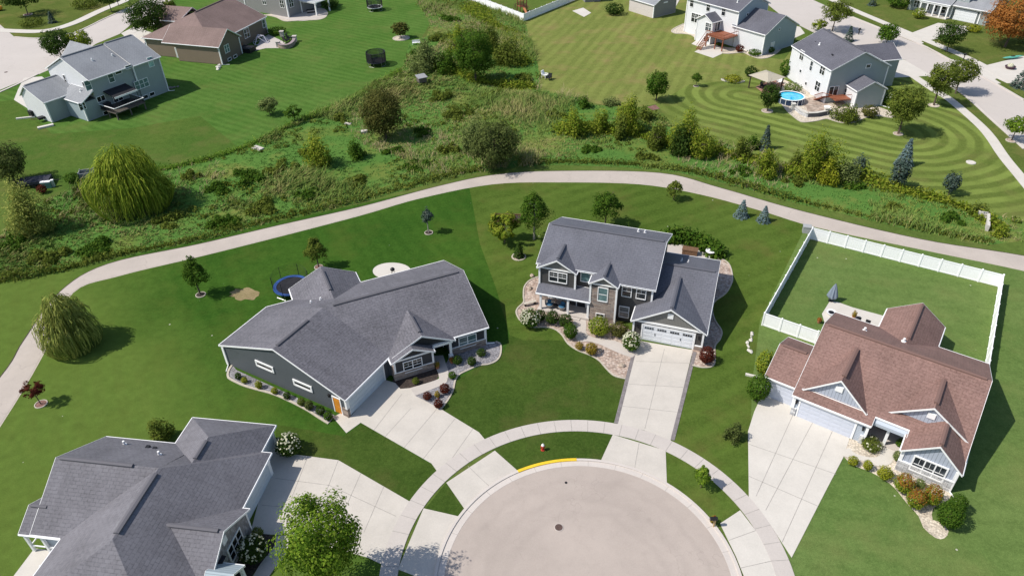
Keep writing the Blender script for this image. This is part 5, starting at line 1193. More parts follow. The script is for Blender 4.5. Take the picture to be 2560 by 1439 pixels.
P('oval', 'small tree touching the lower edge of the trail above the stone tower house', 'tree', (1684, 500), 450, 40, L_OLIVE, .2)
P('spruce', 'blue spruce beside the trail, left of a pair', 'spruce', (1853, 541), 498, 40, L_SPR, .04, group='pair of blue spruces by the trail', leaf=.85)
P('spruce', 'blue spruce beside the trail, right of a pair', 'spruce', (1908, 553), 513, 36, L_SPR, .04, group='pair of blue spruces by the trail', leaf=.85)
P('oval', 'small bright green sapling on the verge between kerb and sidewalk', 'tree', (1752, 1218), 1163, 38, L_MAPLE, .18)
P('round', 'large bright green maple at the bottom edge beside the grey house driveway', 'tree', (838, 1468), 1247, 214, L_MAPLE, .16, dens=1.1, leaf=.95)
P('bush', 'wispy olive shrub behind the large grey hipped house', 'shrub', (405, 1102), 1050, 80, L_OLIVE, .05)
P('bush', 'dark ragged bush alone in the side lawn by the brown roofed ranch driveway', 'shrub', (1832, 1097), 1055, 50, L_GDARK, .05)
P('shrub', 'yellow green shrub by the corner of the brown roofed ranch garage', 'shrub', (1905, 938), 878, 46, L_YG, .05)
P('shrub', 'round dark green shrub beside the small garage of the brown roofed ranch', 'shrub', (1890, 1000), 938, 56, L_GREEN, .03, dens=1.4)
# hedge behind the stone tower house
def hedge(label, pts, hh, wd, mat, n):
    P0 = [at(*p) for p in pts]; c0 = P0[len(P0)//2]; t = thing('hedge', label, 'hedge', c0); S_ = smooth(P0, 8)
    k = RN.integers(0, len(S_), n); C_ = np.array([S_[i] for i in k])+RN.normal(0, .25, (n, 3)); d = sphere_dirs(n); d[:, 2] = np.abs(d[:, 2])
    lump = 1+.18*np.sin(k*.9)[:, None]; C_ = C_+d*np.array([wd, wd, hh])*lump*RN.uniform(.6, 1, (n, 1)); C_[:, 2] = np.clip(C_[:, 2], .05, None)
    quads('foliage', C_-np.array(c0), d+RN.normal(0, .4, (n, 3)), .2, 1.15, mat, t); return t
hedge('long curved dark green hedge behind the stone tower house', [(1672, 600), (1700, 600), (1735, 608), (1768, 622), (1792, 640)], 1.6, 1.15, L_GREEN, 3600)
# planting beds of the stone tower house
for (x, y, tp, wp, mt, lb, bl) in (
        (1325, 815, 775, 50, L_GREEN, 'white flowering hydrangea at the left end of the stone tower house porch', 120),
        (1577, 873, 833, 46, L_GREEN, 'white flowering hydrangea between walkway and white garage door', 120),
        (1350, 800, 775, 30, L_DARK, 'dark clipped shrub by the porch, next to the left hydrangea', 0),
        (1381, 808, 777, 34, L_DARK, 'dark clipped shrub under the porch with blue chairs', 0),
        (1413, 816, 786, 34, L_DARK, 'dark clipped shrub at the foot of the porch steps', 0),
        (1425, 845, 808, 36, L_GREEN, 'bright round shrub alone left of the front walkway', 0),
        (1497, 834, 795, 56, L_YG, 'wide bright green shrub in front of the stone tower', 0),
        (1547, 838, 808, 46, L_BROWN, 'low brownish shrub between stone tower and white garage', 0),
        (1448, 873, 855, 20, L_DRYP, 'small dry ornamental grass nearest the bright round shrub', 0),
        (1478, 884, 858, 32, L_DRYP, 'larger dry ornamental grass in the tan gravel', 0),
        (1765, 905, 868, 40, L_PURP, 'dark red barberry right of the white garage door', 0),
        # angled ranch
        (597, 946, 932, 17, L_DARK, 'dark round shrub at the far end of the garage wall bed', 0),
        (613, 956, 943, 16, L_GOLD, 'golden shrub first in line along the garage wall bed', 0),
        (649, 970, 952, 18, L_GOLD, 'golden shrub second in line along the garage wall bed', 0),
        (688, 983, 968, 17, L_GOLD, 'golden shrub third in line along the garage wall bed', 0),
        (719, 996, 980, 18, L_DARK, 'dark round shrub midway along the garage wall bed', 0),
        (755, 1012, 995, 20, L_OLIVE, 'olive shrub below the right slit window of the garage', 0),
        (775, 1022, 1002, 22, L_GDARK, 'grey shrub between olive and dark shrubs on the garage bed', 0),
        (803, 1035, 1016, 24, L_DARK, 'dark shrub next but one to the orange door', 0),
        (822, 1048, 1030, 22, L_GREEN, 'green round shrub nearest the orange door', 0),
        (1113, 981, 960, 27, L_PURP, 'largest dark red barberry in the grey gravel triangle', 0),
        (1069, 996, 981, 24, L_PURP, 'dark red barberry at the driveway end of the grey gravel triangle', 0),
        (1097, 1018, 998, 23, L_PURP, 'dark red barberry at the lower tip of the grey gravel triangle', 0),
        (1094, 992, 978, 14, L_DRYP, 'small orange tinted plant between the red barberries', 0),
        (1131, 945, 930, 20, L_GREEN, 'spiky green plant at the outer edge of the ranch walkway', 0),
        (1204, 888, 872, 25, L_DARK, 'dark shrub below the right ranch window, far right one', 0),
        (1180, 912, 893, 24, L_DARK, 'dark shrub lower middle one below the ranch window', 0),
        (1144, 908, 890, 26, L_DARK, 'dark shrub nearest the ranch porch post', 0),
        (1040, 958, 945, 18, L_OLIVE, 'small olive plant in the dark mulch under the office window', 0),
        # brown roofed ranch
        (2130, 1160, 1142, 26, L_GOLD, 'lime green hosta nearest the brown roofed ranch driveway', 0),
        (2166, 1172, 1152, 24, L_GOLD, 'lime green hosta in the middle of the front bed row', 0),
        (2208, 1194, 1168, 36, L_GOLD, 'largest lime green hosta by the corner of the stone bay', 0),
        (2253, 1226, 1188, 48, L_YG, 'rust topped round spirea against the stone bay', 0),
        (2283, 1266, 1226, 46, L_YG, 'rust topped round spirea on the lawn side of the bed', 0),
        (2322, 1258, 1214, 46, L_YG, 'rust topped round spirea beside the dark evergreen shrub', 0),
        (2297, 1216, 1200, 26, L_GREY, 'pale grey green plant between spirea and stone bay', 0),
        (2362, 1312, 1260, 62, L_GREEN, 'dark evergreen shrub at the pale gravel tip, front one', 0),
        (2385, 1278, 1238, 42, L_GREEN, 'dark evergreen shrub behind the front one at the house corner', 0),
        (2175, 1118, 1098, 52, L_OLIVE, 'low mixed perennials beside the brown roofed ranch porch', 12),
        (2240, 1150, 1128, 22, L_GREY, 'small blue green shrub at the porch corner of the bay', 0),
        (2247, 1115, 1098, 20, L_GREEN, 'potted green plant on the brown roofed ranch porch', 0),
        # grey hipped house
        (727, 1132, 1092, 62, L_DARK, 'white flowering hydrangea behind the grey house garage', 90),
        (640, 1395, 1350, 70, L_DARK, 'white flowering ground shrubs in the dark mulch bed', 80),
        (646, 1340, 1322, 30, L_OLIVE, 'small olive plant at the driveway corner of the dark mulch bed', 0)):
    P('shrub', lb, 'shrub', (x, y), tp, wp, mt, .02, dens=2.2, blossoms=bl, tops=L_ORTOP if 'rust topped' in lb else None)
# far left
P('round', 'dark green street tree between the sage house and the pale street', 'tree', (160, 155), 66, 84, L_DARK, .18, ringc=(MULCH, .5, 'dark ring under the street tree by the sage house'))
P('round', 'pale yellow green street tree behind the sage house roof', 'tree', (215, 150), 70, 60, L_YG, .2)
P('round', 'big dense dark tree left of the brown house', 'tree', (388, 90), -12, 118, L_DARK, .1, dens=1.1)
P('round', 'pale small tree between the big dark tree and the brown house', 'tree', (432, 45), -5, 36, L_OLIVE, .2)
P('round', 'tree in a red mulch ring on the far left lawn at the top edge', 'tree', (70, 37), -30, 100, L_DARK, .35, ringc=(REDMULCH, .7, 'red mulch ring on the far left lawn'))
P('round', 'small street tree at the top edge by the far left sidewalk', 'tree', (279, 30), -22, 58, L_DARK, .35)
P('shrub', 'low shrubs in an edged island bed on the far left lawn', 'shrub', (80, 64), 46, 60, L_OLIVE, .02)
P('shrub', 'shrubs in the bed at the top edge of the far left lawn', 'shrub', (215, 18), -4, 66, L_OLIVE, .02)
P('spruce', 'small dark conifer in the island bed on the far left lawn', 'spruce', (132, 57), 29, 24, L_SPRD, .04)
P('round', 'grey green tree cut off by the left edge above the dark trailer', 'tree', (38, 456), 356, 108, L_GDARK, .08)
P('bush', 'light green multi stemmed willow shrub at the left end of the meadow', 'shrub', (88, 580), 448, 118, L_WILG, .06, name='shrub', stems=4)
P('willow', 'big bright weeping willow at the left of the meadow', 'tree', (345, 522), 353, 205, L_WIL, .06)
P('shrub', 'small green bush between the grey crate and the trailer', 'shrub', (182, 455), 432, 34, L_GREEN, .04)
P('round', 'grey green small tree on the left far lawn, larger of two', 'tree', (676, 287), 242, 58, L_GREY, .2)
P('open', 'thin dark small tree on the left far lawn, smaller of two', 'tree', (738, 305), 262, 46, L_GREEN, .25)
P('round', 'brownish dying tree with a dense crown at the meadow edge', 'tree', (965, 345), 212, 118, L_BROWN, .0, dens=1.5)
P('bush', 'yellow green willow bush below the left far lawn', 'shrub', (795, 412), 326, 88, L_YG, .03)
P('bush', 'dark bush right of the yellow green willow bush', 'shrub', (890, 395), 348, 58, L_GREEN, .03)
P('bush', 'silvery green willow thicket right of the black trampoline', 'shrub', (1066, 176), 96, 92, L_GREY, .02, name='shrub', stems=5)
P('round', 'tall dark tree in the thicket in the top middle of the meadow', 'tree', (1190, 206), 58, 116, L_GREEN, .1)
P('bush', 'yellow green tree at the left side of the tall thicket tree', 'tree', (1150, 150), 52, 62, L_YG, .12)
P('bush', 'olive tree at the right side of the tall thicket tree', 'tree', (1232, 132), 50, 62, L_OLIVE, .1)
P('bush', 'dense green bush in the thicket under the tall tree, right side', 'shrub', (1275, 160), 92, 92, L_OLIVE, .02)
P('bush', 'dark green bush in the thicket between silvery willow and tall tree', 'shrub', (1118, 178), 118, 70, L_GREEN, .02)
P('round', 'brown green ornamental tree in a pale gravel ring', 'tree', (1003, 96), 52, 46, L_BROWN, .1, ringc=(TAN2, 1.6, 'pale gravel ring under the brown green ornamental tree'))
P('round', 'large dark willow bush touching the top of the trail', 'tree', (1238, 418), 298, 142, L_GDARK, .03, dens=1.3, name='shrub')
P('bush', 'grey green brush left of the large dark willow bush', 'shrub', (1190, 380), 285, 70, L_GREY, .02)
P('round', 'green tree beside the brown mulch square at the meadow edge', 'tree', (1640, 252), 174, 62, L_GREEN, .12)
P('oval', 'small sapling in a white ring on the ringed lawn', 'tree', (1740, 216), 180, 24, L_GREEN, .3, ringc=(MULCH, .9, 'white ring under the small sapling on the ringed lawn'))
MB_ = [(1432, 336, 258, 70, L_YG), (1500, 332, 268, 52, L_YG), (1572, 330, 232, 76, L_YG), (1552, 345, 282, 48, L_OLIVE), (1714, 372, 254, 96, L_YG), (1700, 386, 300, 62, L_DARK), (1752, 394, 310, 62, L_YG), (1848, 396, 334, 52, L_OLIVE), (1908, 437, 366, 78, L_YG), (2040, 442, 298, 112, L_YG), (2062, 458, 388, 62, L_GOLD), (2106, 452, 384, 74, L_GREY), (2142, 432, 384, 52, L_SPRD), (1610, 300, 262, 46, L_OLIVE), (1462, 268, 236, 40, L_GREEN), (1880, 372, 335, 38, L_GREEN), (1985, 420, 372, 44, L_OLIVE), (1640, 372, 300, 52, L_OLIVE)]
ML = ['left end one of the bush row below the dry lawn', 'second from the left in the bush row below the dry lawn', 'tallest one left of the brown mulch square', 'low one in front of the tallest, left of the brown mulch square', 'largest one at the left tip of the ringed lawn', 'darkest one at the left tip of the ringed lawn', 'lower right neighbour of the darkest one', 'low one at the lower edge of the ringed lawn', 'rounded one alone nearest the trail on the right', 'largest one below the ringed lawn', 'golden one in front of the largest below the ringed lawn', 'silvery one right of the golden one', 'blue green one behind the silvery one', 'small one beside the brown mulch square', 'small low garden row at the edge of the dry lawn', 'small one behind the rounded lone one', 'low one left of the largest below the ringed lawn', 'one behind and left of the darkest one']
for (x, y, tp, wp, mt), lb in zip(MB_, ML):
    P('bush', 'meadow bush, '+lb, 'shrub', (x, y), tp, wp, mt, .03, name='shrub', group='bushes along the far meadow edge')
P('spruce', 'dark little conifer at the bottom edge of the ringed lawn', 'spruce', (1910, 372), 311, 38, L_SPRD, .03)
P('spruce', 'blue green spruce on the right of the ringed lawn', 'spruce', (2258, 412), 344, 48, L_SPR, .03)
P('round', 'dark round small tree in front of the blue green spruce', 'tree', (2240, 468), 394, 48, L_SPRD, .08)
P('round', 'dark small tree at the lower right of the ringed lawn', 'tree', (2370, 487), 428, 42, L_SPRD, .08)
P('round', 'tall light green tree right of the pool house', 'tree', (2245, 335), 210, 104, L_OLIVE, .18, dens=1.0, ringc=(TAN, .5, 'tan ring under the tall tree right of the pool house'))
P('round', 'street tree in a pale ring at the bend of the sidewalk, left of two', 'tree', (2334, 264), 146, 78, L_OLIVE, .22, ringc=(TAN2, .6, 'pale ring under the left of the two street trees'))
P('round', 'street tree on the kerb strip, right of two', 'tree', (2388, 234), 143, 80, L_OLIVE, .25)
P('round', 'bright green tree at the right edge beside the street', 'tree', (2528, 352), 288, 64, L_MAPLE, .28, ringc=(TAN, .7, 'ring under the bright tree at the right edge'))
P('round', 'small green tree on the street strip behind the pool house wing', 'tree', (2215, 110), 56, 64, L_GREEN, .12)
P('round', 'open crowned street tree between white house and pool house', 'tree', (2080, 78), 0, 84, L_OLIVE, .32)
P('open', 'yellowish shrub left of the open crowned street tree', 'shrub', (2045, 78), 50, 40, L_YG, .1, name='shrub')
P('spruce', 'small grey conifer behind the ridge of the pool house', 'spruce', (2120, 103), 64, 28, L_SPRD, .04)
P('round', 'dense round dark tree across the street in front of the white garage', 'tree', (2366, 130), 55, 78, L_DARK, .18, dens=1.3)
P('round', 'big rust orange tree at the top right corner', 'tree', (2512, 118), -22, 142, L_RUST, .12, dens=1.1)
P('spruce', 'blue green conifer at the right edge of the street', 'spruce', (2556, 218), 148, 60, L_SPRD, .06)
P('round', 'pale leafed shrub at the right edge under the rust tree', 'shrub', (2556, 108), 74, 40, L_GREY, .04, name='shrub')
P('shrub', 'white flowering shrub by the columned porch across the street', 'shrub', (2295, 46), 20, 30, L_YG, .02, blossoms=40)
P('shrub', 'yellow green shrub at the garage corner across the street', 'shrub', (2432, 80), 62, 34, L_GOLD, .02)
P('shrub', 'dark trees at the top edge above the far right lawn', 'shrub', (2245, 18), -20, 60, L_GREEN, .02)
P('spruce', 'small conifer at the top edge of the far right lawn', 'spruce', (2180, 14), -14, 24, L_SPRD, .03)
P('round', 'dark tree in a pale ring beside the blue pool', 'tree', (1918, 278), 204, 54, L_DARK, .16, ringc=(TAN, .9, 'pale ring under the dark tree beside the pool'))
P('bush', 'large grey green mounded shrub in front of the red steps', 'shrub', (2110, 302), 256, 72, L_OLIVE, .02, dens=1.6)
P('shrub', 'reddish shrub at the corner of the pool house addition', 'shrub', (2172, 292), 262, 40, L_BROWN, .02)
P('shrub', 'striped hostas along the white wall by the gazebo', 'shrub', (1980, 232), 208, 44, L_GREY, .02, blossoms=30)
P('shrub', 'dark evergreen bush left of the gazebo', 'shrub', (1876, 190), 166, 34, L_DARK, .02)
P('shrub', 'dark green bush between white house and pool house corner', 'shrub', (1966, 190), 148, 40, L_GREEN, .02)
P('shrub', 'white and yellow flowers at the right side of the pool house', 'shrub', (2218, 262), 235, 30, L_GREEN, .02, blossoms=30)
P('shrub', 'orange and yellow flowers in the small boat shaped bed', 'shrub', (1832, 204), 188, 42, L_GOLD, .02)
P('shrub', 'pink flowering shrub by the red deck of the white house', 'shrub', (1848, 130), 112, 22, L_PURP, .02)
P('shrub', 'low green shrub at the white house wall', 'shrub', (1886, 138), 124, 34, L_GREEN, .02)
P('shrub', 'small dark shrub at the right corner of the white house', 'shrub', (1925, 132), 116, 20, L_GREEN, .02)
P('shrub', 'dark shrub at the street end of the white house wall', 'shrub', (1976, 96), 84, 20, L_DARK, .02)
P('shrub', 'dark bush beside the beige building and white sunroom', 'shrub', (1535, 36), 8, 48, L_DARK, .02)
P('shrub', 'dark leafy bush beside the brown house patio', 'shrub', (695, 85), 68, 46, L_GREEN, .02)
P('shrub', 'shrub at the right end of the white pergola', 'shrub', (826, 22), -8, 46, L_DARK, .02)
P('shrub', 'red barberry beside the dark trailer', 'shrub', (108, 482), 462, 24, L_PURP, .02)
P('bush', 'scrubby bush by the white culvert wall', 'shrub', (2500, 592), 560, 40, L_YG, .02)
P('bush', 'scraggly dark bush left of the white culvert wall', 'shrub', (2440, 532), 500, 56, L_OLIVE, .02)
P('bush', 'garden perennials at the edge of the dry lawn', 'shrub', (1530, 262), 240, 50, L_GREY, .02)

# the meadow: tall grass and weeds nobody could count
def inside(poly, x, y):
    c = np.zeros(len(x), bool); n = len(poly)
    for i in range(n):
        x0, y0 = poly[i][0], poly[i][1]; x1, y1 = poly[(i+1) % n][0], poly[(i+1) % n][1]
        k = ((y0 > y) != (y1 > y)) & (x < (x1-x0)*(y-y0)/((y1-y0) if y1 != y0 else 1e-9)+x0); c ^= k
    return c
MP = [at(*p) for p in MEADOW]
def fld(x, y, s, ph=0):
    return np.sin(x*s+ph+1.3*np.sin(y*s*.7+ph*2))+np.sin(y*s*1.3-ph+1.1*np.sin(x*s*.6))+.5*np.sin(x*s*2.3+y*s*1.9+ph)
def scatter(n):
    x0, x1 = min(p.x for p in MP), max(p.x for p in MP); y0, y1 = min(p.y for p in MP), max(p.y for p in MP)
    x = RN.uniform(max(x0, -78), min(x1, 82), n); y = RN.uniform(y0, min(y1, 225), n); k = inside(MP, x, y); return x[k], y[k]
def blades(name, n, nb, hmin, hmax, wd, mat, keep=None, lean=.55):
    x, y = scatter(n)
    if keep is not None: k = keep(x, y); x, y = x[k], y[k]
    f = fld(x, y, .16, .5); hh = (hmin+(hmax-hmin)*np.clip(.45+f*.36, 0, 1)**2)*RN.uniform(.7, 1.25, len(x))
    a0 = .7+.9*np.sin(fld(x, y, .07, 2.))
    X = np.repeat(x, nb)+RN.normal(0, .17, len(x)*nb); Y = np.repeat(y, nb)+RN.normal(0, .17, len(x)*nb); Hh = np.repeat(hh, nb)*RN.uniform(.6, 1.1, len(X)); A = np.repeat(a0, nb)+RN.normal(0, .7, len(X))
    L = Hh*RN.uniform(.2, lean*1.6, len(X)); b = RN.uniform(0, 6.28, len(X)); w_ = wd*RN.uniform(.7, 1.4, len(X))
    p0 = np.stack([X-np.cos(b)*w_, Y-np.sin(b)*w_, np.full(len(X), .0)], 1); p1 = np.stack([X+np.cos(b)*w_, Y+np.sin(b)*w_, np.full(len(X), .0)], 1)
    m0 = np.stack([X+np.cos(A)*L*.35+np.cos(b)*w_*.8, Y+np.sin(A)*L*.35+np.sin(b)*w_*.8, Hh*.65], 1); m1 = np.stack([X+np.cos(A)*L*.35-np.cos(b)*w_*.8, Y+np.sin(A)*L*.35-np.sin(b)*w_*.8, Hh*.65], 1)
    t0 = np.stack([X+np.cos(A)*L+np.cos(b)*w_*.15, Y+np.sin(A)*L+np.sin(b)*w_*.15, Hh], 1); t1 = np.stack([X+np.cos(A)*L-np.cos(b)*w_*.15, Y+np.sin(A)*L-np.sin(b)*w_*.15, Hh], 1)
    return facemesh(name, np.concatenate([np.stack([p0, p1, m0, m1], 1), np.stack([m1, m0, t0, t1], 1)]).reshape(-1, 3), 4, mat)
M_TALL = meadowmat('tall_grass', [(.22, (.13, .16, .036)), (.36, (.18, .215, .05)), (.46, (.105, .19, .04)), (.55, (.21, .225, .07)), (.65, (.3, .265, .115)), (.8, (.4, .33, .18))], .075)
M_GREEN = meadowmat('lush_grass', [(.25, (.065, .165, .034)), (.5, (.09, .195, .042)), (.75, (.155, .22, .055))], .2)
M_STRAW = meadowmat('straw_seed_heads', [(.3, (.22, .195, .09)), (.55, (.33, .275, .15)), (.8, (.42, .32, .2))], .3)
tag(blades('tall_grass', 96000, 5, .22, 1.35, .05, M_TALL, lambda x, y: fld(x, y, .1, 2.4)+.5*fld(x, y, .31, .7) > -.55, 1.1), 'tall tangled wild grass filling the meadow above the trail', 'tall grass', kind='stuff')
tag(blades('lush_grass', 52000, 5, .12, .4, .055, M_GREEN, lambda x, y: fld(x, y, .1, 2.4)+.5*fld(x, y, .31, .7) < -.2, 1.1), 'lush deep green grass patches in the meadow', 'grass', kind='stuff')
tag(blades('seed_heads', 19000, 5, .5, 1.5, .032, M_STRAW, lambda x, y: fld(x, y, .13, 4.) > .75, 1.1), 'straw coloured seed heads standing in drifts in the meadow', 'grass', kind='stuff')
x, y = scatter(8000); k = fld(x, y, .19, 3.) > .5; x, y = x[k], y[k]; nw = 16
k = inside([at(*p) for p in [(1040, -20), (1160, -20), (1312, 54), (1345, 165), (1352, 228), (1200, 260), (1010, 172), (1066, 92)]], *[q for q in (x, y)])
C_ = np.stack([np.repeat(x, nw), np.repeat(y, nw), np.zeros(len(x)*nw)], 1); d = sphere_dirs(len(C_)); d[:, 2] = np.abs(d[:, 2])
sc_ = np.repeat(RN.uniform(.35, .8, len(x))*np.where(k, 1.5, 1.), nw)[:, None]
C_ = C_+d*sc_*np.array([1, 1, .9]); tag(quads('weeds', C_, d+RN.normal(0, .5, C_.shape), .17, 1.2, L_OLIVE), 'leafy weed clumps scattered through the meadow grass', 'weeds', kind='stuff')
# taller brush standing in patches
BP = [(850, 300, 1.6, 1.4), (625, 442, 3.2, 1.3), (705, 425, 2.6, 1.5), (545, 470, 2.4, 1.1), (1105, 245, 2.6, 1.6), (1060, 335, 1.8, 1.2), (1140, 285, 3., 1.5), (985, 380, 2., 1.1), (420, 555, 2.2, 1.2), (250, 610, 3., 1.2), (120, 645, 2.6, 1.3), (560, 560, 2.2, 1.1), (660, 520, 2.6, 1.3), (780, 490, 2.2, 1.2), (900, 455, 2.6, 1.3), (1040, 420, 2.2, 1.1), (1120, 380, 2., 1.2), (1330, 250, 3., 1.4), (1390, 290, 2.2, 1.3), (1290, 270, 2.4, 1.3), (1240, 245, 2.6, 1.5), (1050, 140, 2.4, 1.5), (1100, 100, 3., 1.4), (1120, 50, 3.2, 1.2), (1210, 90, 3., 1.5), (1280, 120, 2.6, 1.3), (1310, 200, 2.4, 1.4), (1850, 430, 1.8, 1.), (1990, 455, 1.8, .9), (2130, 465, 2., 1.), (2230, 520, 1.8, .9), (2380, 545, 2., 1.), (1620, 395, 2., 1.), (1480, 375, 1.8, .9), (760, 385, 1.6, 1.2), (30, 615, 2.4, 1.3), (480, 440, 1.6, 1.1)]
for nm, mt_, par, lb in (('brush', L_OLIVE, 0, 'olive brush standing in rounded patches in the meadow'), ('brush', L_GREEN, 1, 'dark green brush standing in rounded patches in the meadow')):
    cs_ = []; ds_ = []
    for q_, (px, py, R0, hz) in enumerate(BP):
        if q_ % 2 != par: continue
        g_ = at(px, py); nn = int(520*R0); kk = RN.integers(0, 9, nn); aa = RN.uniform(0, 6.28, 9); qq = RN.uniform(0, .9, 9)*R0; hk = RN.uniform(.4, 1, 9)*hz
        d = sphere_dirs(nn); d[:, 2] = np.abs(d[:, 2]); d = d*RN.uniform(.5, 1.05, (nn, 1))
        cs_.append(np.array([g_.x, g_.y, 0])+np.stack([qq[kk]*np.cos(aa[kk]), qq[kk]*np.sin(aa[kk]), np.zeros(nn)], 1)+d*np.stack([np.full(nn, R0*.36), np.full(nn, R0*.36), hk[kk]], 1)); ds_.append(d)
    cs_ = np.concatenate(cs_); ds_ = np.concatenate(ds_); tag(quads(nm, cs_, ds_+RN.normal(0, .5, cs_.shape), .17, 1.3, mt_), lb, 'brush', kind='stuff')
# dense leafy fringe along the top of the trail and the thicket
def fringe(px, n, wd, hh, mat, size=.15):
    S_ = smooth([at(*p) for p in px], 12); k = RN.integers(0, len(S_), n); C_ = np.array([S_[i] for i in k])+RN.normal(0, .3, (n, 3))
    cl = RN.normal(0, 1, (60, 3)); d = sphere_dirs(n); d[:, 2] = np.abs(d[:, 2]); d = d*RN.uniform(.5, 1, (n, 1)); hv = (.65+.35*np.sin(k*.37)+.3*np.sin(k*.13+1))[:, None]
    C_ = C_+d*np.array([wd, wd, hh])*hv; C_[:, 2] = np.clip(C_[:, 2], .03, None); return C_, d
c1, d1 = fringe([(0, 700), (150, 675), (300, 636), (500, 596), (700, 545), (900, 498), (1100, 445), (1200, 424)], 6500, .8, .8, L_OLIVE)
c2, d2 = fringe([(1300, 410), (1400, 405), (1560, 410), (1700, 425), (1850, 460), (2000, 503), (2300, 572), (2470, 605)], 6500, .8, .75, L_OLIVE)
tag(quads('leafy_fringe', np.concatenate([c1, c2]), np.concatenate([d1, d2])+RN.normal(0, .5, (13000, 3)), .13, 1.25, L_OLIVE), 'leafy weeds fringing the upper edge of the meadow trail', 'weeds', kind='stuff')
c1, d1 = fringe([(250, 446), (430, 420), (600, 373), (750, 303), (880, 252), (1000, 180)], 5200, .9, .7, L_GREEN)
c3, d3 = fringe([(1405, 330), (1470, 322), (1560, 335), (1640, 350), (1720, 372), (1800, 385), (1880, 405), (1960, 425), (2060, 440), (2150, 440)], 9000, 2.3, 1.7, L_OLIVE)
c4, d4 = fringe([(1085, 170), (1130, 175), (1200, 205), (1260, 215), (1330, 220)], 4200, 2.4, 1.6, L_OLIVE); c5, d5 = fringe([(1180, 20), (1230, 60), (1300, 110), (1310, 160)], 5200, 3.6, 1.2, L_OLIVE)
c6, d6 = fringe([(2180, 455), (2260, 480), (2350, 500), (2440, 535), (2500, 575)], 3200, 1.8, .9, L_OLIVE); c3 = np.concatenate([c3, c4, c5, c6]); d3 = np.concatenate([d3, d4, d5, d6])
tag(quads('brush', c3, d3+RN.normal(0, .5, c3.shape), .2, 1.3, L_YG), 'low tangled brush between the bushes of the meadow', 'brush', kind='stuff')
tag(quads('reed_fringe', c1, d1+RN.normal(0, .5, c1.shape), .15, 1.4, leafmat('bright_reeds', [(.07, .15, .03), (.11, .2, .045), (.16, .22, .07)])), 'bright green reeds along the far lawn edge', 'reeds', kind='stuff')
# ------------------------------------------------------------------ fences
def fence(label, pts, hh, panel_w, mat=VINYL, posts=True, step=True):
    """pts: ground points; each panel and post its own part"""
    t = thing('fence', label, 'fence', pts[0]); o0 = Vector(pts[0]); pk = {}
    for a, b in zip(pts[:-1], pts[1:]):
        a = Vector(a); b = Vector(b); d = b-a; L = d.length; n = max(1, round(L/panel_w)); rz = math.atan2(d.y, d.x); w_ = L/n
        key = round(w_, 3)
        if key not in pk:
            m = MB(); m.box(.06, w_-.06, -.022, .022, .08, hh-.1); m.box(.05, w_-.05, -.045, .045, hh-.12, hh); m.box(.05, w_-.05, -.04, .04, .04, .2)
            for i in range(1, int(w_/.3)): m.box(i*.3-.012, i*.3+.012, -.028, .028, .2, hh-.12)
            pk[key] = m.build('panel', mat)
            first = pk[key]
        for i in range(n):
            p = a+d*(i/n)
            q = pk[key] if pk[key].parent is None else pk[key].copy()
            if q.name not in COL.objects: COL.objects.link(q)
            q.parent = t; q.location = p-o0; q.rotation_euler = (0, 0, rz)
            if 'post' not in pk:
                m = MB(); m.box(-.075, .075, -.075, .075, 0, hh+.06); m.add([(-.1, -.1, hh+.06), (.1, -.1, hh+.06), (.1, .1, hh+.06), (-.1, .1, hh+.06), (0, 0, hh+.16)], [(0, 1, 4), (1, 2, 4), (2, 3, 4), (3, 0, 4)]); pk['post'] = m.build('post', mat)
                po = pk['post']
            else: po = pk['post'].copy(); COL.objects.link(po)
            po.parent = t; po.location = p-o0; po.rotation_euler = (0, 0, rz)
    po = pk['post'].copy(); COL.objects.link(po); po.parent = t; po.location = Vector(pts[-1])-o0
    return t
FH = 1.75
A_ = at(2032, 569, FH); B_ = at(2510, 687, FH); C_2 = at(2470, 932, FH); D_ = at(1912, 782, FH); E_ = at(2047, 828, FH)
z0_ = lambda v: Vector((v.x, v.y, 0))
fence('white vinyl privacy fence around the back lawn of the brown roofed ranch', [z0_(q) for q in (E_, D_, A_, B_, C_2)], FH, 2.2)
zk = lambda x, y: at(1150+x/4.655, y/4.655)
fence('white vinyl fence corner at the top edge enclosing the red playset', [zk(-150, -95), zk(742, 250), zk(1500, -60)], 1.8, 2.4)

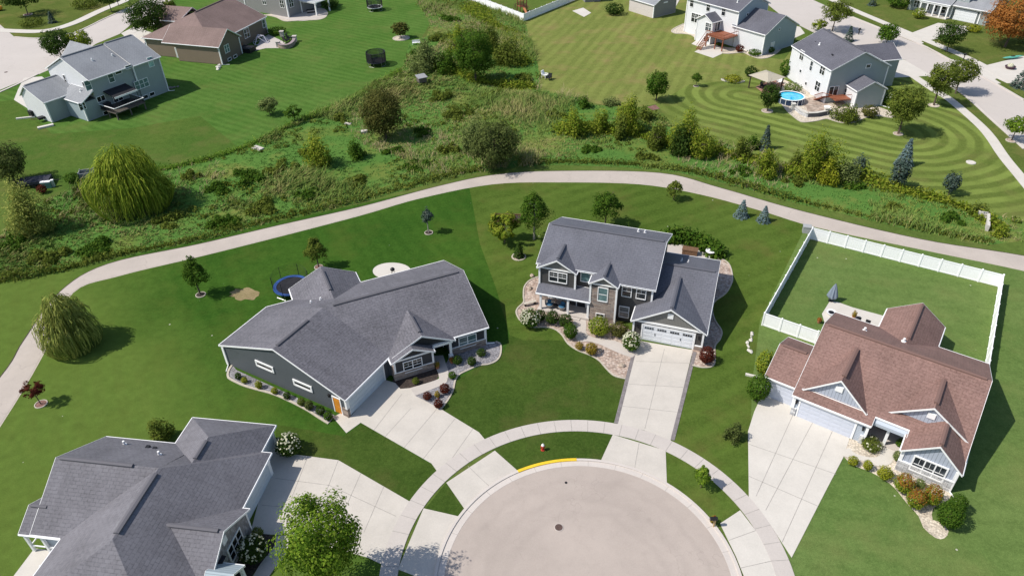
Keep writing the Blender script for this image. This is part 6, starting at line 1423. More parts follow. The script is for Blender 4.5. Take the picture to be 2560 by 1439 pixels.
# ------------------------------------------------------------------ trampolines
def trampoline(label, px, py, r, hz, pad, net, netcol, group='trampolines on the lawns'):
    c = at(px, py, hz); t = thing('trampoline', label, 'trampoline', (c.x, c.y, 0), .3, group)
    m = MB(); m.lathe([(.01, hz-.02), (r*.84, hz)], 32, cap=False); m.build('mat', DARK, t)
    m = MB(); m.lathe([(r*.82, hz+.03), (r, hz+.05), (r, hz-.06), (r*.9, hz-.06)], 36, cap=False); m.build('pad', pad, t)
    for i in range(4):
        a = i*math.pi/2+.4; b = a+.7; m = MB()
        m.bar((r*.95*math.cos(a), r*.95*math.sin(a), hz), (r*.95*math.cos(a), r*.95*math.sin(a), .04), .035, 6); m.bar((r*.95*math.cos(b), r*.95*math.sin(b), hz), (r*.95*math.cos(b), r*.95*math.sin(b), .04), .035, 6)
        m.bar((r*.95*math.cos(a), r*.95*math.sin(a), .04), (r*.95*math.cos(b), r*.95*math.sin(b), .04), .035, 6); m.build('leg', STEEL, t)
    if net:
        for i in range(6):
            a = i*math.pi/3; m = MB(); m.bar((r*math.cos(a), r*math.sin(a), .2), (r*math.cos(a), r*math.sin(a), hz+net), .035, 6); m.build('net_pole', BLACK, t)
        if netcol:
            m = MB(); n = 36
            for k in range(n*2):     # mesh netting as thin cords
                a = math.pi*k/n; m.bar((r*.97*math.cos(a), r*.97*math.sin(a), hz), (r*.97*math.cos(a), r*.97*math.sin(a), hz+net), netcol, 3)
            for j in range(1, 9):
                z = hz+net*j/8
                for k in range(n): a, b = 2*math.pi*k/n, 2*math.pi*(k+1)/n; m.bar((r*.97*math.cos(a), r*.97*math.sin(a), z), (r*.97*math.cos(b), r*.97*math.sin(b), z), netcol*(1 if j < 8 else 1.8), 3)
            m.build('net', BLACK, t)
    return t
BLUEP = plain('blue_vinyl', (.035, .085, .27), .45, .1); WHP = plain('pale_pad', (.6, .62, .62), .5, .1)
trampoline('trampoline with a bright blue pad behind the ranch sunroom', 728, 713, 2.15, .85, BLUEP, 1.7, .006)
trampoline('black trampoline with a dark net enclosure on the left far lawn', 941, 152, 2.05, .9, plain('black_pad', (.03, .03, .045), .5, .2), 1.9, .045)
trampoline('trampoline with a white pad at the top edge of the left far lawn', 937, 17, 2.0, .9, WHP, 1.9, .03)

# ------------------------------------------------------------------ street things
def single(name, label, cat, mb, mats, loc, rz=0, group=None):
    o = mb.build(name, mats); o.location = loc; o.rotation_euler = (0, 0, rz); return tag(o, label, cat, group)
t = thing('fire_hydrant', 'red fire hydrant with a white top on the verge above the yellow kerb', 'hydrant', at(1357, 1124)); RED = plain('hydrant_red', (.42, .04, .025), .45, .15)
m = MB(); m.lathe([(.2, 0), (.2, .06), (.13, .08), (.13, .55), (.17, .56), (.17, .6)], 14); m.build('barrel', RED, t)
m = MB(); m.lathe([(.15, .6), (.14, .7), (.08, .78), (.04, .8), (.04, .86)], 14); m.build('bonnet', WHITE, t)
for a in (0, math.pi, -math.pi/2): m = MB(); m.bar((0, 0, .45), (math.cos(a)*.22, math.sin(a)*.22, .45), .065, 8); m.build('outlet', RED, t)
m = MB(); m.lathe([(.38, 0), (.38, .035), (.33, .04)], 28, 1); m.lathe([(.33, .02), (.33, .045)], 28, 0)
for i in range(-3, 4):
    for j in range(-3, 4):
        if i*i+j*j < 9: m.box(i*.09-.03, i*.09+.03, j*.09-.03, j*.09+.03, .045, .052)
single('manhole_cover', 'round brown manhole cover near the middle of the cul-de-sac', 'manhole cover', m, [plain('rusty_iron', (.10, .065, .055), .6, .3, 10), CONC2], at(1397, 1318)+Vector((0, 0, .02)))
m = MB(); m.lathe([(.12, 0), (.12, .03)], 14)
single('valve_cover', 'tiny dark valve cover in the cul-de-sac below the yellow kerb', 'valve cover', m, BLACK, at(1415, 1206)+Vector((0, 0, .02)))
t = thing('mailbox', 'black mailbox on a pale post at the kerb by the right driveway apron', 'mailbox', at(1784, 1316)); m = MB(); m.box(-.06, .06, -.06, .06, 0, 1.0); m.bar((0, 0, .6), (-.35, .05, .98), .035, 4); m.build('post', plain('cedar_post', (.45, .32, .16), .8, .2), t)
m = MB(); m.extrude([(-.45, .13*math.cos(a), 1.02+.16+.13*math.sin(a)) for a in [math.pi*k/8 for k in range(9)]]+[(-.45, -.13, 1.02), (-.45, .13, 1.02)], (.6, 0, 0)); m.build('box', BLACK, t)
m = MB(); m.box(-.1, .02, .135, .15, 1.15, 1.35); m.build('flag', RED, t)
P('shrub', 'dry tuft of ornamental grass at the foot of the mailbox', 'plant', (1781, 1306), 1290, 16, L_DRYP, .02)

# small boxes and benches
def chestbox(name, label, cat, px, py, w, d, hgt, mat, rz=0, lid=None, group=None):
    m = MB(); m.box(-w/2, w/2, -d/2, d/2, 0, hgt*.86); t = thing(name, label, cat, at(px, py), rz, group); m.build('body', mat, t)
    m = MB(); m.box(-w/2-.05, w/2+.05, -d/2-.05, d/2+.05, hgt*.86, hgt); m.build('lid', lid or mat, t); return t
chestbox('utility_cabinet', 'grey utility cabinet at the corner of the white vinyl fence', 'utility cabinet', 2015, 580, 1.0, .8, 1.0, plain('grey_cabinet', (.35, .36, .36), .5, .1), -.3)
chestbox('utility_pedestal', 'teal utility pedestal in shade by the trailer, left one', 'pedestal', 112, 470, .5, .5, 1.1, plain('teal_box', (.12, .28, .26), .5, .1), .2, WHITE, 'utility pedestals by the dark trailer')
chestbox('utility_pedestal', 'teal utility pedestal by the trailer, widest one in the middle', 'pedestal', 124, 469, .8, .5, 1.1, MATS['teal_box'], .2, WHITE, 'utility pedestals by the dark trailer')
chestbox('utility_pedestal', 'thin pale utility pedestal by the trailer, right one', 'pedestal', 136, 466, .3, .3, 1.15, plain('pale_box', (.55, .58, .56), .5, .1), .2, WHITE, 'utility pedestals by the dark trailer')
t = thing('trailer', 'dark covered flat trailer in the shade at the left edge', 'trailer', at(92, 462), .25)
m = MB(); m.box(-2.2, 2.2, -1.1, 1.1, .55, 1.0); m.build('cover', plain('dark_tarp', (.04, .04, .055), .7, .2), t)
m = MB(); m.box(-2.3, 2.3, -1.0, 1.0, .45, .55); m.bar((2.3, 0, .5), (3.4, 0, .4), .06); m.build('frame', BLACK, t)
for y in (-1.1, 1.1): m = MB(); m.bar((0, y-.1, .32), (0, y+.1, .32), .32, 16); m.build('wheel', BLACK, t)
def deerbox(label, px, py):
    t = thing('shed_box', label, 'box', at(px, py), .5); m = MB()
    for x in (-.7, .7):
        for y in (-.6, .6): m.box(x-.06, x+.06, y-.06, y+.06, 0, .9)
    m.build('frame', WOOD_G, t); m = MB(); m.box(-.8, .8, -.7, .7, .5, 1.5); m.build('body', WOOD_G, t); m = MB(); m.add([(-1, -.9, 1.5), (1, -.9, 1.5), (1, .9, 1.75), (-1, .9, 1.75), (-1, -.9, 1.42), (1, -.9, 1.42), (1, .9, 1.67), (-1, .9, 1.67)], [(0, 1, 2, 3), (7, 6, 5, 4), (0, 4, 5, 1), (1, 5, 6, 2), (2, 6, 7, 3), (3, 7, 4, 0)]); m.build('roof', plain('grey_shed_roof', (.3, .3, .31), .7, .15), t)
deerbox('grey roofed wooden box standing in the thicket of the meadow', 1055, 210)
t = thing('planter_crate', 'open weathered wooden crate beside the big bright willow', 'crate', at(219, 440), .25)
for nm, bx in (('side', (-1.1, 1.1, -.8, -.72)), ('side', (-1.1, 1.1, .72, .8)), ('side', (-1.1, -1.02, -.8, .8)), ('side', (1.02, 1.1, -.8, .8))):
    m = MB(); [m.box(*bx, z, z+.24) for z in (.05, .33, .61)]; m.build(nm, plain('silver_wood', (.33, .33, .34), .8, .2, 8), t)
m = MB(); [m.box(x-.06, x+.06, y-.06, y+.06, 0, 1.0) for x in (-1.0, 1.0) for y in (-.7, .7)]; m.build('frame', MATS['silver_wood'], t)
t = thing('bench', 'white garden bench beside the silvery willow thicket', 'bench', at(1041, 112), .2)
m = MB(); m.box(-.9, .9, -.25, .25, .42, .5); m.build('seat', WHITE, t); m = MB(); m.box(-.9, .9, .2, .28, .5, 1.0); m.build('backrest', WHITE, t)
for x in (-.8, .8): m = MB(); m.box(x-.05, x+.05, -.22, .22, 0, .42); m.build('leg', WHITE, t)
def lawnchair(label, px, py, rz, mat, sc=1.0, group=None, z=0, cush=None):
    p = at(px, py, z); t = thing('chair', label, 'chair', p, rz, group); t.scale = (sc,)*3
    m = MB(); m.box(-.32, .32, -.35, .3, .36, .46); m.build('seat', cush or mat, t); m = MB(); m.extrude([(-.32, .28, .42), (-.32, .38, .42), (-.32, .55, 1.02), (-.32, .45, 1.02)], (.64, 0, 0)); m.build('backrest', cush or mat, t)
    for x in (-.36, .36): m = MB(); m.box(x-.05, x+.05, -.4, .42, .56, .62); m.build('armrest', mat, t)
    for x in (-.34, .34):
        for y in (-.33, .33): m = MB(); m.box(x-.035, x+.035, y-.035, y+.035, 0, .57); m.build('leg', mat, t)
    return t
lawnchair('white and black garden chair alone on the dry lawn, back one', 1362, 194, .9, WHITE, 1.3, 'two chairs on the dry lawn'); lawnchair('white and black garden chair on the dry lawn, front one', 1372, 200, -.6, BLACK, 1.2, 'two chairs on the dry lawn')
def slabstone(name, label, px, py, w, d, hh, rz, mat=CONC): m = MB(); m.box(-w/2, w/2, -d/2, d/2, 0, hh); return single(name, label, 'slab', m, mat, at(px, py), rz)
slabstone('concrete_slab', 'pale concrete drain slab at the edge of the left far lawn', 645, 372, 2.0, 1.0, .25, -.6); slabstone('concrete_slab', 'small pale slab at the foot of the brownish dying tree', 911, 332, 1.1, .8, .4, .2); slabstone('concrete_slab', 'small flat slab left of the brownish dying tree', 870, 311, 1.2, .5, .25, -.3)
t = thing('culvert_wall', 'white L shaped culvert wall in the meadow near the right edge', 'culvert wall', at(2466, 578)); P0, P1, P2 = at(2466, 578), at(2466, 546), at(2440, 541)
m = MB(); strip(m, [P0-P0, P1-P0], .35, 0, .9); strip(m, [P1-P0, P2-P0], .35, 0, .9); m.build('wall', CONC3, t)
m = MB(); m.lathe([(.7, 0), (.7, .12), (.45, .16), (.42, .1)], 20); single('manhole_riser', 'white round manhole riser on the ringed lawn', 'manhole cover', m, CONC3, at(2427, 407))
t = thing('raised_bed', 'wooden raised garden bed frame behind the crab apple tree', 'raised bed', at(1268, 548), -.1)
for bx in ((-1.9, 1.9, -.9, -.8), (-1.9, 1.9, .8, .9), (-1.9, -1.8, -.8, .8), (1.8, 1.9, -.8, .8), (-.05, .05, -.8, .8)): m = MB(); m.box(*bx, 0, .4); m.build('board', WOOD_B, t)
m = MB(); m.box(-1.8, 1.8, -.8, .8, 0, .22); m.build('soil', MULCH, t)
def rockline(label, pts, n, s, mat=ROCK, group=None):
    S_ = smooth([at(*p) for p in pts], 6)
    for i in range(n):
        p = S_[int(i*(len(S_)-1)/max(1, n-1))]; m = MB(); q = s*RND.uniform(.7, 1.3); m.blob((0, 0, q*.3), (q, q*.8, q*.6), i*7+n, amp=.22)
        single('rock', label, 'rock', m, mat, p+Vector((RND.uniform(-.15, .15), RND.uniform(-.1, .1), 0)), RND.uniform(0, 6), group)
rockline('pale boulder in the short curved row left of the brown roofed ranch', [(1882, 832), (1876, 845), (1872, 858), (1872, 872), (1880, 882)], 11, .2, ROCK, 'pale boulders in a curved row')
rockline('pale boulder at the downspout corner of the brown house', [(545, 175), (552, 160), (560, 153)], 6, .5, ROCK, 'boulders at the brown house corner')
rockline('grey stone beside the wall of the sage house', [(420, 222), (445, 218)], 6, .4, plain('grey_rock', (.22, .2, .19), .9, .3, 5), 'grey stones right of the sage house')
for k, (px, py) in enumerate(((1350, 700), (1325, 722), (1330, 690), (1555, 915), (1500, 877))):
    m = MB(); m.blob((0, 0, .12), (.35, .26, .2), k, amp=.2); single('rock', 'tan boulder in the gravel bed of the stone tower house', 'rock', m, plain('tan_rock', (.42, .34, .27), .9, .25, 5) if 'tan_rock' not in MATS else MATS['tan_rock'], at(px, py), k, 'tan boulders in the gravel bed')
t = thing('garden_bench', 'dark curved garden bench on gravel left of the porch', 'bench', at(1325, 762), .35)
m = MB(); m.box(-.75, .75, -.2, .2, .38, .45); m.build('seat', plain('pale_bench', (.5, .45, .38), .7, .1), t)
for x in (-.6, .6): m = MB(); m.box(x-.08, x+.08, -.18, .18, 0, .38); m.build('leg', BLACK, t)

# porch of the stone tower house
BLU = plain('blue_cushion', (.05, .16, .28), .7, .2)
ang = math.radians(-19.3); cpos = lambda x, y, z=0: Vector((13.355+x*math.cos(ang)-y*math.sin(ang), 61.79+x*math.sin(ang)+y*math.cos(ang), z))
for x, lb in ((-10.1, 'round wicker chair with blue cushion on the porch, left one'), (-8.6, 'round wicker chair with blue cushion on the porch, right one')):
    t = thing('chair', lb, 'chair', cpos(x, 1.55, .3), ang+(.3 if x < -9 else -.2), 'blue cushioned porch chairs')
    m = MB(); m.lathe([(.3, 0), (.42, .3), (.5, .4), (.48, .44)], 16); m.build('base', plain('grey_wicker', (.2, .19, .18), .8, .2, 9) if 'grey_wicker' not in MATS else MATS['grey_wicker'], t)
    m = MB(); m.blob((0, -.02, .5), (.4, .4, .1), 3, amp=.04); m.build('cushion', BLU, t)
    m = MB()
    for k in range(9): a = math.pi*k/8; m.bar((math.cos(a)*.48, math.sin(a)*.42, .42), (math.cos(a)*.52, math.sin(a)*.5, .95), .05, 6)
    m.build('backrest', MATS['grey_wicker'], t); m = MB(); m.blob((0, .28, .72), (.3, .12, .22), 5, amp=.05); m.build('pillow', BLU, t)
t = thing('side_table', 'small round side table between the blue porch chairs', 'table', cpos(-9.35, 1.5, .3)); m = MB(); m.lathe([(.3, .46), (.3, .5)], 16); m.build('tabletop', BLACK, t); m = MB(); m.bar((0, 0, 0), (0, 0, .46), .04); m.build('leg', BLACK, t)
t = thing('patio_table', 'white round patio table behind the stone tower house', 'table', at(1774, 641)); m = MB(); m.lathe([(.62, .86), (.62, .92)], 24); m.build('tabletop', WHITE, t); m = MB(); m.bar((0, 0, 0), (0, 0, .86), .08); m.lathe([(.3, 0), (.28, .06)], 14); m.build('pedestal', WHITE, t)
chestbox('storage_chest', 'reddish wooden storage chest on the patio behind the stone tower house', 'chest', 1724, 634, 1.9, .9, .8, WOOD_B, ang)
# patio behind the angled ranch
t = thing('grill', 'small black grill on the round white patio', 'grill', at(983, 686, 0)); m = MB(); m.blob((0, 0, .8), (.3, .3, .25), 2, amp=.02); m.build('bowl', BLACK, t)
for a in (0, 2.1, 4.2): m = MB(); m.bar((math.cos(a)*.15, math.sin(a)*.15, .65), (math.cos(a)*.35, math.sin(a)*.35, .05), .025); m.build('leg', BLACK, t)
# back patio of the brown-roofed ranch
t = thing('patio_umbrella', 'closed grey patio umbrella standing on the back lawn', 'umbrella', at(2077, 752)); m = MB(); m.bar((0, 0, 0), (0, 0, 2.4), .035); m.lathe([(.32, 0), (.3, .1), (.08, .14)], 16); m.build('pole', BLACK, t)
m = MB(); n = 16
for j, (r, z) in enumerate(((.05, 2.5), (.18, 2.1), (.36, 1.4), (.5, .75), (.42, .55))):
    m.v += [(r*(1+.28*(k % 2))*math.cos(2*math.pi*k/n), r*(1+.28*(k % 2))*math.sin(2*math.pi*k/n), z) for k in range(n)]
for j in range(4):
    for k in range(n): m.f.append((j*n+k, (j+1)*n+k, (j+1)*n+(k+1) % n, j*n+(k+1) % n)); m.mi.append(0)
m.build('canopy', plain('grey_umbrella_cloth', (.2, .24, .3), .8, .15), t)
ad = math.radians(-36); dpos = lambda x, y, z=0: Vector((37.333+x*math.cos(ad)-y*math.sin(ad), 39.465+x*math.sin(ad)+y*math.cos(ad), z))
t = thing('dining_table', 'dark dining table on the back patio of the brown roofed ranch', 'table', dpos(-11.9, 18.4, .05), ad); m = MB(); m.box(-.9, .9, -.5, .5, .68, .74); m.build('tabletop', plain('grey_table', (.25, .26, .28), .4, .15), t)
for x in (-.8, .8):
    for y in (-.42, .42): m = MB(); m.box(x-.03, x+.03, y-.03, y+.03, 0, .68); m.build('leg', BLACK, t)
def pchair(lb, x, y, rz, mat):
    t = thing('chair', lb, 'chair', dpos(x, y, .05), ad+rz, 'chairs on the back patio'); m = MB(); m.box(-.26, .26, -.26, .26, .4, .45); m.build('seat', mat, t); m = MB(); m.box(-.26, .26, .22, .27, .45, .95); m.build('backrest', mat, t)
    for sx in (-.24, .24):
        for sy in (-.24, .24): m = MB(); m.box(sx-.02, sx+.02, sy-.02, sy+.02, 0, .4); m.build('leg', BLACK, t)
pchair('dark patio chair at the umbrella end of the dining table', -13.2, 18.3, 1.5, DARK); pchair('dark patio chair on the lawn side of the dining table, left one', -12.4, 19.4, 0, DARK); pchair('dark patio chair on the lawn side of the dining table, right one', -11.4, 19.4, 0, DARK); pchair('pale patio chair at the sunroom end of the dining table', -10.6, 18.4, -1.5, MATS['grey_table'])
t = thing('fire_bowl', 'white round fire bowl on the back patio', 'fire bowl', dpos(-15.3, 19.6, .05)); m = MB(); m.lathe([(.3, 0), (.5, .3), (.55, .42), (.45, .4), (.1, .3)], 20); m.build('bowl', WHITE, t); m = MB(); m.lathe([(.42, .34), (.42, .37)], 16); m.build('coals', BLACK, t)
def pot(lb, p, hh, mat, leaf, name='potted_plant'):
    t = thing(name, lb, 'potted plant', p); m = MB(); m.lathe([(.16, 0), (.24, .4), (.22, .38), (.02, .35)], 14); m.build('pot', mat, t)
    d = sphere_dirs(160); d[:, 2] = np.abs(d[:, 2]); quads('foliage', d*np.array([.32, .32, hh])*RN.uniform(.4, 1, (160, 1))+np.array([0, 0, .38]), d, .07, 1.4, leaf, t)
TERR = plain('terracotta', (.4, .17, .09), .8, .15)
pot('spiky potted plant on the lawn side of the back patio', dpos(-13.0, 20.4, .05), .8, TERR, L_DRYP); pot('orange flowering pot by the house corner of the back patio', dpos(-16.0, 17.4, .05), .35, TERR, L_RUST); pot('yellow flowering pot at the sunroom corner of the back patio', dpos(-10.6, 17.2, .05), .35, TERR, L_GOLD)
pot('brown pot of flowers beside the ranch porch post', Vector((-2.753+(-4.6)*.917-(-.9)*.399, 60.275+(-4.6)*.399+(-.9)*.917, 0)), .4, TERR, L_RUST); pot('hanging style pot of flowers at the office corner of the ranch', Vector((-2.753-6.3*.917+1.1*.399, 60.275-6.3*.399-1.1*.917, .0)), .7, TERR, L_DRYP)

# ------------------------------------------------------------------ the pool garden
WATER = glass('pool_water', (.01, .30, .62), .05); zi = lambda x, y: (1860+x/6.4, 160+y/6.4)
t = thing('swimming_pool', 'round above ground pool with bright blue water beside the white wall', 'pool', at(*zi(735, 600)))
pr = 2.35; m = MB(); m.lathe([(pr, 0), (pr, 1.05)], 28, cap=False); m.build('wall', plain('navy_liner', (.03, .05, .1), .4, .1), t)
m = MB(); m.lathe([(.01, .92), (pr, .92)], 28, cap=False); m.build('water', WATER, t); m = MB(); m.lathe([(pr-.12, 1.05), (pr+.12, 1.05), (pr+.12, 1.12), (pr-.12, 1.12), (pr-.12, 1.05)], 28, cap=False); m.build('rim', WHITE, t)
for k in range(14): a = 2*math.pi*k/14; m = MB(); m.bar((pr*1.03*math.cos(a), pr*1.03*math.sin(a), 0), (pr*1.03*math.cos(a), pr*1.03*math.sin(a), 1.08), .06, 6); m.build('strut', WHITE, t)
t = thing('gazebo', 'square gazebo with a cream cloth roof left of the pool house', 'gazebo', at(*zi(330, 400)), .55)
for x in (-2.1, 2.1):
    for y in (-2.1, 2.1): m = MB(); m.box(x-.09, x+.09, y-.09, y+.09, 0, 2.5); m.build('post', plain('bronze', (.06, .045, .035), .5, .1) if 'bronze' not in MATS else MATS['bronze'], t)
m = MB(); q = 2.45; m.add([(-q, -q, 2.5), (q, -q, 2.5), (q, q, 2.5), (-q, q, 2.5), (0, 0, 3.3)], [(0, 1, 4), (1, 2, 4), (2, 3, 4), (3, 0, 4), (3, 2, 1, 0)]); m.build('canopy', plain('cream_canopy', (.42, .38, .3), .8, .05), t)
m = MB(); [m.box(-2.1, 2.1, y-.05, y+.05, 2.35, 2.48) for y in (-2.1, 2.1)]; [m.box(x-.05, x+.05, -2.1, 2.1, 2.35, 2.48) for x in (-2.1, 2.1)]; m.build('beam', MATS['bronze'], t)
lawnchair('dark chair under the cream gazebo', *zi(300, 385), .6, BLACK, 1.1); lawnchair('pale chair at the white wall side of the gazebo', *zi(560, 320), -.8, WHITE, 1.1)
t = thing('retaining_wall', 'low grey stone wall round the pool house patio', 'wall', at(*zi(1000, 800)))
o0 = at(*zi(1000, 800)); seg = [at(*zi(*p))-o0 for p in [(820, 735), (900, 800), (1000, 850), (1010, 850)]]; m = MB(); strip(m, seg, .4, 0, .75); m.build('wall', STONE_G, t); m = MB(); strip(m, seg, .52, .75, .08); m.build('coping', CONC3, t)
seg = [at(*zi(*p))-o0 for p in [(1010, 850), (1150, 845), (1300, 815), (1370, 780)]]; m = MB(); strip(m, seg, .4, 0, .75); m.build('wall', plain('dark_block', (.11, .105, .12), .8, .2), t); m = MB(); strip(m, seg, .52, .75, .08); m.build('coping', CONC3, t)
for p in ((775, 730), (1300, 805)): m = MB(); c = at(*zi(*p))-o0; m.box(c.x-.3, c.x+.3, c.y-.3, c.y+.3, 0, 1.1); m.box(c.x-.38, c.x+.38, c.y-.38, c.y+.38, 1.1, 1.2); m.build('pillar', ROCK, t)
t = thing('patio_table', 'pale round table on the pool house patio by the red steps', 'table', at(*zi(1320, 745))); m = MB(); m.lathe([(.6, .7), (.6, .76)], 18); m.build('tabletop', WHITE, t); m = MB(); m.bar((0, 0, 0), (0, 0, .7), .07); m.build('leg', WHITE, t)
t = thing('flower_box', 'boat shaped white edged flower bed on the dry lawn', 'flower bed', at(1832, 203), -.3); m = MB(); m.prism([(-2.3, 0), (-1.5, -.6), (1.5, -.7), (2.3, -.1), (1.5, .5), (-1.5, .5)], 0, .3); m.build('edging', CONC3, t); m = MB(); m.prism([(-2.1, 0), (-1.4, -.45), (1.4, -.5), (2.1, -.1), (1.4, .4), (-1.4, .4)], .3, .34); m.build('soil', MULCH, t)
struct('mulch_bed', sheet('m', pix([(1618, 268), (1638, 262), (1650, 272), (1632, 276)]), .03, REDMULCH), REDMULCH)

# ------------------------------------------------------------------ the brown house patio, pergola, playset
t = thing('climbing_dome', 'white framed angular climbing frame on the brown house patio', 'climbing frame', at(652, 107), .5)
vv = [(-1.6, -1.1, 0), (1.3, -1.4, 0), (2.1, .4, 0), (.6, 1.7, 0), (-1.5, 1.2, 0), (-.6, -.3, 1.5), (.9, -.1, 1.5), (-.1, .8, 1.6)]; m = MB()
for a, b in ((0, 1), (1, 2), (2, 3), (3, 4), (4, 0), (5, 6), (6, 7), (7, 5), (0, 5), (1, 5), (1, 6), (2, 6), (3, 7), (4, 7), (4, 5), (2, 7)): m.bar(vv[a], vv[b], .075, 6)
m.build('frame', plain('lilac_white_metal', (.55, .54, .62), .4, .1), t)
t = thing('seat_wall', 'curved stone seat wall with pillars at the brown house patio', 'wall', at(715, 110)); o0 = at(715, 110); seg = [p-o0 for p in smooth([at(697, 118), at(708, 122), (at(722, 121)), at(733, 114), at(737, 106)], 4)]
m = MB(); strip(m, seg, .55, 0, .85); m.build('wall', STONE_T, t); m = MB(); strip(m, seg, .7, .85, .1); m.build('coping', plain('plum_coping', (.3, .24, .25), .8, .1), t)
for p in ((697, 118), (738, 104), (706, 92)): m = MB(); c = at(*p)-o0; m.box(c.x-.4, c.x+.4, c.y-.4, c.y+.4, 0, 1.2); m.box(c.x-.5, c.x+.5, c.y-.5, c.y+.5, 1.2, 1.32); m.build('pillar', CONC2, t)
lawnchair('dark wicker chair beside the stone seat wall', 717, 107, 2.5, BLACK, 1.5); lawnchair('dark wicker chair at the far pillar of the stone seat wall', 726, 101, 1.6, BLACK, 1.5)
t = thing('pergola', 'white pergola with slatted roof beside the grey house', 'pergola', at(790, 30), math.radians(-32))
for x in (-2.6, 2.6):
    for y in (-2.4, 2.4): m = MB(); m.box(x-.15, x+.15, y-.15, y+.15, 0, 3.0); m.build('post', WHITE, t)
for y in (-2.4, 2.4): m = MB(); m.box(-3.1, 3.1, y-.08, y+.08, 2.8, 3.05); m.build('beam', WHITE, t)
for k in range(22): m = MB(); x = -3+k*.286; m.box(x-.05, x+.05, -2.9, 2.9, 3.05, 3.22); m.build('slat', WHITE, t)
t = thing('patio_sofa', 'dark patio sofa with pale cushions under the white pergola', 'sofa', at(780, 32), .4); m = MB(); m.box(-1.2, 1.2, -.4, .4, 0, .4); m.build('base', BLACK, t); m = MB(); m.box(-1.15, 1.15, -.38, .3, .4, .52); m.build('cushion', CONC2, t); m = MB(); m.box(-1.2, 1.2, .3, .45, .4, .85); m.build('backrest', BLACK, t)
t = thing('playset', 'red brown wooden playset with slide and climbing bars inside the white fence', 'playset', at(1305, 30), .4)
for x in (-.9, .9):
    for y in (-.9, .9): m = MB(); m.box(x-.08, x+.08, y-.08, y+.08, 0, 3.2); m.build('post', WOOD_R, t)
m = MB(); m.box(-.95, .95, -.95, .95, 1.4, 1.5); m.build('platform', WOOD_R, t)
m = MB(); [m.box(-.95, .95, y-.04, y+.04, z, z+.14) for y in (-.95, .95) for z in (1.6, 1.85, 2.1)]; m.build('railing', WOOD_R, t)
m = MB(); m.add([(-1.1, -1.1, 3.1), (1.1, -1.1, 3.1), (1.1, 1.1, 3.1), (-1.1, 1.1, 3.1), (0, 0, 4.0)], [(0, 1, 4), (1, 2, 4), (2, 3, 4), (3, 0, 4)]); m.build('roof', WOOD_R, t)
m = MB(); [m.bar((-2.9+a, y, 0), (-2.2, y, 2.4), .06) for a in (0, 1.3) for y in (-.6,)]; m.bar((-2.2, -.6, 2.4), (-.9, -.6, 2.4), .06); m.build('swing_frame', WOOD_B, t)
m = MB(); m.add([(-.3, -.95, 1.45), (.3, -.95, 1.45), (.3, -3.0, .2), (-.3, -3.0, .2)], [(0, 1, 2, 3)]); m.box(-.35, -.3, -1, -.9, 1.4, 1.7); m.build('slide', plain('orange_slide', (.55, .22, .1), .4, .1), t)
m = MB(); [m.bar((.95, -.8+i*.4, 0), (1.6, -.8+i*.4, 1.4), .05) for i in range(5)]; [m.bar((1.0+.1*j, -.9, .2+.25*j), (1.0+.1*j, .9, .2+.25*j), .04) for j in range(5)]; m.build('climbing_bars', plain('pale_orange_wood', (.5, .26, .14), .7, .2), t)
# furniture of the sage house deck and its side yard
ae = math.radians(58); epos = lambda x, y, z=0: Vector((-68.23+x*math.cos(ae)-y*math.sin(ae), 138.845+x*math.sin(ae)+y*math.cos(ae), z))
t = thing('dining_table', 'dark dining table on the raised deck of the sage house', 'table', epos(-9.6, -2.6, 1.4), ae); m = MB(); m.lathe([(.8, .7), (.8, .76)], 18); m.build('tabletop', BLACK, t); m = MB(); m.bar((0, 0, 0), (0, 0, .7), .08); m.build('leg', BLACK, t)
t = thing('grill', 'covered black grill on the raised deck of the sage house', 'grill', epos(-12.3, -1.2, 1.4), ae); m = MB(); m.box(-.6, .6, -.35, .35, 0, 1.1); m.blob((0, 0, 1.1), (.6, .35, .2), 4, amp=.05); m.build('cover', DARK, t)
chestbox('storage_box', 'dark storage box on the white side wall of the sage house', 'box', 88, 290, 1.5, 1.0, 1.2, BLACK, ae); 
t = thing('handcart', 'dark wheelbarrow cart by the white garage end of the sage house', 'cart', at(112, 302), .8); m = MB(); m.box(-.9, .9, -.5, .5, .5, .9); m.build('tray', BLACK, t); m = MB(); m.bar((-.9, -.4, .7), (-2, -.3, .9), .05); m.bar((-.9, .4, .7), (-2, .3, .9), .05); m.build('handle', WOOD_B, t); m = MB(); m.bar((.6, -.08, .3), (.6, .08, .3), .3, 14); m.build('wheel', BLACK, t)
slabstone('step_slab', 'pale step slab at the front of the dark cart', 115, 318, 2.6, .7, .3, .6, ROCK); slabstone('step_slab', 'pale edging slab left of the dark storage box', 65, 296, 3.2, .4, .25, .25, ROCK)
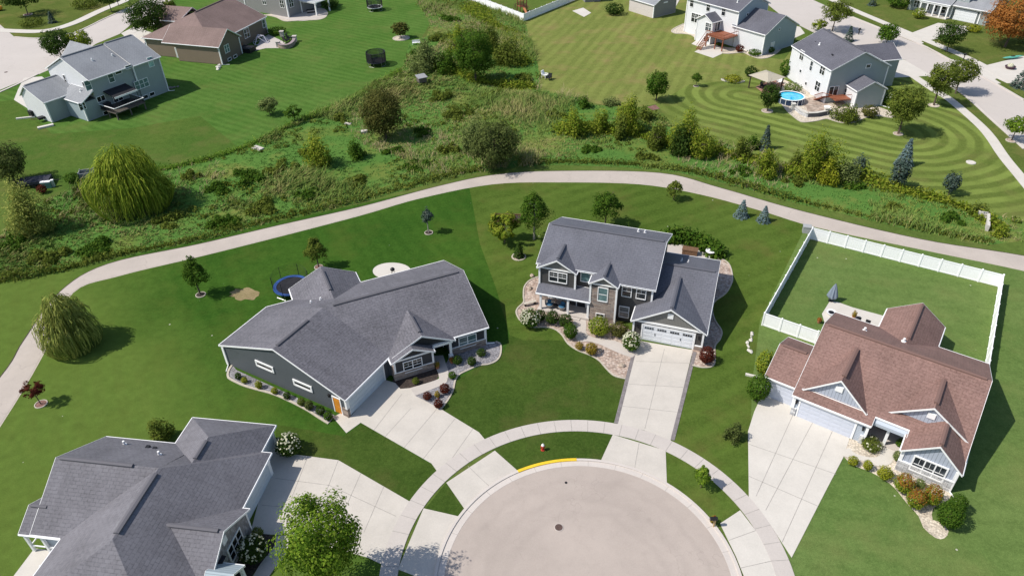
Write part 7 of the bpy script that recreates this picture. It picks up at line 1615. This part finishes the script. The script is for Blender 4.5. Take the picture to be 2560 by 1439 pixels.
# far corners
m = MB(); m.blob((0, 0, .7), (1.3, 1.0, .75), 9, amp=.05); single('lawn_toy', 'round orange and yellow lawn toy at the left picture edge', 'lawn toy', m, plain('orange_plastic', (.75, .33, .03), .4, .25, 1.5), at(-3, 27))
t = thing('kayak', 'long teal kayak lying at the right edge beside the planter', 'kayak', at(2530, 148), .25); m = MB(); n = 12
for j, (x, r) in enumerate(((-2.6, .03), (-1.8, .28), (-.5, .42), (.6, .42), (1.8, .28), (2.6, .03))):
    m.v += [(x, r*math.cos(2*math.pi*k/n), .4+r*.5*math.sin(2*math.pi*k/n)+.1*abs(x)/2.6) for k in range(n)]
for j in range(5):
    for k in range(n): m.f.append((j*n+k, j*n+(k+1) % n, (j+1)*n+(k+1) % n, (j+1)*n+k)); m.mi.append(0)
m.build('hull', plain('teal_plastic', (.12, .42, .33), .4, .1), t); m = MB(); m.blob((0, 0, .63), (.6, .25, .06), 1, amp=.0); m.build('cockpit', BLACK, t)
t = thing('planter', 'dark round planter with white flowers beside the teal kayak', 'planter', at(2524, 172)); m = MB(); m.lathe([(.7, 0), (1.0, .5), (.95, .55), (.1, .5)], 18); m.build('bowl', plain('plum_planter', (.07, .035, .05), .5, .1), t); d = sphere_dirs(220); d[:, 2] = np.abs(d[:, 2]); quads('blossom', d*np.array([.6, .6, .6])+np.array([0, 0, .5]), d, .13, 1, L_FLOWER, t)
def postbox(lb, px, py):
    t = thing('mailbox', lb, 'mailbox', at(px, py), .6); m = MB(); m.box(-.07, .07, -.07, .07, 0, 1.05); m.build('post', BLACK, t); m = MB(); m.box(-.3, .3, -.14, .14, 1.05, 1.4); m.build('box', BLACK, t)
postbox('black mailbox on the far side of the street by the right driveway', 2408, 151); postbox('dark mailbox on the street strip behind the ridge of the pool house', 2146, 87); postbox('dark mailbox beside the far left sidewalk at the top', 297, 15)
m = MB(); m.lathe([(.35, 0), (.35, .02)], 18); single('manhole_cover', 'dark manhole cover in the far left street', 'manhole cover', m, MATS['rusty_iron'], at(15, 181)+Vector((0, 0, .02)))
pk = plain('parked_car_blue', (.02, .03, .1), .3, .1)
chestbox('utility_box', 'dark blue bin between the sage house and the brown house', 'bin', 376, 121, 1.6, 1.2, 1.3, pk, .4)
slabstone('paving_border', 'white ground border by the small garage of the brown roofed ranch', 1878, 940, 1.2, .25, .2, -.4, ROCK)
m = MB(); m.blob((0, 0, .18), (.22, .22, .2), 3, amp=.1); single('garden_ball', 'white garden ball by the garage corner of the brown roofed ranch', 'garden ornament', m, WHITE, at(1897, 1001))
print('objects', len(bpy.data.objects))
